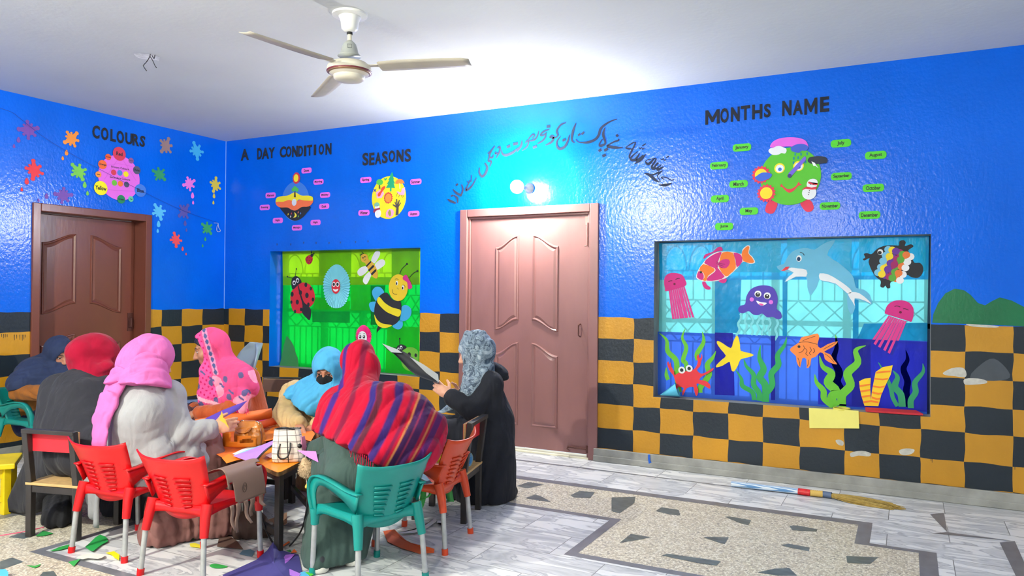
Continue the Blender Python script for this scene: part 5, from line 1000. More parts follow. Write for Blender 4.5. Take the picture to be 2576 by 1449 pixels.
for k, dg in enumerate((-96, 17, 146)):
    ca_, sa_ = math.cos(math.radians(dg)), math.sin(math.radians(dg))
    def FP(r, w, z): return (FX_+r*ca_-w*sa_, FY_+r*sa_+w*ca_, z)
    V, Fc = [], []; st_ = [(0.175, 0.036, 0.062), (0.19, 0.048, 0.066), (0.30, 0.060, 0.062), (0.50, 0.060, 0.056), (0.66, 0.054, 0.050), (0.700, 0.040, 0.048)]
    for r, a_, b_w in st_:
        for j in range(5):
            s_ = j/4; w = -a_+(a_+b_w)*s_; V.append(FP(r, w, zb+0.020-0.16*w-0.004*(1-(2*s_-1)**2)-0.012*(r-0.2)))
    for i in range(len(st_)-1):
        for j in range(4): q_ = i*5+j; Fc.append((q_, q_+1, q_+6, q_+5))
    bl = MB().add(V, Fc).build('blade', M_BLADE, fan, True, solid=0.003)
    MB().bar(FP(0.10, 0, zb+0.022), FP(0.185, 0.0, zb+0.022), 0.034, 0.005).bar(FP(0.175, 0.03, zb+0.020), FP(0.25, 0.03, zb+0.018), 0.018, 0.004).bar(FP(0.175, -0.025, zb+0.028), FP(0.25, -0.025, zb+0.026), 0.018, 0.004).build('blade_bracket', M_BLADE, fan)
# fan badge: small dark box mark on the lower canopy
P = [(FX_+0.05*math.cos(math.radians(-50+a_)), FY_+0.05*math.sin(math.radians(-50+a_)), z) for a_, z in [(-13, zc-0.185), (13, zc-0.185), (13, zc-0.205), (-13, zc-0.205)]]
MB().tube(P, 0.0012, 5, closed=True).build('badge', mat('dark_print', (50, 56, 62), 0.6), fan)
# bare wires and broken plaster where another fitting was
cw_ = crop(14.4875, 300, 100); hc = hit(*cw_(900, 590), 2, ROOM_H)
def CP(x, y, dz): 
    q_ = hit(*cw_(x, y), 2, ROOM_H-dz); return (q_[0], q_[1], ROOM_H-dz)
pl_ = inl = mobj('plaster_hole', [(*hit(*cw_(x, y), 2, ROOM_H)[:2], ROOM_H-0.001) for x, y in [(520, 500), (740, 490), (1120, 515), (1300, 540), (1480, 640), (1440, 770), (1300, 740), (1000, 720), (700, 660), (600, 600)]][::-1], [tuple(range(10))], mat('white_plaster_patch', (232, 234, 236), 0.9, 0.2, 0.2, 30, 0.6, 60))
tag(pl_, kind='structure'); pl_.name = 'ceiling_patch'
wr = empty('loose_wires', hc); tag(wr, 'loose black electric wires hanging out of the ceiling left of the fan', 'wires')
for P in [[(1130, 520, 0), (1110, 620, .02), (1000, 800, .06), (890, 920, .09), (890, 980, .10), (1000, 1140, .13)], [(1120, 600, .01), (1220, 760, .05), (1290, 920, .08), (1355, 1020, .10)], [(1190, 560, 0), (1230, 640, .01), (1275, 680, .02), (1300, 545, 0)]]:
    MB().tube(sm([CP(*p) for p in P], 4, False), 0.0026, 6).build('wire', mat('black_cable', (34, 32, 36), 0.6), wr, True)

# ---------------------------------------------------------------- broom on the floor by the skirting
bp_ = [fl(1840, 1217, 0.02), fl(2008, 1236, 0.02), fl(2038, 1240, 0.02), fl(2070, 1243, 0.02), fl(2092, 1246, 0.02), fl(2285, 1279, 0.01)]
br = empty('broom', bp_[0]*A(1, 1, 0)); tag(br, 'straw broom with a blue striped handle lying on the floor by the skirting', 'broom')
def stripes(name, c1, c2, sc, axis):
    m = bpy.data.materials.new(name); m.use_nodes = True; N, L = m.node_tree.nodes, m.node_tree.links
    tc = N.new('ShaderNodeTexCoord'); w = N.new('ShaderNodeTexWave'); w.bands_direction = axis; w.inputs['Scale'].default_value = sc; L.new(tc.outputs['Object'], w.inputs[0])
    r = N.new('ShaderNodeValToRGB'); r.color_ramp.interpolation = 'CONSTANT'; r.color_ramp.elements[0].color = lin(c1); r.color_ramp.elements[1].position = 0.5; r.color_ramp.elements[1].color = lin(c2)
    L.new(w.outputs[0], r.inputs[0]); L.new(r.outputs[0], N['Principled BSDF'].inputs[0]); N['Principled BSDF'].inputs['Roughness'].default_value = 0.5; return m
MB().tube(bp_[:2], 0.019, 14).build('handle', stripes('blue_white_stripes', (92, 140, 190), (216, 226, 236), 46, 'Y'), br, True, auto=0.8)
MB().tube(bp_[1:3], 0.021, 14).build('red_wrap', mat('red_tape', (206, 34, 40), 0.4, 0.5, 0.2, 40, 0.4, 90), br, True, auto=0.8)
MB().tube([bp_[2]+(bp_[3]-bp_[2])*k/12 for k in range(13)], [0.0195+0.002*(k % 2) for k in range(13)], 14).build('cord_binding', mat('straw_cord', (214, 176, 92), 0.7), br, True)
lb_ = MB().tube(bp_[3:5], 0.020, 14).build('paper_band', mat('blue_white_band', (84, 100, 130), 0.5), br, True, auto=0.8)
mb = MB(); ax = bp_[5]-bp_[4]; ln_ = np.linalg.norm(ax); ax = ax/ln_; sd = np.cross(ax, A(0, 0, 1))
for k in range(260):
    a_ = rnd.uniform(-1, 1); h_ = rnd.random(); L_ = ln_*(rnd.uniform(0.75, 1.0)-0.18*abs(a_)); P0 = bp_[4]+sd*a_*0.014+A(0, 0, (h_-0.5)*0.022)
    w_ = a_*0.075; P = [P0, P0+ax*L_*0.5+sd*w_*0.62+A(0, 0, -0.004+0.012*(h_-.5)), P0+ax*L_+sd*w_*0.75+A(0, 0, -0.012+0.014*(h_-.5))]
    P = [A(p[0], p[1], max(p[2], 0.003)) for p in P]; mb.tube(sm(P, 3, False), [0.0018]*7, 3, False)
bs = mb.build('bristles', mat('straw', (186, 158, 88), 0.7, 0.3, 0.25, 40), br, True); bs['kind'] = 'stuff'
# ---------------------------------------------------------------- soft solids: bodies and draped cloth are grown from smooth distance fields
def nrm(v): v = np.asarray(v, float); return v/(np.linalg.norm(v)+1e-12)
class Op:
    __slots__ = ('kind', 'fn', 'k', 'c', 'R')
    def __init__(s, kind, fn, k, c=None, R=0): s.kind, s.fn, s.k, s.c, s.R = kind, fn, k, c, R
def cap(a, b, ra, rb=None, k=0.03, kind='u'):
    a, b = np.asarray(a, float), np.asarray(b, float); rb = ra if rb is None else rb; ba = b-a; l2 = ba@ba+1e-12
    def fn(p):
        pa = p-a; t = np.clip(pa@ba/l2, 0, 1); return np.sqrt(((pa-t[:, None]*ba)**2).sum(1))-(ra+(rb-ra)*t)
    return Op(kind, fn, k, (a+b)/2, math.sqrt(l2)/2+max(ra, rb))
def ell(c, r, R=None, k=0.03, kind='u'):
    c, r = np.asarray(c, float), np.asarray(r, float); M = np.eye(3) if R is None else np.asarray(R)
    def fn(p):
        q = (p-c)@M; k0 = np.sqrt(((q/r)**2).sum(1)); k1 = np.sqrt(((q/(r*r))**2).sum(1))+1e-9; return k0*(k0-1)/k1
    return Op(kind, fn, k, c, r.max())
def half(p0, n, k=0.004):                                     # keeps the side n points away from
    p0, n = np.asarray(p0, float), nrm(n); return Op('i', lambda p: (p0-p)@n, k)
def ribbon(P, r, flat, nv, k=0.03):                           # flattened tube along a polyline: cloth bands, scarf ends
    P = [np.asarray(p, float) for p in P]; ops = []; nv = nrm(nv)
    for a, b, ra, rb in zip(P[:-1], P[1:], r[:-1], r[1:]):
        ba = b-a; l2 = ba@ba+1e-12
        def fn(p, a=a, ba=ba, l2=l2, ra=ra, rb=rb):
            pa = p-a; t = np.clip(pa@ba/l2, 0, 1); q = pa-t[:, None]*ba; h = q@nv; q2 = q+np.outer(h*(1/flat-1), nv); return (np.sqrt((q2**2).sum(1))-(ra+(rb-ra)*t))*(0.5+0.5*flat)
        ops.append(Op('u', fn, k, (a+b)/2, math.sqrt(l2)/2+max(ra, rb)))
    return ops
def evalops(ops, P, fold=None):
    d = np.full(len(P), 2.0)
    for o in ops:
        v = o.fn(P); k = o.k
        if o.kind == 'u':
            h = np.clip(0.5+0.5*(v-d)/k, 0, 1); d = v+(d-v)*h-k*h*(1-h)
        else:
            if o.kind == 's': v = -v
            h = np.clip(0.5-0.5*(v-d)/k, 0, 1); d = v+(d-v)*h+k*h*(1-h)
    if fold is not None: d = d+fold(P)
    return d
BF_ = A(C_F[0], C_F[1], 0.0)
def folds(*specs):
    """long creases: each spec (run direction, creases per metre, depth, seed[, centre, radius]) dents the surface along the run direction"""
    fs = []
    for sp in specs:
        dv, fr, am, sd = sp[:4]; dv = nrm(dv); u = nrm(np.cross(dv, BF_)); w = np.cross(dv, u)
        fs.append((dv, u, w, fr, am, sd, sp[4] if len(sp) > 4 else None, sp[5] if len(sp) > 5 else 1))
    def fn(P):
        o = np.zeros(len(P))
        for dv, u, w, fr, am, sd, c, R in fs:
            a, b, z = P@u, P@w, P@dv
            q = a+0.55*b+0.030*np.sin(5.5*z+sd)+0.022*np.sin(9*z+6*a+2*sd)
            s1 = np.abs(np.sin(fr*q+sd)); s2 = np.abs(np.sin(fr*1.73*q+2.1*sd+2.2*z)); s3 = np.sin(7*z+4*a+sd)*np.sin(5*z-6*b+2.3*sd)
            v = (0.55-s1**0.75)*(0.62+0.45*s3)+0.38*(0.55-s2**0.8)*(0.6-0.5*s3)
            if c is not None: v = v*np.exp(-((P-c)**2).sum(1)/(R*R))
            o = o+1.9*am*v
        return o
    return fn
def grow(ops, h, fold=None, pad=0.03):
    """sparse evaluation on 8-cell blocks, then surface nets; returns vertices and quads"""
    us = [o for o in ops if o.kind == 'u']
    lo = np.min([o.c-o.R for o in us], 0)-pad; hi = np.max([o.c+o.R for o in us], 0)+pad
    B = 8; nb = np.ceil((hi-lo)/(h*B)).astype(int); n = nb*B
    D = np.empty(n, np.float32)
    gx, gy, gz = np.meshgrid(*[np.arange(k) for k in nb], indexing='ij'); bi = np.stack([gx.ravel(), gy.ravel(), gz.ravel()], 1)
    ctr = lo+(bi*B+B/2-0.5)*h
    dc = np.empty(len(ctr))
    for s in range(0, len(ctr), 40000): dc[s:s+40000] = evalops(ops, ctr[s:s+40000])
    Db = dc.reshape(nb); D[:] = np.repeat(np.repeat(np.repeat(np.where(Db < 0, -1.0, 1.0).astype(np.float32), B, 0), B, 1), B, 2)
    act = np.nonzero(np.abs(dc) < h*B*0.87*1.5+0.03)[0]
    l = np.arange(B); ox, oy, oz = np.meshgrid(l, l, l, indexing='ij'); loc = np.stack([ox.ravel(), oy.ravel(), oz.ravel()], 1)*h
    cs = np.array([o.c if o.c is not None else (0, 0, 0) for o in ops]); Rs = np.array([o.R if o.c is not None else 1e9 for o in ops]); ks = np.array([o.k for o in ops])
    rb = h*B*0.87
    for q in act:
        P = lo+bi[q]*B*h+loc
        near = np.sqrt(((cs-ctr[q])**2).sum(1))-Rs < rb+ks+0.05
        sub = [o for o, f in zip(ops, near) if f]
        i, j, k = bi[q]*B
        if not any(o.kind == 'u' for o in sub): continue
        D[i:i+B, j:j+B, k:k+B] = evalops(sub, P, fold).reshape(B, B, B)
    S = D < 0
    c = [S[a:n[0]-1+a, b:n[1]-1+b, e:n[2]-1+e] for a in (0, 1) for b in (0, 1) for e in (0, 1)]
    cnt = sum(x.astype(np.int8) for x in c); cell = (cnt > 0) & (cnt < 8)
    I = np.argwhere(cell); m = len(I); vid = np.full(cell.shape, -1, np.int32); vid[cell] = np.arange(m)
    acc = np.zeros((m, 3)); num = np.zeros(m)
    cr = [(a, b, e) for a in (0, 1) for b in (0, 1) for e in (0, 1)]
    val = {q: D[I[:, 0]+q[0], I[:, 1]+q[1], I[:, 2]+q[2]].astype(float) for q in cr}
    for q in cr:
        for ax in range(3):
            if q[ax]: continue
            r = list(q); r[ax] = 1; r = tuple(r); a, b = val[q], val[r]; f = (a < 0) != (b < 0)
            t = np.where(f, a/(a-b+1e-12), 0); p = np.array(q, float)[None, :].repeat(m, 0); p[:, ax] += t
            acc[f] += p[f]; num[f] += 1
    V = lo+(I+acc/num[:, None])*h
    Q = []
    for ax in range(3):
        a1, a2 = (ax+1) % 3, (ax+2) % 3
        s0 = [slice(1, n[k]-1) for k in range(3)]; s0[ax] = slice(0, n[ax]-1); s1 = list(s0); s1[ax] = slice(1, n[ax])
        x0, x1 = S[tuple(s0)], S[tuple(s1)]; E = np.argwhere(x0 != x1)
        if not len(E): continue
        inside = x0[E[:, 0], E[:, 1], E[:, 2]]; off = np.ones(3, int); off[ax] = 0; E = E+off
        e1 = np.zeros(3, int); e1[a1] = 1; e2 = np.zeros(3, int); e2[a2] = 1
        g = lambda X: vid[X[:, 0], X[:, 1], X[:, 2]]
        q4 = np.stack([g(E-e1-e2), g(E-e2), g(E), g(E-e1)], 1)
        q4[~inside] = q4[~inside][:, ::-1]; Q.append(q4)
    Q = np.concatenate(Q); Q = Q[(Q >= 0).all(1)]
    return V, Q
def soft(name, ops, h, m, parent, fold=None, cols=None, relax=1, kk=0.5):
    for o_ in ops: o_.k *= kk
    V, Q = grow(ops, h, fold)
    for _ in range(relax):                                    # one light averaging pass takes the grid out of the surface
        s = np.zeros_like(V); c = np.zeros(len(V))
        for a, b in ((0, 1), (1, 2), (2, 3), (3, 0)):
            np.add.at(s, Q[:, a], V[Q[:, b]]); np.add.at(s, Q[:, b], V[Q[:, a]]); np.add.at(c, Q[:, a], 1); np.add.at(c, Q[:, b], 1)
        V = V*0.5+0.5*s/np.maximum(c, 1)[:, None]
    cc = cols(V) if cols is not None else None
    return mobj(name, V, Q, m, parent, True, cols=cc)

BR, BF = A(C_R[0], C_R[1], 0)/np.linalg.norm(C_R[:2]), A(C_F[0], C_F[1], 0)/np.linalg.norm(C_F[:2]); BZ = A(0, 0, 1)
def D(r, f, z): return nrm(r*BR+f*BF+z*BZ)
def frame(fwd, roll=0.0):
    f = nrm(fwd); r = nrm(np.cross(f, BZ)); u = np.cross(r, f)
    return np.stack([math.cos(roll)*r+math.sin(roll)*u, f, -math.sin(roll)*r+math.cos(roll)*u], 1)   # columns right, forward, up
def head_ops(c, M, s=1.0):
    T = lambda x, y, z: c+M@(A(x, y, z)*s)
    o = [ell(T(0, -.012, .022), A(.072, .090, .092)*s, M, .03), ell(T(0, .028, -.038), A(.056, .058, .074)*s, M, .03), cap(T(-.012, .062, -.098), T(.012, .062, -.098), .016*s, None, .028),
         cap(T(0, .086, .016), T(0, .106, -.026), .0070*s, .0115*s, .012), cap(T(-.012, .094, -.030), T(.012, .094, -.030), .0085*s, None, .008),
         cap(T(-.046, .066, .034), T(-.014, .080, .032), .0095*s, None, .016), cap(T(.046, .066, .034), T(.014, .080, .032), .0095*s, None, .016)]
    for x in (-1, 1):
        o += [ell(T(x*.032, .090, .014), A(.020, .013, .012)*s, M, .010, 's'), ell(T(x*.032, .070, .013), A(.016, .0135, .0115)*s, M, .003), ell(T(x*.044, .052, -.020), A(.022, .022, .022)*s, M, .025), ell(T(x*.074, -.006, -.004), A(.009, .020, .030)*s, M, .008)]
    o += [cap(T(-.020, .080, -.058), T(.020, .080, -.058), .0058*s, None, .006), cap(T(-.016, .079, -.068), T(.016, .079, -.068), .0066*s, None, .006)]
    return o, T
def face_cols(V, c, M, skin, s=1.0, gaze=-0.3):
    C = np.tile(np.array(lin(skin)[:3]), (len(V), 1)); q = ((V-c)@M)/s; x, y, z = q[:, 0], q[:, 1], q[:, 2]; ax = np.abs(x); fr = y > 0.035
    def put(mask, rgb, a=1.0): C[mask] = C[mask]*(1-a)+np.array(lin(rgb)[:3])*a
    put(fr & (ax < .026) & (np.abs(z+.063) < .0095), (150, 70, 68), .8)
    put(fr & (ax < .022) & (np.abs(z+.0630) < .0020), (80, 34, 34), .8)
    ey = ((ax-.032)/.0150)**2+((z-.010)/.0052)**2 < 1
    put(fr & ey, (224, 218, 212)); put(fr & (((ax-.032)/.0080)**2+((z-.009)/.0056)**2 < 1), (40, 26, 22))
    put(fr & (((ax-.032)/.018)**2+((z-.0155)/.0038)**2 < 1), (40, 28, 26)); put(fr & (((ax-.032)/.018)**2+((z-.004)/.0030)**2 < 1), (110, 70, 58), .6)
    put(fr & (((ax-.031)/.024)**2+((z-.036+.25*(ax-.031)**2*20)/.0048)**2 < 1), (42, 30, 26), .9)
    return C
def hand_ops(wr, dirv, palm, thumb, curl=0.5, s=1.0, pinch=False):
    """palm, four jointed fingers and a thumb; thumb = +1/-1 picks the side"""
    x = nrm(dirv); n = nrm(np.asarray(palm)-(np.asarray(palm)@x)*x); t = np.cross(n, x)*thumb; R = np.stack([x, t, n], 1)
    P = lambda a, b, c: wr+(x*a+t*b+n*c)*s
    o = [cap(wr-x*.02, P(.03, 0, 0), .024*s, .022*s, .02), ell(P(.050, 0, 0), A(.046, .038, .0145)*s, R, .012), ell(P(.028, .022, .006), A(.026, .016, .014)*s, R, .012)]
    for i in range(4):
        b = P(.083-.005*abs(i-1), .027-.0185*i, 0); a = 0.12; sc = (.92, 1.0, .95, .76)[i]; cu = curl*(1.0+0.12*i) if not pinch else (curl*(1.15 if i < 1 else 1.0))
        for L_, w, r0, r1 in ((.042, 48, .0092, .0085), (.027, 62, .0086, .0078), (.022, 44, .0078, .0066)):
            a += math.radians(w)*cu; e = b+(x*math.cos(a)+n*math.sin(a)+t*0.05*(1.5-i)*(1-cu))*L_*sc*s; o.append(cap(b, e, r0*s, r1*s, .0045)); b = e
    b = P(.022, .030, .004); dv = nrm(x*.62+t*.62+n*.35)
    for L_, r0, r1 in ((.040, .0118, .0100), (.030, .0100, .0080)):
        e = b+dv*L_*s; o.append(cap(b, e, r0*s, r1*s, .007)); b = e; dv = nrm(dv+x*.35*1-t*.30+n*.25*curl)
    return o
M_SKIN = mat('skin', (180, 128, 100), 0.5, 0.35, 0.05, 30, 0.08, 220, col=True)
M_SKIN.node_tree.nodes['Principled BSDF'].inputs['Subsurface Weight'].default_value = 0.0
def fabric(name, rgb, rough=0.85, var=0.08, bump=0.25, bs=260, sheen=0.25, col=False, wrinkle=0.42):
    """cloth: fine weave plus soft wrinkles in the normal"""
    new = name not in _M; m = mat(name, rgb, rough, 0.12, var, 14, bump, bs, sheen=sheen*0.15, col=col, bdist=0.002)
    if new and wrinkle:
        N, L = m.node_tree.nodes, m.node_tree.links; b = N['Principled BSDF']; tc = N.new('ShaderNodeTexCoord'); n = N.new('ShaderNodeTexNoise'); n.inputs['Scale'].default_value = 8; n.inputs['Detail'].default_value = 1.6; n.inputs['Distortion'].default_value = 0.8
        mp = N.new('ShaderNodeMapping'); mp.inputs['Rotation'].default_value = (0.2, 0.5, 0.3); mp.inputs['Scale'].default_value = (1.9, 1.6, 0.7); L.new(tc.outputs['Object'], mp.inputs[0]); L.new(mp.outputs[0], n.inputs['Vector'])
        bp = N.new('ShaderNodeBump'); bp.inputs['Strength'].default_value = wrinkle; bp.inputs['Distance'].default_value = 0.035; L.new(n.outputs[0], bp.inputs['Height'])
        old = b.inputs['Normal'].links[0].from_node; L.new(bp.outputs[0], old.inputs['Normal'])
    return m

def person(label, J, face, skin, hands, base, roll=0.0, hs=1.0, h=0.0048, cols_extra=None):
    """the whole figure as one continuous skin surface; J holds world joints"""
    g = J; M = frame(face, roll); o, T = head_ops(g['head'], M, hs)
    o += [cap(g['head']+M@A(0, -.02, -.06), g['neck'], .050, .056, .03), cap(g['neck'], g['chest'], .075, .105, .05), cap(g['chest'], g['pelvis'], .105, .112, .06), cap(g['shL'], g['shR'], .055, None, .05), cap(g['hipL'], g['hipR'], .088, None, .05)]
    for s in 'LR':
        o += [cap(g['sh'+s], g['el'+s], .046, .037, .03), cap(g['el'+s], g['wr'+s], .037, .024, .02), cap(g['sh'+s], g['hip'+s], .066, .078, .05),
              cap(g['hip'+s], g['kn'+s], .074, .054, .04), cap(g['kn'+s], g['an'+s], .054, .034, .03), cap(g['an'+s], g['toe'+s], .034, .026, .02)]
        o += hand_ops(g['wr'+s], *hands[s])
    t = empty('person', base); tag(t, label, 'person', 'women round the low tables')
    soft('body', o, h, M_SKIN, t, None, lambda V: face_cols(V, g['head'], M, skin, hs), 1, 1.0)
    return t, M, T
# ---------------------------------------------------------------- the seven women
def joints(head, neck, chest, pelvis, sh, el, wr, fwd, feet, kz=None):
    """sh, el, wr, feet = (left, right); hips and knees follow from the pelvis and the sitting direction"""
    f = nrm(A(fwd[0], fwd[1], 0)); r = np.cross(f, BZ); j = dict(head=head, neck=neck, chest=chest, pelvis=pelvis)
    for s, k, q in (('L', 0, -1), ('R', 1, 1)):
        j['sh'+s], j['el'+s], j['wr'+s] = sh[k], el[k], wr[k]; hp = pelvis+r*q*0.070; j['hip'+s] = hp
        kn = hp+f*0.32+r*q*0.02; kn[2] = kz or pelvis[2]+0.03; an = A(feet[k][0], feet[k][1], 0.075); j['kn'+s], j['an'+s] = kn, an; j['toe'+s] = an+f*0.13+A(0, 0, -0.045)
    return j, f, r
def hood(head, M, T, neck, s=1.0, op=(.062, .080, .088), opz=-.012, grow_=0.0, chin=.085):
    g = grow_
    o = [ell(T(0, -.014, .020), A(.094+g, .116+g, .118+g)*s, M, .03), ell(T(0, .020, -.070), A(.078+g, .078, .080)*s, M, .04), cap(T(0, -.02, -.07), neck, .075*s, chin, .04)]
    if op is not None: o += [ell(T(0, .130, opz), A(*op)*s, M, .012, 's')]
    return o
FLOOR = lambda z=0.012: half((0, 0, z), (0, 0, 1))
def skirt_ops(j, r0=.145, r1=.10, low=0.02, spread=.13):
    o = [cap(j['hipL'], j['hipR'], r0, None, .05), cap(j['hipL'], j['knL'], r0*.86, .095, .06), cap(j['hipR'], j['knR'], r0*.86, .095, .06), cap(j['knL'], j['knR'], .085, None, .06)]
    for s in 'LR':
        a = j['an'+s]*A(1, 1, 0)+A(0, 0, low); o.append(cap(j['kn'+s], a, .092, spread, .06))
    o.append(cap((j['knL']+j['knR'])/2, (j['anL']+j['anR'])/2*A(1, 1, 0)+A(0, 0, low), .09, spread, .06)); return o
def top_ops(j, r_ch=.135, r_pe=.15, r_sh=.072, sl=(.064, .054, .050)):
    o = [cap(j['neck'], j['chest'], .085, r_ch, .05), cap(j['chest'], j['pelvis'], r_ch, r_pe, .06), cap(j['shL'], j['shR'], r_sh, None, .05)]
    for s in 'LR': o += [cap(j['sh'+s], j['hip'+s], r_sh+.012, .10, .06), cap(j['sh'+s], j['el'+s], sl[0]+.004, sl[1]+.006, .035), cap(j['el'+s], j['wr'+s]-(j['wr'+s]-j['el'+s])*0.12, sl[1]+.004, sl[2], .025)]
    return o

# ---- woman in the black robe and printed headscarf, right of the group, reading a black card
hd, f_, = at(1196, 892, 4.86), D(-1, -.10, -.20)
j, f, r = joints(hd, at(1216, 945, 4.92), at(1218, 1010, 4.92), at(1222, 1098, 4.90), (at(1232, 968, 4.78), at(1212, 968, 5.08)), (at(1190, 1032, 4.70), at(1170, 1030, 5.10)), (at(1131, 996, 4.72), at(1160, 992, 5.0)), D(-1, -.05, 0), (fl(1100, 1240)[:2]+A(.0, .05), fl(1130, 1232)[:2]))
t, M, T = person('person in a black robe and printed grey headscarf holding up a long black card', j, f_, (214, 160, 136), {'L': (D(-.80, .1, .58), D(-.3, 1, .1), 1, .42), 'R': (D(-.85, -.25, .1), D(-.2, -.9, .3), -1, .75)}, (j['pelvis'][0], j['pelvis'][1], 0))
BLKF = fabric('black_robe_cloth', (34, 36, 44), 0.8, 0.1, 0.2, 120, 0.3)
ops = top_ops(j, .140, .15, .075, (.074, .064, .056))+skirt_ops(j, .155, .10, .02, .10)
fl0 = lambda x, y: fl(x, y)*A(1, 1, 0)
ops += [cap(at(1228, 1060, 4.9), fl0(1218, 1252)+A(0, 0, .03), .17, .20, .08), cap(fl0(1215, 1250)+A(0, 0, .05), fl0(1288, 1246)+A(0, 0, .025), .10, .035, .06), cap(fl0(1150, 1250)+A(0, 0, .05), fl0(1225, 1256)+A(0, 0, .04), .10, .09, .05), FLOOR(0.006)]
soft('robe', ops, .008, BLKF, t, folds((D(.05, 0, -1), 34, .020, 1.0, at(1225, 1170, 4.85), .30), (D(-.6, 0, -.6), 50, .007, 2.0, at(1190, 1010, 4.75), .10)))
soft('hood_fold', [ell(at(1248, 932, 4.95), A(.075, .085, .045), frame(D(1, 0, -.5)), .02), cap(at(1225, 922, 4.9), at(1266, 944, 4.96), .045, .028, .03), cap(at(1222, 950, 4.84), at(1270, 948, 4.95), .045, .022, .03)], .007, BLKF, t, folds((D(1, .2, -.4), 70, .006, 4.0)))
def scarf_mat():
    m = fabric('printed_scarf', (196, 208, 220), 0.75); N, L = m.node_tree.nodes, m.node_tree.links; b = N['Principled BSDF']
    tc = N.new('ShaderNodeTexCoord'); n = N.new('ShaderNodeTexNoise'); n.inputs['Scale'].default_value = 8; n.inputs['Detail'].default_value = 4; n.inputs['Distortion'].default_value = 1.6; L.new(tc.outputs['Object'], n.inputs['Vector'])
    rp = N.new('ShaderNodeValToRGB'); e = rp.color_ramp.elements; e[0].position = .34; e[0].color = lin((62, 78, 96)); e[1].position = .62; e[1].color = lin((168, 182, 194))
    for p_, c_ in [(.43, (132, 148, 164)), (.48, (54, 68, 86)), (.51, (154, 170, 184)), (.56, (98, 116, 134))]: x = e.new(p_); x.color = lin(c_)
    L.new(n.outputs[0], rp.inputs[0]); L.new(rp.outputs[0], b.inputs['Base Color']); return m
ops = hood(hd, M, T, at(1214, 950, 4.88), 1.0, (.052, .085, .085), -.012, .006)
ops += [cap(T(0, .02, .13), T(0, -.06, .12), .03, None, .03), cap(at(1188, 940, 4.82), at(1172, 1000, 4.78), .055, .045, .04), cap(at(1172, 1000, 4.78), at(1166, 1024, 4.76), .045, .022, .03), cap(at(1205, 950, 4.78), at(1182, 985, 4.74), .06, .05, .04), cap(at(1222, 925, 4.84), at(1200, 960, 4.76), .05, .05, .04)]
soft('headscarf', ops, .006, scarf_mat(), t, folds((D(-.4, 0, -1), 50, .008, 1.3)))
soft('scarf_end', ribbon([at(1140, 1012, 4.78), at(1128, 1028, 4.74), at(1112, 1036, 4.72)], [.03, .035, .03], .3, BZ), .006, _M['printed_scarf'], t)

# ---- woman in the striped red shawl on the teal chair, back to the camera
pel = A(4.085, -2.80, .47); fw = A(-.78, .63, 0)
hd, f_ = at(903, 922, 3.95), D(-.45, .75, -.50)
j, f, r = joints(hd, at(908, 985, 3.80), at(925, 1050, 3.70), pel, (at(846, 1020, 3.86), at(996, 1012, 3.68)), (at(840, 1118, 3.90), at(1078, 1090, 3.70)), (at(778, 1140, 4.05), at(1020, 1110, 3.98)), fw, ((3.86, -2.85), (3.93, -2.70)), .44)
t, M, T = person('person in a red striped shawl and dark green robe bending forward on the teal chair', j, f_, (150, 104, 80), {'L': (D(-.3, .8, -.2), D(.3, 0, -1), 1, .5), 'R': (D(-.5, .7, -.1), D(-.3, 0, -1), -1, .5)}, (pel[0], pel[1], 0))
GRNF = fabric('dark_green_robe_cloth', (62, 80, 76), 0.8, 0.08, 0.2, 120, 0.3)
ops = top_ops(j, .135, .125, .072, (.068, .062, .056))+skirt_ops(j, .110, .10, .03, .075)
ops += [cap(fl0(815, 1300)+A(0, 0, .28), fl0(805, 1418)+A(0, 0, .05), .085, .085, .06), cap(fl0(805, 1415)+A(0, 0, .05), fl0(835, 1425)+A(0, 0, .05), .08, .07, .05), FLOOR(0.022)]
soft('robe', ops, .008, GRNF, t, folds((BZ, 38, .012, .6, at(810, 1360, 3.8), .32), (D(-.8, .3, -.45), 44, .008, 2.2, at(850, 1230, 3.6), .10)))
N6 = at(866, 985, 3.80)
def shawl_cols(V):
    q = V-N6; s_ = q@BR*0.92; z = q@BZ; s_ = s_-0.39*np.minimum(z, 0)+0.012*np.sin(11*z)+0.10*np.minimum(z+.02, 0)*0
    C = np.tile(np.array(lin((172, 14, 46))[:3]), (len(V), 1))
    def st_(a, b, rgb):
        w = (np.clip((s_-a)/.008+.5, 0, 1)*np.clip((b-s_)/.008+.5, 0, 1))[:, None]*min(1.0, (b-a)/.006); C[:] = C*(1-w)+np.array(lin(rgb)[:3])*w
    st_(-.024, .006, (58, 34, 112)); st_(.072, .100, (112, 18, 50)); st_(.165, .195, (46, 34, 104)); st_(.195, .222, (78, 30, 46)); st_(.270, .305, (52, 32, 96)); st_(.335, .352, (110, 22, 60))
    st_(.372, .440, (60, 28, 74)); st_(.366, .371, (214, 164, 90)); st_(.400, .404, (200, 60, 80)); st_(.44, .47, (130, 14, 48)); st_(.47, .50, (70, 26, 84)); st_(.455, .459, (214, 164, 90)); st_(.50, .53, (120, 16, 56)); st_(.53, .6, (170, 18, 56)); st_(-.16, -.13, (58, 34, 112))
    return C
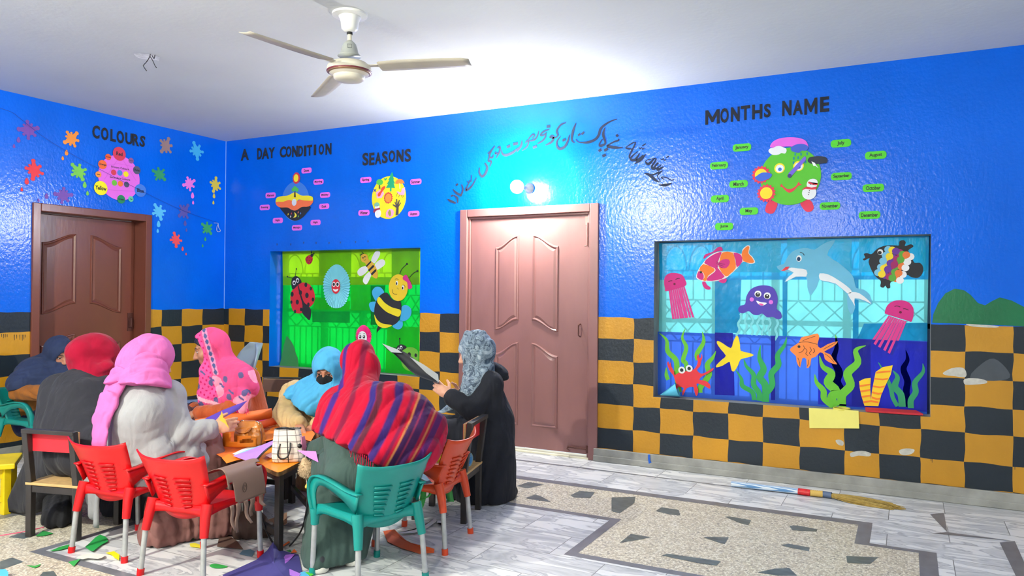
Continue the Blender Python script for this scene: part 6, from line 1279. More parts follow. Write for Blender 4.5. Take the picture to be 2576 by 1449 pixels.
ops = [ell(T(0, -.014, .020), A(.090, .112, .112), M, .03), cap(T(0, -.03, -.03), at(903, 985, 3.83), .088, .075, .04), cap(T(0, .05, -.06), T(0, .07, -.16), .07, .06, .03), cap(at(905, 980, 3.82), at(925, 1060, 3.66), .095, .165, .06),
       cap(at(850, 1022, 3.86), at(995, 1018, 3.66), .090, .095, .05), cap(at(848, 1022, 3.84), at(830, 1090, 3.74), .092, .088, .05), cap(at(860, 1040, 3.72), at(868, 1100, 3.62), .11, .11, .05), cap(at(925, 1060, 3.66), at(930, 1150, 3.52), .165, .19, .06),
       cap(at(998, 1020, 3.66), at(1076, 1086, 3.64), .105, .095, .05), cap(at(1030, 1060, 3.62), at(1050, 1130, 3.55), .125, .10, .06), cap(at(1076, 1086, 3.64), at(1080, 1125, 3.62), .085, .06, .05), cap(at(960, 1040, 3.64), at(990, 1130, 3.52), .15, .15, .06),
       half(at(868, 1121, 3.40), D(.46, .30, .885))]
soft('striped_shawl', ops, .0055, fabric('striped_shawl_cloth', (214, 22, 62), .85, .06, .3, 240, .4, True), t, folds((D(-.39, 0, -.92), 24, .012, .8), (D(.55, 0, -.8), 26, .016, 2.7, at(1060, 1070, 3.6), .16)), shawl_cols)
mb = MB()
for k in range(24):
    x = 818+k*5.2; y = 1098+0.52*(x-818); p0 = at(x, y-4, 3.64-0.30*min(1, (x-818)/90)); L_ = rnd.uniform(.04, .10)
    mb.tube(sm([p0, p0+A(rnd.uniform(-.006, .006), rnd.uniform(-.006, .006), -L_*.5), p0+A(rnd.uniform(-.012, .012), rnd.uniform(-.01, .01), -L_)], 3, False), 0.0022, 4)
fr_ = mb.build('fringe', fabric('fringe_yarn', (190, 24, 66)), t, True); fr_['kind'] = 'stuff'
for s in 'LR':
    a, b = j['an'+s]*A(1, 1, 0), j['toe'+s]*A(1, 1, 0); q_ = nrm(b-a)
    so = soft('shoe', [cap(a-q_*.03+A(0, 0, .055), b+A(0, 0, .045), .040, .034, .02), half((0, 0, .03), (0, 0, 1))], .006, mat('dark_shoe', (40, 42, 50), .6), t)
    soft('shoe_sole', [cap(a-q_*.035+A(0, 0, .020), b+q_*.005+A(0, 0, .020), .042, .037, .02), half((0, 0, .002), (0, 0, 1)), half((0, 0, .032), (0, 0, -1))], .006, mat('white_shoe_sole', (214, 212, 204), .6), so)

# ---- woman in the light blue shawl and black face mask
hd, f_ = at(826, 930, 4.78), D(-.10, -.86, -.40)
j, f, r = joints(hd, at(822, 985, 4.92), at(820, 1035, 5.0), at(825, 1110, 5.12), (at(890, 1000, 4.95), at(742, 995, 4.95)), (at(870, 1060, 4.8), at(716, 1046, 4.78)), (at(794, 1072, 4.62), at(752, 1072, 4.56)), D(-.1, -1, 0), (fl(840, 1250)[:2], fl(800, 1250)[:2]))
t, M, T = person('person in a light blue shawl, black face mask and beige coat leaning over the table', j, f_, (186, 128, 100), {'L': (D(-.35, -.8, -.35), D(-.5, .2, -.8), -1, .6), 'R': (D(.25, -.85, -.30), D(.4, .2, -.85), 1, .6)}, (j['pelvis'][0], j['pelvis'][1], 0))
COAT = fabric('beige_fleece', (196, 166, 118), .95, .12, .4, 130, .4)
soft('coat', top_ops(j, .145, .16, .08, (.074, .066, .056))+[cap(j['pelvis'], j['pelvis']+A(0, 0, -.25), .17, .20, .05)], .008, COAT, t, folds((D(.4, -.5, -.7), 60, .010, .9), (D(1, 0, -.2), 40, .006, 1.9)))
soft('face_mask', [ell(T(0, .046, -.045), A(.067, .066, .066), M, .02), ell(T(0, .098, -.030), A(.024, .020, .034), M, .03), Op('i', lambda p: -((p-hd)@M[:, 1]-.020), .006), half(T(0, 0, -.004), -M[:, 2]+.25*M[:, 1])], .0045, fabric('black_mask', (28, 30, 34), .8), t)
ops = hood(hd, M, T, at(822, 992, 4.92), 1.0, (.064, .100, .074), -.012, .004)
ops += [cap(at(815, 975, 4.86), at(748, 1000, 4.86), .115, .085, .05), cap(at(818, 985, 4.84), at(778, 1018, 4.76), .125, .105, .05), cap(at(748, 1000, 4.86), at(728, 1000, 4.80), .07, .04, .04), cap(at(770, 985, 4.80), at(765, 1015, 4.74), .075, .05, .05), cap(at(830, 975, 4.86), at(880, 1010, 4.90), .12, .10, .05), cap(at(790, 1020, 4.74), at(792, 1034, 4.72), .045, .03, .03), cap(at(825, 985, 4.76), at(835, 1010, 4.78), .09, .07, .05), half(at(752, 1024, 4.72), D(.52, .1, .85))]
soft('shawl', ops, .0065, fabric('sky_blue_shawl_cloth', (80, 166, 212), .85, .05, .25, 240, .35), t, folds((D(-.6, -.2, -.75), 62, .008, 1.1, at(780, 990, 4.8), .20), (D(-.5, 0, -.8), 50, .004, 2.9)))

# ---- woman in the pink flowered shawl, sitting sideways at the back of the table
hd, f_ = at(528, 880, 5.10), D(-1, -.34, -.32)
j, f, r = joints(hd, at(556, 930, 5.18), at(580, 985, 5.2), at(596, 1062, 5.25), (at(598, 950, 5.02), at(566, 950, 5.38)), (at(578, 1036, 4.92), at(545, 1030, 5.3)), (at(494, 1040, 4.85), at(482, 1030, 5.12)), D(-1, -.3, 0), (fl(430, 1190)[:2], fl(470, 1180)[:2]))
t, M, T = person('person in a pink flowered shawl and rust cardigan sitting side-on', j, f_, (176, 122, 96), {'L': (D(-1, .05, -.25), D(0, .3, -1), -1, .55), 'R': (D(-1, -.1, -.05), D(-.2, -.4, -.9), 1, .55)}, (j['pelvis'][0], j['pelvis'][1], 0))
soft('hair', [ell(T(0, .0, .030), A(.078, .095, .095), M, .02), half(T(0, .045, .040), M@A(0, -.95, .9), .008)], .0045, mat('black_hair', (32, 26, 28), .45, .5, .2, 60, .5, 160, stretch=(1, 1, .2)), t)
KNIT = mat('rust_knit', (176, 84, 44), .95, .2, .12, 20, .8, 70, sheen=.3, stretch=(1, 1, .15), bdist=.006)
soft('cardigan', top_ops(j, .125, .15, .066, (.058, .050, .048))+[cap(at(625, 950, 5.25), at(638, 1040, 5.25), .075, .10, .05), cap(at(600, 1050, 5.2), at(640, 1075, 5.25), .14, .13, .05)], .0075, KNIT, t, folds((D(.2, 0, -1), 60, .004, 2.2), (D(-1, 0, -.3), 120, .0012, .7, at(510, 1035, 4.9), .12)))
soft('trousers', skirt_ops(j, .15, .1, .03, .09)+[FLOOR()], .009, fabric('dusky_trousers', (96, 66, 72), .9), t, folds((BZ, 40, .01, 1.0)))
SH4 = at(570, 930, 5.05)
def floral(V):
    q = V-SH4; a, z = q@BR, q@BZ; C = np.tile(np.array(lin((216, 76, 128))[:3]), (len(V), 1)); hq = (V-hd)@M; yb = hq[:, 1]
    lower = (z < .0)
    C[lower & (np.sin(21*a+9*z)*np.sin(17*z-6*a) > .25)] = lin((246, 150, 180))[:3]
    band = (yb > -.020) & (yb < .012) & (hq[:, 2] > -.16); C[band] = lin((236, 140, 174))[:3]; mot = band & (np.abs(yb+.004) < .011*np.abs(np.sin(hq[:, 2]*78))); C[mot] = lin((74, 84, 128))[:3]
    edge = (yb > .024) & (hq[:, 2] > -.3); C[edge] = lin((240, 84, 150))[:3]; C[edge & (np.sin(150*hq[:, 2])*np.sin(170*hq[:, 1]) > .55)] = lin((190, 30, 96))[:3]
    leaf = lower & (np.abs(np.sin(30*a+11*z+1.0))**8*np.abs(np.sin(26*z-7*a))**6 > .35); C[leaf] = lin((92, 84, 128))[:3]
    stripe = (np.abs(z+.26+.35*a) < .010) | (np.abs(z+.10+.55*a-.02) < .007); C[stripe & (np.sin(90*a) > -.2)] = lin((88, 84, 132))[:3]
    rim = (np.abs(z+.215+.30*a) < .012); C[rim] = lin((250, 176, 196))[:3]
    return C
ops = [ell(T(0, -.020, .026), A(.098, .118, .118), M, .03), ell(T(0, .0, -.070), A(.090, .080, .090), M, .04), cap(T(0, -.04, -.06), at(566, 940, 5.18), .09, .10, .05),
       ell(T(0, .158, .0), A(.26, .125, .18), M, .010, 's'), cap(T(.074, .004, .09), T(.084, .016, -.17), .026, .03, .03), cap(T(-.074, .004, .08), T(-.080, .016, -.17), .026, .03, .03),
       cap(at(560, 930, 5.15), at(600, 950, 5.06), .110, .105, .05), cap(at(600, 950, 5.03), at(622, 975, 5.03), .090, .075, .05), cap(at(600, 955, 5.02), at(590, 1000, 4.97), .092, .08, .05), cap(at(560, 950, 5.06), at(575, 1000, 5.04), .125, .115, .06), cap(at(525, 935, 5.02), at(522, 990, 5.0), .06, .055, .05), cap(at(522, 990, 5.0), at(600, 985, 4.98), .06, .06, .05),
       cap(at(590, 970, 4.98), at(612, 1000, 4.94), .07, .04, .05), cap(at(612, 995, 4.92), at(612, 1030, 4.90), .035, .028, .03), cap(at(575, 1000, 5.02), at(520, 1008, 4.96), .085, .05, .05)]
soft('flowered_shawl', ops, .0048, fabric('flowered_shawl_cloth', (236, 72, 136), .85, .05, .3, 240, .35, True), t, folds((D(.45, 0, -1), 44, .008, .5), (D(-.9, 0, -.35), 46, .011, 1.9, at(565, 990, 5.0), .13)), floral)
mb = MB()
for k in range(16):
    p0 = at(596+k*1.9, 1028, 4.89); mb.tube(sm([p0, p0+A(rnd.uniform(-.01, .01), 0, -.02), p0+A(rnd.uniform(-.02, .02), 0, -rnd.uniform(.03, .05))], 3, False), .0018, 4)
q_ = mb.build('fringe', fabric('pink_fringe_yarn', (220, 40, 110)), t, True); q_['kind'] = 'stuff'

# ---- woman in navy at the far left
hd, f_ = at(148, 892, 5.95), D(.80, -.50, -.42)
j, f, r = joints(hd, at(122, 935, 6.05), at(105, 985, 6.05), at(95, 1058, 6.0), (at(132, 950, 6.10), at(88, 945, 5.85)), (at(150, 1010, 6.0), at(46, 988, 5.70)), (at(215, 1000, 5.8), at(140, 988, 5.52)), D(.9, -.35, 0), (fl(150, 1150)[:2]+A(.15, 0), fl(120, 1160)[:2]+A(.15, 0)))
t, M, T = person('person in a navy shawl with brown sleeves looking down at the far left', j, f_, (186, 130, 104), {'L': (D(1, -.1, -.1), D(0, .2, -1), 1, .5), 'R': (D(1, -.1, -.1), D(0, .2, -1), -1, .5)}, (j['pelvis'][0], j['pelvis'][1], 0))
soft('sweater', top_ops(j, .125, .15, .065, (.058, .056, .052)), .0085, fabric('brown_wool', (150, 92, 42), .95, .12, .4, 120, .4), t, folds((D(1, 0, -.2), 50, .006, 1.0)))
NAVY = fabric('navy_shawl_cloth', (44, 54, 82), .85, .08, .25, 200, .35)
soft('trousers', skirt_ops(j, .12, .1, .03, .09)+[FLOOR()], .010, fabric('dark_blue_trousers', (38, 42, 72), .9), t, folds((BZ, 40, .01, 1.0)))
ops = hood(hd, M, T, at(120, 940, 6.05), 1.0, (.070, .100, .092), -.010, .008)
ops += [cap(at(125, 925, 6.0), at(86, 942, 5.84), .125, .130, .06), cap(at(86, 945, 5.82), at(52, 965, 5.70), .125, .095, .05), cap(at(110, 955, 5.9), at(100, 985, 5.8), .16, .12, .06), cap(at(150, 935, 5.95), at(160, 975, 5.90), .10, .09, .06), cap(T(0, .03, -.12), at(150, 955, 5.9), .08, .08, .04), half(at(80, 972, 5.9), D(-.12, .0, 1))]
soft('shawl', ops, .0075, NAVY, t, folds((D(-.6, 0, -.8), 40, .008, .3)))

# ---- woman in the maroon headscarf and black coat, back to the camera
pel = A(2.29, -2.985, .43); fw = A(-.254, .967, 0)
hd, f_ = at(243, 896, 4.55), D(.80, .50, -.32)
j, f, r = joints(hd, at(222, 950, 4.48), at(205, 1010, 4.36), pel, (at(148, 985, 4.42), at(264, 985, 4.46)), (at(132, 1085, 4.50), at(262, 1075, 4.62)), (at(200, 1090, 4.85), at(290, 1050, 4.95)), fw, ((2.22, -2.72), (2.40, -2.70)), .46)
t, M, T = person('person in a maroon headscarf and long black coat seen from behind on a wooden chair', j, f_, (190, 134, 108), {'L': (D(.6, .8, 0), D(0, 0, -1), 1, .5), 'R': (D(.5, .8, 0), D(0, 0, -1), -1, .5)}, (pel[0], pel[1], 0))
BC = fabric('black_wool_coat', (44, 44, 50), .92, .08, .3, 150, .4)
ops = top_ops(j, .140, .155, .085, (.076, .072, .062))+skirt_ops(j, .15, .11, .03, .10)
ops += [cap(at(192, 990, 4.42), at(188, 1075, 4.33), .14, .165, .06), cap(at(188, 1075, 4.33), at(188, 1150, 4.28), .165, .15, .06), cap(at(138, 1010, 4.38), at(130, 1070, 4.34), .085, .09, .06), cap(at(230, 960, 4.46), at(215, 1000, 4.4), .085, .11, .05), FLOOR(.012)]
soft('coat', ops, .009, BC, t, folds((D(.1, 0, -1), 22, .009, .4), (D(.6, 0, -.7), 30, .006, 2.2, at(230, 1020, 4.4), .12)))
def drape(name, pts, m, th=.014, amp=.012, n=16, sag=0.0):
    """hanging cloth panel: ruled between a top and a bottom polyline, rippled and given thickness"""
    tp, bt = [np.array(p) for p in pts[0]], [np.array(p) for p in pts[1]]; tp, bt = sm(tp, 8, False), sm(bt, 8, False); m_ = len(tp); V, Fc = [], []
    for k in range(n+1):
        s_ = k/n
        for i in range(m_): p = tp[i]*(1-s_)+bt[i]*s_; nv = nrm(np.cross(bt[i]-tp[i], tp[min(i+1, m_-1)]-tp[max(i-1, 0)])); V.append(p+nv*amp*s_*math.sin(i*0.9+2*s_)+A(0, 0, -sag*s_*(1-s_)))
    for k in range(n):
        for i in range(m_-1): a = k*m_+i; Fc.append((a, a+1, a+m_+1, a+m_))
    o = mobj(name, V, Fc, m, t, True); q = o.modifiers.new('solid', 'SOLIDIFY'); q.thickness = th; q.offset = 0; return o
drape('coat_tail', [[at(98, 1085, 4.35), at(128, 1110, 4.10), at(160, 1120, 4.02)], [fl0(14, 1292)+A(0, 0, .015), fl0(75, 1300)+A(0, 0, .02), fl0(132, 1290)+A(0, 0, .03)]], BC, .012, .012)
soft('trouser_leg', [cap(fl0(150, 1240)+A(0, 0, .25), fl0(145, 1322)+A(0, 0, .04), .075, .075, .03), cap(fl0(145, 1322)+A(0, 0, .04), fl0(170, 1310)+A(0, 0, .04), .07, .06, .03), FLOOR(.008)], .007, fabric('black_trousers', (32, 32, 36), .9), t, folds((BZ, 44, .008, 1.0)))
ops = [ell(T(0, -.010, .020), A(.104, .128, .118), M, .03), ell(T(.02, -.085, .0), A(.100, .085, .095), M, .05), ell(T(0, .02, -.06), A(.090, .088, .085), M, .04), cap(T(.02, -.05, -.05), at(232, 948, 4.46), .09, .085, .04), ell(T(0, .150, -.012), A(.060, .085, .086), M, .012, 's'), cap(at(262, 930, 4.5), at(278, 950, 4.52), .06, .03, .04)]
soft('headscarf', ops, .0065, fabric('maroon_jersey', (146, 14, 44), .9, .08, .3, 150, .6), t, folds((D(.3, 0, -1), 44, .012, .9, at(268, 930, 4.5), .12), (D(.85, 0, -.45), 34, .005, 2.4)))

# ---- woman in the pink headscarf and grey coat on the red chair
pel = A(2.788, -3.00, .45); fw = A(-.095, .995, 0)
hd, f_ = at(380, 908, 4.02), D(.72, .62, -.34)
j, f, r = joints(hd, at(374, 965, 3.98), at(362, 1030, 3.92), pel, (at(310, 1000, 3.92), at(424, 998, 4.04)), (at(305, 1080, 4.0), at(452, 1094, 3.98)), (at(400, 1110, 4.35), at(537, 1078, 4.08)), fw, ((2.92, -2.62), (3.02, -2.70)), .47)
t, M, T = person('person in a pink headscarf and grey wool coat holding a scrap of yellow paper', j, f_, (206, 152, 122), {'L': (D(.6, .8, .1), D(.2, 0, -1), 1, .5), 'R': (D(.95, .15, .22), D(-.1, .95, -.2), -1, .62)}, (pel[0], pel[1], 0))
GC_ = fabric('grey_wool_coat', (158, 158, 162), .95, .06, .35, 150, .4)
ops = top_ops(j, .135, .150, .075, (.074, .066, .054))+[cap(j['hipL'], j['hipL']+f*.20, .135, .12, .05), cap(j['hipR'], j['hipR']+f*.24, .135, .12, .05), cap(at(352, 1050, 3.90), at(350, 1150, 3.93), .135, .145, .06), cap(at(470, 1150, 4.0), at(510, 1165, 4.1), .08, .06, .05), cap(A(2.90, -3.10, .36), A(2.925, -2.95, .36), .065, .075, .05)]
soft('coat', ops, .0075, GC_, t, folds((D(1, 0, -.18), 44, .007, .7, at(385, 1135, 3.85), .13), (D(.35, 0, -1), 26, .003, 2.0), (D(.8, 0, .3), 50, .006, 1.1, at(490, 1085, 4.0), .12)))
drape('coat_tail', [[at(203, 1148, 3.95), at(226, 1135, 3.9), at(256, 1140, 3.85)], [at(222, 1265, 4.0), at(232, 1305, 3.98), at(246, 1328, 3.96)]], GC_, .014, .010)
MAUVE = fabric('mauve_skirt_cloth', (126, 88, 84), .85, .08, .2, 150, .35)
ops = skirt_ops(j, .110, .10, .03, .11)+[cap(fl0(430, 1300)+A(0, 0, .22), fl0(405, 1365)+A(0, 0, .05), .10, .10, .06), cap(fl0(405, 1365)+A(0, 0, .05), fl0(540, 1340)+A(0, 0, .06), .09, .10, .06), cap(at(520, 1160, 4.15), at(560, 1180, 4.3), .10, .09, .05), cap(at(560, 1180, 4.3), fl0(520, 1330)+A(0, 0, .06), .10, .13, .06), FLOOR(.008)]
soft('skirt', ops, .008, MAUVE, t, folds((BZ, 42, .018, 1.4, at(470, 1300, 4.0), .3), (D(1, .3, -.2), 44, .008, .2)))
PK = fabric('pink_headscarf_cloth', (206, 104, 168), .85, .06, .25, 240, .35)
ops = [ell(T(0, -.012, .022), A(.100, .122, .120), M, .03), ell(T(.0, -.085, -.03), A(.098, .075, .105), M, .05), ell(T(0, .02, -.07), A(.088, .085, .09), M, .04), ell(T(0, .155, -.012), A(.060, .085, .088), M, .012, 's'), cap(T(0, .04, -.10), T(.01, .05, -.17), .075, .055, .04),
       cap(at(372, 940, 4.0), at(366, 985, 3.95), .085, .09, .04)]
soft('headscarf', ops, .0065, PK, t, folds((D(.36, .2, -1), 46, .007, 1.9), (D(-.75, 0, -.6), 40, .006, .8, at(330, 930, 3.9), .09)))
soft('scarf_drape', [cap(at(366, 930, 3.96), at(358, 1000, 3.90), .105, .155, .04), cap(at(340, 945, 3.92), at(300, 985, 3.86), .085, .085, .04), half(at(350, 963, 3.78), D(.02, .25, 1), .003), half(at(440, 963, 3.98), D(-1, -.2, .55), .02)], .006, PK, t, folds((D(-.75, 0, -.65), 52, .009, 1.2), (D(.1, 0, -1), 40, .004, .3)))
soft('scarf_end', ribbon([at(300, 950, 3.86), at(272, 1010, 3.78), at(255, 1060, 3.75), at(249, 1115, 3.72)], [.060, .056, .050, .046], .30, D(.3, 1, .15), .03), .006, PK, t, folds((D(-.2, 0, -1), 80, .0028, 1.2)))
# ---------------------------------------------------------------- paper, bags and odds and ends
def pgon(name, lab, rgb, P, cat='paper', grp=None, th=0.0012, m=None, smooth_=0):
    """loose sheet: outline of 3-D points with a little thickness"""
    P = [np.asarray(p, float) for p in P]
    if smooth_: P = sm(P, smooth_)
    n = len(P); c = sum(P)/n; nv = nrm(sum(np.cross(P[i-1]-c, P[i]-c) for i in range(n)))
    if nv[2] < 0: P = P[::-1]; nv = -nv
    V = [p+nv*th for p in P]+P+[c+nv*th, c]
    Fc = [(i, (i+1) % n, 2*n) for i in range(n)]+[(n+(i+1) % n, n+i, 2*n+1) for i in range(n)]+[(n+i, n+(i+1) % n, (i+1) % n, i) for i in range(n)]
    return tag(mobj(name, V, Fc, m or paper(rgb)), lab, cat, grp)
def tp(pts, z): return [fl(x, y, z) for x, y in pts]           # outline lying at height z
GT, GF = 'sheets and scraps of paper on the tables', 'paper scraps on the floor'
OR = (244, 118, 44)
for lab, rgb, pts, z in [('orange sheet lying along the front edge of the table under the leather bag', (240, 112, 40), [(502, 1119), (566, 1088), (676, 1082), (650, 1132), (575, 1160)], .424), ('jagged orange scraps at the table edge beside the violet sheet', (250, 132, 30), [(558, 1152), (575, 1142), (588, 1147), (600, 1138), (640, 1146), (612, 1155), (596, 1158), (570, 1166)], .430),
      ('pale blue sheet showing under the violet one', (150, 206, 236), [(588, 1146), (616, 1134), (676, 1113), (692, 1104), (668, 1126), (622, 1148)], .436), ('white sheet showing under the pale blue one', (232, 234, 240), [(585, 1142), (612, 1129), (660, 1116), (640, 1134), (600, 1146)], .431),
      ('bright green cut paper at the near left end of the table', (96, 200, 50), [(495, 1119), (516, 1112), (548, 1114), (545, 1123), (503, 1127)], .438), ('pale aqua strip above the bright green cut paper', (160, 220, 220), [(513, 1111), (524, 1108), (543, 1110), (546, 1113), (520, 1115)], .443), ('lilac scrap beside the bright green cut paper', (178, 132, 226), [(536, 1111), (556, 1109), (557, 1121), (548, 1123)], .442),
      ('white folded paper in front of the grey sleeve', (238, 238, 242), [(532, 1099), (560, 1094), (562, 1103), (534, 1108)], .446), ('pinkish red paper beside the white folded one', (226, 84, 96), [(548, 1088), (561, 1083), (566, 1094), (552, 1106), (546, 1102)], .452),
      ('orange paper piece right of the leather bag', (246, 132, 38), [(652, 1098), (690, 1073), (707, 1066), (716, 1088), (702, 1102), (668, 1110)], .462), ('dark blue sheet between the two handbags', (60, 66, 110), [(664, 1106), (700, 1098), (706, 1108), (688, 1118), (666, 1116)], .434), ('salmon scrap between the two handbags', (226, 120, 96), [(664, 1104), (676, 1099), (686, 1102), (680, 1110), (666, 1110)], .440),
      ('orange sheet at the back of the table beside the beige sleeve', (246, 128, 40), [(678, 1056), (704, 1046), (716, 1062), (700, 1074), (660, 1078)], .458), ('indigo sheet at the back of the table', (72, 74, 190), [(684, 1062), (706, 1058), (718, 1068), (700, 1076), (676, 1074)], .448), ('orange sheet under the hands of the woman in the blue shawl', (244, 122, 40), [(748, 1086), (775, 1068), (792, 1092), (782, 1110), (760, 1104)], .470),
      ('magenta sheet under the big orange roll', (206, 50, 128), [(610, 1068), (668, 1052), (690, 1060), (650, 1078), (620, 1080)], .432), ('blue sheet under the hands of the woman in the flowered shawl', (58, 66, 180), [(478, 1092), (500, 1070), (540, 1074), (520, 1100), (496, 1106)], .428), ('pale pink scrap in front of the plaid handbag', (236, 190, 190), [(668, 1146), (690, 1136), (694, 1144), (680, 1152)], .432)]:
    pgon('paper_sheet', lab, rgb, tp(pts, z), 'paper', GT)
pgon('paper_sheet', 'violet sheet sticking out over the table edge left of the plaid handbag', (182, 134, 244), [fl(587, 1147, .440), fl(608, 1155, .442), fl(629, 1161, .445), fl(638, 1158, .447), fl(674, 1132, .47), fl(700, 1104, .50), fl(684, 1110, .485), fl(619, 1136, .445)], 'paper', GT)
pgon('paper_sheet', 'purple pointed sheet across the lap of the woman in the flowered shawl', (92, 66, 176), [at(472, 1082, 4.62), at(506, 1058, 4.68), at(560, 1032, 4.72), at(622, 1008, 4.76), at(602, 1030, 4.72), at(545, 1060, 4.66), at(500, 1086, 4.6)], 'paper', GT)
pgon('paper_sheet', 'pink pointed sheet sticking out left of the dark green robe', (228, 130, 236), [at(748, 1133, 3.72), at(795, 1136, 3.70), at(801, 1163, 3.66), at(778, 1152, 3.68)], 'paper', GT)
pgon('paper_scrap', 'small yellow scrap pinched in the hand of the woman in grey', (244, 176, 60), [at(551, 1056, 4.06), at(558, 1034, 4.05), at(560, 1050, 4.05), at(566, 1054, 4.04), at(576, 1078, 4.03), at(566, 1066, 4.04)], 'paper', GT)
def roll(lab, a, b, r, rgb, turns=1.2, cat='paper roll', start=0.6, rgb2=None, grow_=.18, name='paper_roll'):
    a, b = np.asarray(a, float), np.asarray(b, float); ax = nrm(b-a); u = nrm(np.cross(ax, BZ)); w = np.cross(u, ax); n = int(30*turns); V = []
    for k in range(n+1):
        t = start+2*math.pi*turns*k/n; rr = r*(1-grow_*k/n); o = u*math.cos(t)*rr+w*math.sin(t)*rr; V += [a+o, b+o]
    o = mobj(name, V, [(2*k, 2*k+1, 2*k+3, 2*k+2) for k in range(n)], [paper(rgb), paper(rgb2 or rgb)], None, True)
    q = o.modifiers.new('solid', 'SOLIDIFY'); q.thickness = 0.0014; q.material_offset = 1 if rgb2 else 0
    return tag(o, lab, cat)
roll('big orange paper roll lying at the back of the table', at(492, 1068, 4.78), at(684, 1040, 4.98), .036, (246, 122, 58), 0.92, start=-1.0, rgb2=(112, 20, 44), grow_=.1)  # inner face coloured dark maroon for the shadow inside the roll
roll('smaller dark orange paper roll behind the leather bag', at(600, 1086, 4.62), at(695, 1058, 4.74), .026, (224, 92, 48), 0.9, start=-.8)
# orange cut-out band with holes, standing curled in front of the leather bag
ctr = fl(607, 1122, .43); V, Fc = [], []; nu, nv = 26, 10
for j in range(nv+1):
    for i in range(nu+1):
        t = math.radians(-215+190*i/nu); V.append(ctr+A(0, 0, .004+.080*j/nv)+(.105*math.cos(t)*BR+.060*math.sin(t)*BF))
for j in range(nv):
    for i in range(nu):
        u, v = (i+.5)/nu, (j+.5)/nv
        if ((u-.60)/.07)**2+((v-.62)/.22)**2 < 1 or ((u-.80)/.12)**2+((v-.42)/.16)**2 < 1 or (v > .8 and u > .55) or (v > .62 and u > .9): continue
        a = j*(nu+1)+i; Fc.append((a, a+1, a+nu+2, a+nu+1))
q = MB().add(V, Fc).build('paper_cut_out', paper((250, 140, 32)), None, True, solid=.0014); tag(q, 'orange paper band with cut out holes curled in front of the leather bag', 'paper', GT)

# brown leather bag
def leather():
    m = mat('tan_leather', (186, 112, 36), .32, .5, .16, 10, .5, 40, bdist=.004, crumple=38); return m
c = fl(630, 1121, .424); xb, yb = nrm(BR*.92-BF*.38), nrm(BF*.92+BR*.38); Rb = np.stack([xb, yb, BZ], 1); B_ = lambda x, y, z: c+xb*x+yb*y+BZ*z
bag = empty('handbag', c); tag(bag, 'tan leather handbag with a pocket flap standing on the table', 'handbag')
ops = [ell(B_(0, 0, .055), A(.092, .050, .055), Rb, .03), ell(B_(-.02, 0, .05), A(.085, .048, .052), Rb, .03), cap(B_(-.060, 0, .025), B_(.062, 0, .025), .034, None, .03), cap(B_(-.050, .0, .118), B_(.050, 0, .122), .022, .020, .03), ell(B_(0, 0, .09), A(.078, .036, .045), Rb, .03), half(c+A(0, 0, .001), (0, 0, 1))]
soft('body', ops, .0045, leather(), bag, folds((BZ, 60, .003, 1.0), (D(1, 0, .3), 70, .003, 2.0)), None, 1, 1.0)
MB().add([B_(-.062, -.046, .110), B_(-.02, -.050, .112), B_(.03, -.048, .114), B_(.046, -.040, .116), B_(.040, -.056, .092), B_(.005, -.062, .080), B_(-.035, -.060, .080), B_(-.066, -.052, .090)], [tuple(range(8))]).build('pocket_flap', leather(), bag, solid=.005, bevel=.002)
MB().tube(sm([B_(.058, 0, .12), B_(.080, -.01, .10), B_(.092, -.015, .06), B_(.090, -.02, .012)], 4, False), .006, 6).build('strap', mat('dark_tan_leather', (120, 66, 34), .4), bag, True)
for x in (-.05, .055): MB().tube([B_(x+.014*math.cos(t), -.012, .132+.012*math.sin(t)) for t in np.linspace(0, 6.28, 14)], .0026, 6).build('strap_ring', mat('pale_metal', (222, 216, 190), .25, metal=.9), bag, True)
# plaid bucket bag
def plaid():
    m = mat('plaid_fabric', (240, 230, 222), .7, .3, .04, 20); N, L = m.node_tree.nodes, m.node_tree.links; b = N['Principled BSDF']
    tc = N.new('ShaderNodeTexCoord'); br = N.new('ShaderNodeTexBrick'); br.offset = 0; br.inputs['Scale'].default_value = 1; br.inputs['Brick Width'].default_value = .034; br.inputs['Row Height'].default_value = .030; br.inputs['Mortar Size'].default_value = .0012
    br.inputs['Color1'].default_value = br.inputs['Color2'].default_value = lin((242, 230, 222)); br.inputs['Mortar'].default_value = lin((52, 46, 52)); L.new(tc.outputs['UV'], br.inputs['Vector'])
    b2 = N.new('ShaderNodeTexBrick'); b2.offset = 0; b2.inputs['Scale'].default_value = 1; b2.inputs['Brick Width'].default_value = .068; b2.inputs['Row Height'].default_value = .060; b2.inputs['Mortar Size'].default_value = .0007; b2.inputs['Color1'].default_value = b2.inputs['Color2'].default_value = (1, 1, 1, 1); b2.inputs['Mortar'].default_value = lin((90, 80, 86))
    mp = N.new('ShaderNodeMapping'); mp.inputs['Location'].default_value = (.005, .005, 0); L.new(tc.outputs['UV'], mp.inputs[0]); L.new(mp.outputs[0], b2.inputs['Vector'])
    mx = N.new('ShaderNodeMixRGB'); mx.blend_type = 'MULTIPLY'; mx.inputs[0].default_value = 1; L.new(br.outputs['Color'], mx.inputs[1]); L.new(b2.outputs['Color'], mx.inputs[2]); L.new(mx.outputs[0], b.inputs['Base Color']); return m
c = fl(727, 1160, .42); xb, yb = nrm(BR*.96+BF*.28), nrm(BF*.96-BR*.28); B_ = lambda x, y, z: c+xb*x+yb*y+BZ*z
pb = empty('handbag', c); tag(pb, 'cream plaid bucket handbag with black handles on the table corner', 'handbag')
def ring_(w, d, z, tilt=0): return [B_(w*np.sign(math.cos(t))*abs(math.cos(t))**.55+tilt, d*np.sign(math.sin(t))*abs(math.sin(t))**.55, z) for t in np.linspace(0, 2*math.pi, 41)[:-1]]
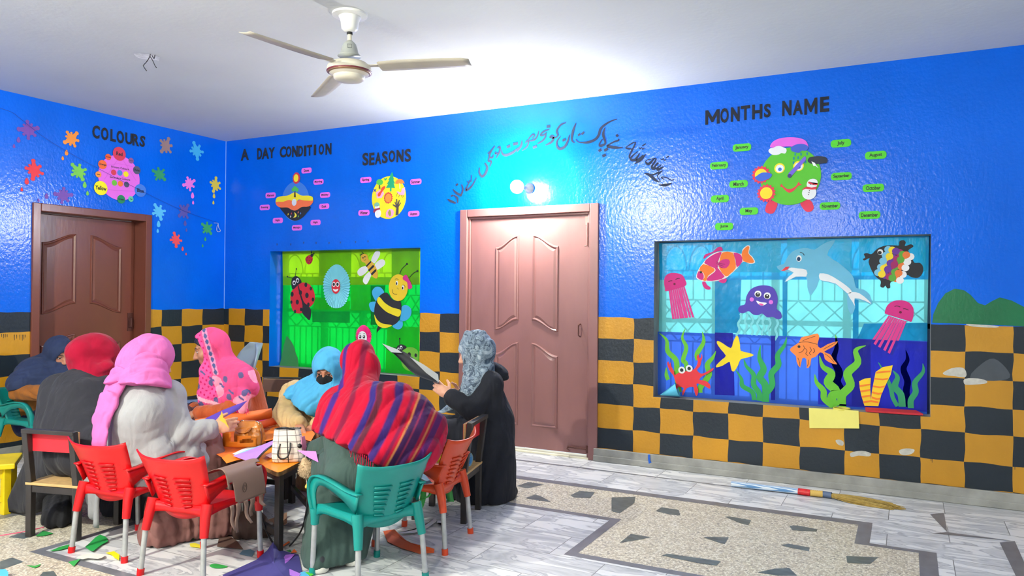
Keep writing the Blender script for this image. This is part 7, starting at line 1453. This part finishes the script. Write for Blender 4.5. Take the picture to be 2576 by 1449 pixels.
lv = [(.066, .036, 0.0), (.083, .048, .006), (.086, .050, .03), (.080, .046, .08), (.072, .038, .13), (.066, .030, .165), (.064, .028, .172)]
V = []; Fc = []
for w, d, z in lv: V += ring_(w, d, z, -.06*z)
for k in range(len(lv)-1): Fc += [(k*40+i, k*40+(i+1) % 40, (k+1)*40+(i+1) % 40, (k+1)*40+i) for i in range(40)]
Fc.append(tuple(range(40))[::-1])
o = mobj('body', V, Fc, plaid(), pb, True); uv = o.data.uv_layers.new(name='UVMap')
for lp in o.data.loops:
    k, i = divmod(lp.vertex_index, 40); uv.data[lp.index].uv = (i*.0125, lv[k][2]+.01)
MB().add(ring_(.060, .025, .168, -.01), [tuple(range(40))]).build('black_lining', mat('black_lining', (26, 26, 30), .8), pb)
bl = mat('black_leather', (30, 30, 34), .4)
MB().tube(sm([B_(-.044, -.040, .10), B_(-.056, -.056, .05), B_(-.040, -.062, .028), B_(-.010, -.062, .034), B_(.004, -.058, .07), B_(.006, -.046, .105)], 5, False), .0042, 8).build('handle', bl, pb, True)
MB().tube(sm([B_(-.062, .0, .172), B_(-.02, -.028, .180), B_(.03, -.022, .168), B_(.058, 0, .172)], 5, False), .005, 8).build('zip', bl, pb, True)
MB().lathe([(.001, -.012), (.010, -.008), (.012, 0), (.010, .008), (.001, .012)], B_(.052, -.040, .085), 12).build('tassel_knob', bl, pb, True)
mb = MB()
for k in range(9): mb.tube([B_(.060+.002*k, -.034+.003*k, .13), B_(.066+.0026*k, -.036+.003*k, .075), B_(.070+.0028*k, -.034+.003*k, .022)], .0026, 5)
q = mb.build('tassel', mat('pink_tassel', (198, 120, 158), .7), pb, True)
# straps trailing from the bags to the floor
bs_ = mat('black_strap', (34, 32, 36), .5)
P = [at(699, 1112, 4.02), at(672, 1130, 3.95), at(650, 1152, 3.86), at(641, 1170, 3.84), at(644, 1210, 3.85), at(652, 1270, 3.86), at(668, 1330, 3.87), at(688, 1368, 3.90)]
tag(MB().tube(sm(P, 5, False), .0050, 8).build('bag_strap', bs_, None, True), 'black strap looping off the table edge beside the empty red chair', 'strap')
P = [at(792, 1150, 3.84), at(786, 1190, 3.82), at(776, 1250, 3.82), at(766, 1310, 3.84), at(752, 1345, 3.86), at(728, 1374, 3.88)]
tag(MB().tube(sm(P, 5, False), .0045, 8).build('bag_strap', bs_, None, True), 'thin black strap hanging from the plaid handbag down to the floor', 'strap')
# fur pompom with a yellow bead
pc = at(771, 1180, 3.80); pm = empty('pompom', pc); tag(pm, 'beige fur pompom with a yellow bead hanging below the pink pointed sheet', 'pompom')
soft('fur_ball', [ell(pc, A(.036, .034, .040), None, .01), ell(pc+A(-.012, 0, .036), A(.018, .018, .022), None, .02)], .004, mat('beige_fur', (198, 170, 136), .95, .1, .2, 60, .8, 260), pm)
mb = MB()
for k in range(420):
    d_v = nrm(A(rnd.gauss(0, 1), rnd.gauss(0, 1), rnd.gauss(0, 1))); s_ = pc+d_v*A(.034, .032, .038); e_ = s_+nrm(d_v+A(rnd.uniform(-.4, .4), rnd.uniform(-.4, .4), -.5))*rnd.uniform(.008, .016); mb.tube([s_, e_], [.0012, .0003], 3, False)
q = mb.build('fur', mat('beige_fur_tips', (212, 186, 152), .95), pm); q['kind'] = 'stuff'
MB().tube([pc+A(0, 0, -.035), pc+A(.002, 0, -.075)], .0014, 5).tube([pc+A(-.005, 0, .05), at(769, 1140, 3.84)], .002, 5).build('cord', mat('pale_cord', (226, 220, 206), .8), pm)
MB().lathe([(.001, -.014), (.008, -.010), (.009, -.003), (.005, .006), (.001, .010)], pc+A(.002, 0, -.084), 12).build('bead', mat('yellow_bead', (238, 200, 90), .4), pm, True)
# brown card cut-out hung over the arm of the empty red chair
rz = math.radians(7.5); cX, cY = A(math.cos(rz), math.sin(rz), 0), A(-math.sin(rz), math.cos(rz), 0); C0 = A(3.345, -3.062, 0); LB = lambda x, y, z: C0+cX*x+cY*y+BZ*z
path = sm([A(.075, .455), A(.13, .484), A(.185, .496), A(.222, .480), A(.240, .440), A(.246, .39), A(.246, .335)], 4, False); ny = 22; V, Fc = [], []
for i, p in enumerate(path):
    for k in range(ny+1): V.append(LB(p[0], -.125+.245*k/ny+.01*math.sin(i*.3), p[1]))
for i in range(len(path)-1):
    for k in range(ny):
        u, v = (k+.5)/ny, i/len(path)
        if u < .16 and v > .62 and abs(u-.08) < .05+.1*(v-.62) : continue
        if u > .86 and .40 < v < .5: continue
        a = i*(ny+1)+k; Fc.append((a, a+1, a+ny+2, a+ny+1))
MBr = paper((128, 102, 92)); mb = MB().add(V, Fc)
for y0, y1, L_, dx in [(-.125, -.100, .11, .012), (-.085, -.055, .135, .0), (-.035, -.005, .10, .02), (.01, .045, .085, .0), (.07, .105, .05, .015)]:
    n = 8; lo_ = [LB(.246+dx*(k/n)**2*2, y0+.006*math.sin(k*.9), .337-L_*k/n) for k in range(n+1)]; hi_ = [LB(.246+dx*(k/n)**2*2, y1-(y1-y0)*.45*(k/n)+.006*math.sin(k*.9), .337-L_*k/n) for k in range(n+1)]; mb.strip(lo_, hi_)
cardo = mb.build('card_cut_out', MBr, None, True, solid=.002); tag(cardo, 'brown card cut-out with hanging strips draped over the arm of the empty red chair', 'card cut-out')
for pc_ in [(.249, -.03, .40)]:
    MB().tube([LB(pc_[0], pc_[1]+.014*math.cos(t), pc_[2]+.022*math.sin(t)) for t in np.linspace(0, 6.28, 16)], .0011, 5).tube([LB(pc_[0], pc_[1]+.006*math.cos(t), pc_[2]+.010*math.sin(t)) for t in np.linspace(0, 5.2, 12)], .0009, 5).build('ink_spiral', paper((70, 54, 50)), cardo)
# black card held up by the woman in the black robe
up_ = sm([at(963, 866, 4.765), at(1000, 880, 4.755), at(1022, 888, 4.750), at(1060, 917, 4.745), at(1103, 946, 4.735)], 6, False); lw = sm([at(984, 884, 4.725), at(1003, 902, 4.720), at(1037, 937, 4.715), at(1066, 952, 4.705), at(1104, 964, 4.695)], 6, False)
V, Fc = [], []; n = len(up_)
for k in range(7):
    s_ = k/6
    for i in range(n): V.append(up_[i]*(1-s_)+lw[i]*s_+BF*.016*math.sin(math.pi*s_)+BZ*(-.012*math.sin(math.pi*s_)))
for k in range(6):
    for i in range(n-1): a = k*n+i; Fc.append((a, a+1, a+n+1, a+n))
bc = MB().add(V, Fc).build('black_card', paper((42, 44, 50)), None, True, solid=.0016); tag(bc, 'long curling black card held up in the hand of the woman in the black robe', 'card')
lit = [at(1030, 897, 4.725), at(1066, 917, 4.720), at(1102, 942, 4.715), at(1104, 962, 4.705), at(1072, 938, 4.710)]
q = mobj('lit_underside', [p for p in lit], [(0, 1, 2, 3, 4)], paper((166, 170, 174)), bc); q2 = mobj('lit_underside', [at(961, 864, 4.755), at(1000, 879, 4.745), at(1012, 888, 4.735), at(984, 886, 4.720)], [(0, 1, 2, 3)], paper((176, 180, 184)), bc)  # lighter grey panels paint in the light caught by the curled card

# papers on the floor
pf = lambda lab, rgb, pts, z=.004, cat='paper scrap', nm='paper_scrap', s=0: pgon(nm, lab, rgb, tp(pts, z), cat, GF, .0012, None, s)
big = [fl(560, 1447, .004), fl(644, 1409, .005), fl(672, 1385, .03), fl(687, 1364, .06), fl(695, 1374, .045), fl(706, 1384, .02), fl(732, 1391, .008), fl(751, 1395, .005), fl(760, 1440, .004), fl(770, 1520, .004), fl(600, 1530, .004)]
pgon('paper_sheet', 'large indigo sheet on the floor with one corner curled up', (70, 66, 132), big, 'paper', GF)
pf('long purple strip lying on the indigo sheet', (178, 120, 226), [(667, 1418), (686, 1413), (720, 1428), (757, 1444), (750, 1452), (709, 1444), (690, 1434), (668, 1426)], .010); pf('purple triangle lying on the indigo sheet', (160, 100, 206), [(702, 1398), (742, 1394), (728, 1410), (710, 1424)], .012)
pf('pink offcut at the bottom edge on the indigo sheet', (236, 130, 200), [(655, 1444), (661, 1439), (676, 1448), (664, 1453)], .008); pf('sky blue offcut at the bottom edge on the indigo sheet', (70, 176, 226), [(649, 1449), (655, 1445), (664, 1450), (654, 1456)], .007); pf('sky blue paper beside the dark shoe', (90, 184, 232), [(745, 1448), (757, 1440), (768, 1438), (778, 1449), (760, 1456)], .008); pf('bright green paper beside the dark shoe', (84, 186, 60), [(768, 1440), (776, 1440), (789, 1445), (782, 1450)], .010)
pf('orange triangle above the indigo sheet', (232, 104, 44), [(732, 1391), (740, 1381), (747, 1389)], .012); pf('thin orange sliver by the table leg', (232, 104, 44), [(697, 1378), (712, 1371), (726, 1362), (730, 1364), (714, 1374), (700, 1380)], .010); pf('white sliver above the indigo sheet', (230, 232, 232), [(704, 1383), (714, 1380), (722, 1390), (733, 1391)], .009); pf('dark green scrap above the indigo sheet', (44, 110, 60), [(721, 1385), (730, 1383), (734, 1389), (726, 1391)], .006)
pf('dull blue paper behind the red chair leg', (92, 128, 152), [(602, 1394), (610, 1385), (630, 1382), (641, 1387), (634, 1400)]); pf('brown card lying under the table', (96, 74, 66), [(552, 1348), (577, 1348), (595, 1360), (612, 1382), (546, 1375)], .006)
pf('green leaf shaped scrap between the red chairs front legs', (52, 160, 74), [(527, 1424), (534, 1419), (550, 1420), (573, 1425), (560, 1429), (540, 1429)], s=2); pf('green scrap beside the mauve skirt hem', (60, 170, 80), [(476, 1355), (484, 1341), (502, 1336), (505, 1347), (490, 1356)], .008)
pf('yellow and white offcut beside the mauve skirt hem', (236, 222, 60), [(477, 1368), (490, 1366), (504, 1371), (505, 1378), (479, 1375)], .007)
pf('large green cut leaf under the left red chair', (36, 150, 72), [(214, 1376), (226, 1366), (240, 1352), (252, 1345), (268, 1352), (272, 1362), (256, 1370), (234, 1387), (226, 1384)], .010); pf('thin green blade in front of the wooden chair', (40, 140, 64), [(125, 1387), (150, 1376), (178, 1369), (180, 1376), (150, 1384)], .006); pf('green triangle on the terrazzo', (54, 160, 76), [(172, 1414), (202, 1407), (192, 1418), (186, 1425)], .006)
pf('green scrap under the black trousers', (44, 140, 66), [(90, 1349), (108, 1335), (134, 1342), (112, 1348)], .005); pf('narrow green sliver on the terrazzo', (60, 150, 70), [(67, 1422), (86, 1424), (103, 1419), (98, 1425), (88, 1429)], .004); pf('yellow cut curve beside the red rubber foot', (244, 222, 30), [(266, 1391), (287, 1387), (301, 1396), (299, 1409), (288, 1403), (281, 1396)], .008)
pf('white crumpled shreds beside the yellow cut curve', (228, 224, 216), [(193, 1402), (206, 1397), (222, 1393), (240, 1395), (258, 1394), (262, 1400), (246, 1406), (222, 1404), (208, 1407)], .014, s=2)
pf('light blue booklet corner at the bottom left', (86, 186, 226), [(-20, 1434), (14, 1432), (21, 1440), (20, 1460), (-30, 1470)], .03, 'booklet', 'booklet')
tag(MB().tube(sm([fl(-20, 1350, .003), fl(40, 1341, .003), fl(80, 1333, .003), fl(110, 1326, .003)], 4, False), .0026, 5).build('thread', mat('pink_thread', (222, 80, 120), .7)), 'pink thread lying on the floor behind the wooden chair', 'thread')
cu = [fl(964, 1337, .006), fl(978, 1334, .012), fl(992, 1332, .02), fl(1009, 1353, .015), fl(1052, 1375, .01), fl(1080, 1377, .02), fl(1093, 1381, .03), fl(1092, 1391, .012), fl(1055, 1393, .006), fl(1009, 1379, .006), fl(975, 1363, .006)]
pgon('paper_strip', 'curved orange paper strip on the floor under the teal chair', (206, 92, 50), cu, 'paper scrap', GF)
for lab, pts in [('white paper strip on the floor by the orange chair leg', [(1000, 1341), (1040, 1334), (1064, 1326), (1095, 1303), (1099, 1311), (1066, 1334), (1040, 1341)]), ('white looped paper strip behind the orange chair leg', [(1100, 1310), (1118, 1312), (1116, 1340), (1110, 1338), (1112, 1316), (1100, 1316)]), ('tiny white scrap behind the black wooden chair leg', [(1178, 1296), (1192, 1292), (1182, 1299)])]: pf(lab, (214, 214, 222), pts, .012)
# things on the orange chair and the wooden chair beside it
def ribbon_strip(lab, pts, w, rgb, cat='paper strip', dv=None):
    P = sm([np.asarray(p, float) for p in pts], 5, False); s_ = (dv if dv is not None else BR)*w/2
    return tag(MB().strip([p-s_ for p in P], [p+s_ for p in P]).build('paper_strip', paper(rgb), None, True, solid=.0014), lab, cat, 'paper strips hanging from the orange chair')
ribbon_strip('green paper strip hanging lowest from the orange chair seat', [at(1072, 1212, 3.92), at(1066, 1235, 3.88), at(1062, 1262, 3.88), at(1050, 1294, 3.90)], .030, (60, 158, 72)); ribbon_strip('green paper strip looping left from the orange chair seat', [at(1058, 1216, 3.90), at(1046, 1228, 3.87), at(1044, 1250, 3.86), at(1060, 1256, 3.86), at(1080, 1248, 3.86)], .014, (52, 148, 66)); ribbon_strip('green paper strip hanging straight from the orange chair seat', [at(1090, 1214, 3.90), at(1088, 1230, 3.87), at(1080, 1246, 3.86), at(1070, 1252, 3.86)], .014, (70, 168, 78)); ribbon_strip('green paper strip showing behind the orange chair leg socket', [at(1128, 1222, 4.12), at(1130, 1240, 4.11), at(1134, 1262, 4.11)], .036, (66, 150, 74))
pgon('paper_sheet', 'greyish blue sheet lying on the orange chair seat', (128, 172, 198), [fl(1046, 1190, .37), fl(1062, 1186, .38), fl(1088, 1216, .36), fl(1058, 1220, .36)], 'paper'); pgon('paper_sheet', 'pale pink sheet on the orange chair behind the striped shawl', (240, 150, 160), [at(1088, 1146, 4.02), at(1100, 1130, 4.06), at(1108, 1132, 4.06), at(1104, 1150, 4.02)], 'paper')
rr_ = roll('rolled yellow and blue chart lying on the seat of the wooden chair', A(3.90, -1.80, .338)+D(-.8, .35, 0)*.10, A(3.90, -1.80, .338)+D(.8, -.45, -.0)*.16, .044, (232, 214, 40), 2.3, 'paper roll', .4, (60, 140, 206), .45)
# sill of the sea window: yellow card, tape, red paper, blue cone
pgon('yellow_card', 'pale yellow card hanging over the sill of the sea window', (236, 226, 120), [PR.to3(*PR.px(2035, 1026), .004), PR.to3(*PR.px(2160, 1033), .004), PR.to3(*PR.px(2162, 1077), .018), PR.to3(*PR.px(2037, 1076), .018)], 'card')
pgon('red_paper', 'red folded paper lying at the right end of the sea window sill', (196, 44, 56), [A(*PR.to3(PR.px(2175, 1020)[0], .545, -.08)), A(*PR.to3(PR.px(2305, 1030)[0], .548, -.08)), A(*PR.to3(PR.px(2322, 1050)[0], .540, .010)), A(*PR.to3(PR.px(2246, 1046)[0], .538, .012)), A(*PR.to3(PR.px(2178, 1036)[0], .538, .008))], 'paper', None, .012)
q = PR.px(2116, 1028); mb = MB()
mb.lathe([(.050, 0), (.055, 0), (.055, .012), (.050, .012), (.050, 0)], (q[0], .045, .534), 36); tag(mb.build('tape_roll', mat('yellow_tape', (226, 214, 90), .4), None, True, auto=.7), 'yellow tape roll lying flat on the sill of the sea window', 'tape roll')
q = [PR.px(1650, 997), PR.px(1694, 972)]; a, b = A(q[0][0]+.02, .03, .545), A(q[1][0]+.02, .05, .592); ax = nrm(b-a); u = nrm(np.cross(ax, BZ)); w = np.cross(ax, u); V = [a]+[b+.055*(math.cos(t)*u+math.sin(t)*w) for t in np.linspace(0, 2*math.pi, 25)[:-1]]
tag(mobj('paper_cone', V, [(0, 1+k, 1+(k+1) % 24) for k in range(24)], paper((84, 178, 210))), 'light blue paper cone lying at the left end of the sea window sill', 'paper cone')
# white printed sheets and a brown carton under the table
pgon('printed_sheet', 'white printed sheet standing under the table', (226, 228, 230), [at(602, 1266, 4.30), at(629, 1264, 4.28), at(634, 1282, 4.26), at(632, 1314, 4.24), at(604, 1312, 4.26)], 'paper'); pgon('printed_sheet', 'white folded bag standing behind the red chair leg', (222, 226, 220), [at(640, 1252, 4.22), at(652, 1246, 4.22), at(660, 1270, 4.20), at(661, 1310, 4.18), at(642, 1302, 4.18)], 'bag')
pgon('cardboard', 'brown cardboard strip lying under the table', (136, 104, 88), [at(566, 1312, 4.30), at(612, 1318, 4.24), at(684, 1312, 4.20), at(722, 1290, 4.22), at(722, 1318, 4.14), at(690, 1332, 4.10), at(600, 1338, 4.16)], 'cardboard', None, .004)
soft('brown_bag', [ell(fl0(632, 1352)+A(0, 0, .07), A(.10, .07, .075), None, .03), cap(fl0(605, 1355)+A(0, 0, .04), fl0(668, 1350)+A(0, 0, .04), .045, None, .03), FLOOR(.004)], .008, mat('dark_brown_bag', (70, 52, 46), .6, .3, .2, 12, .4, 40), None, folds((D(.3, 0, 1), 60, .008, 1.0)))
tag(bpy.data.objects['brown_bag'], 'dark brown soft bag slumped on the floor under the table', 'bag')
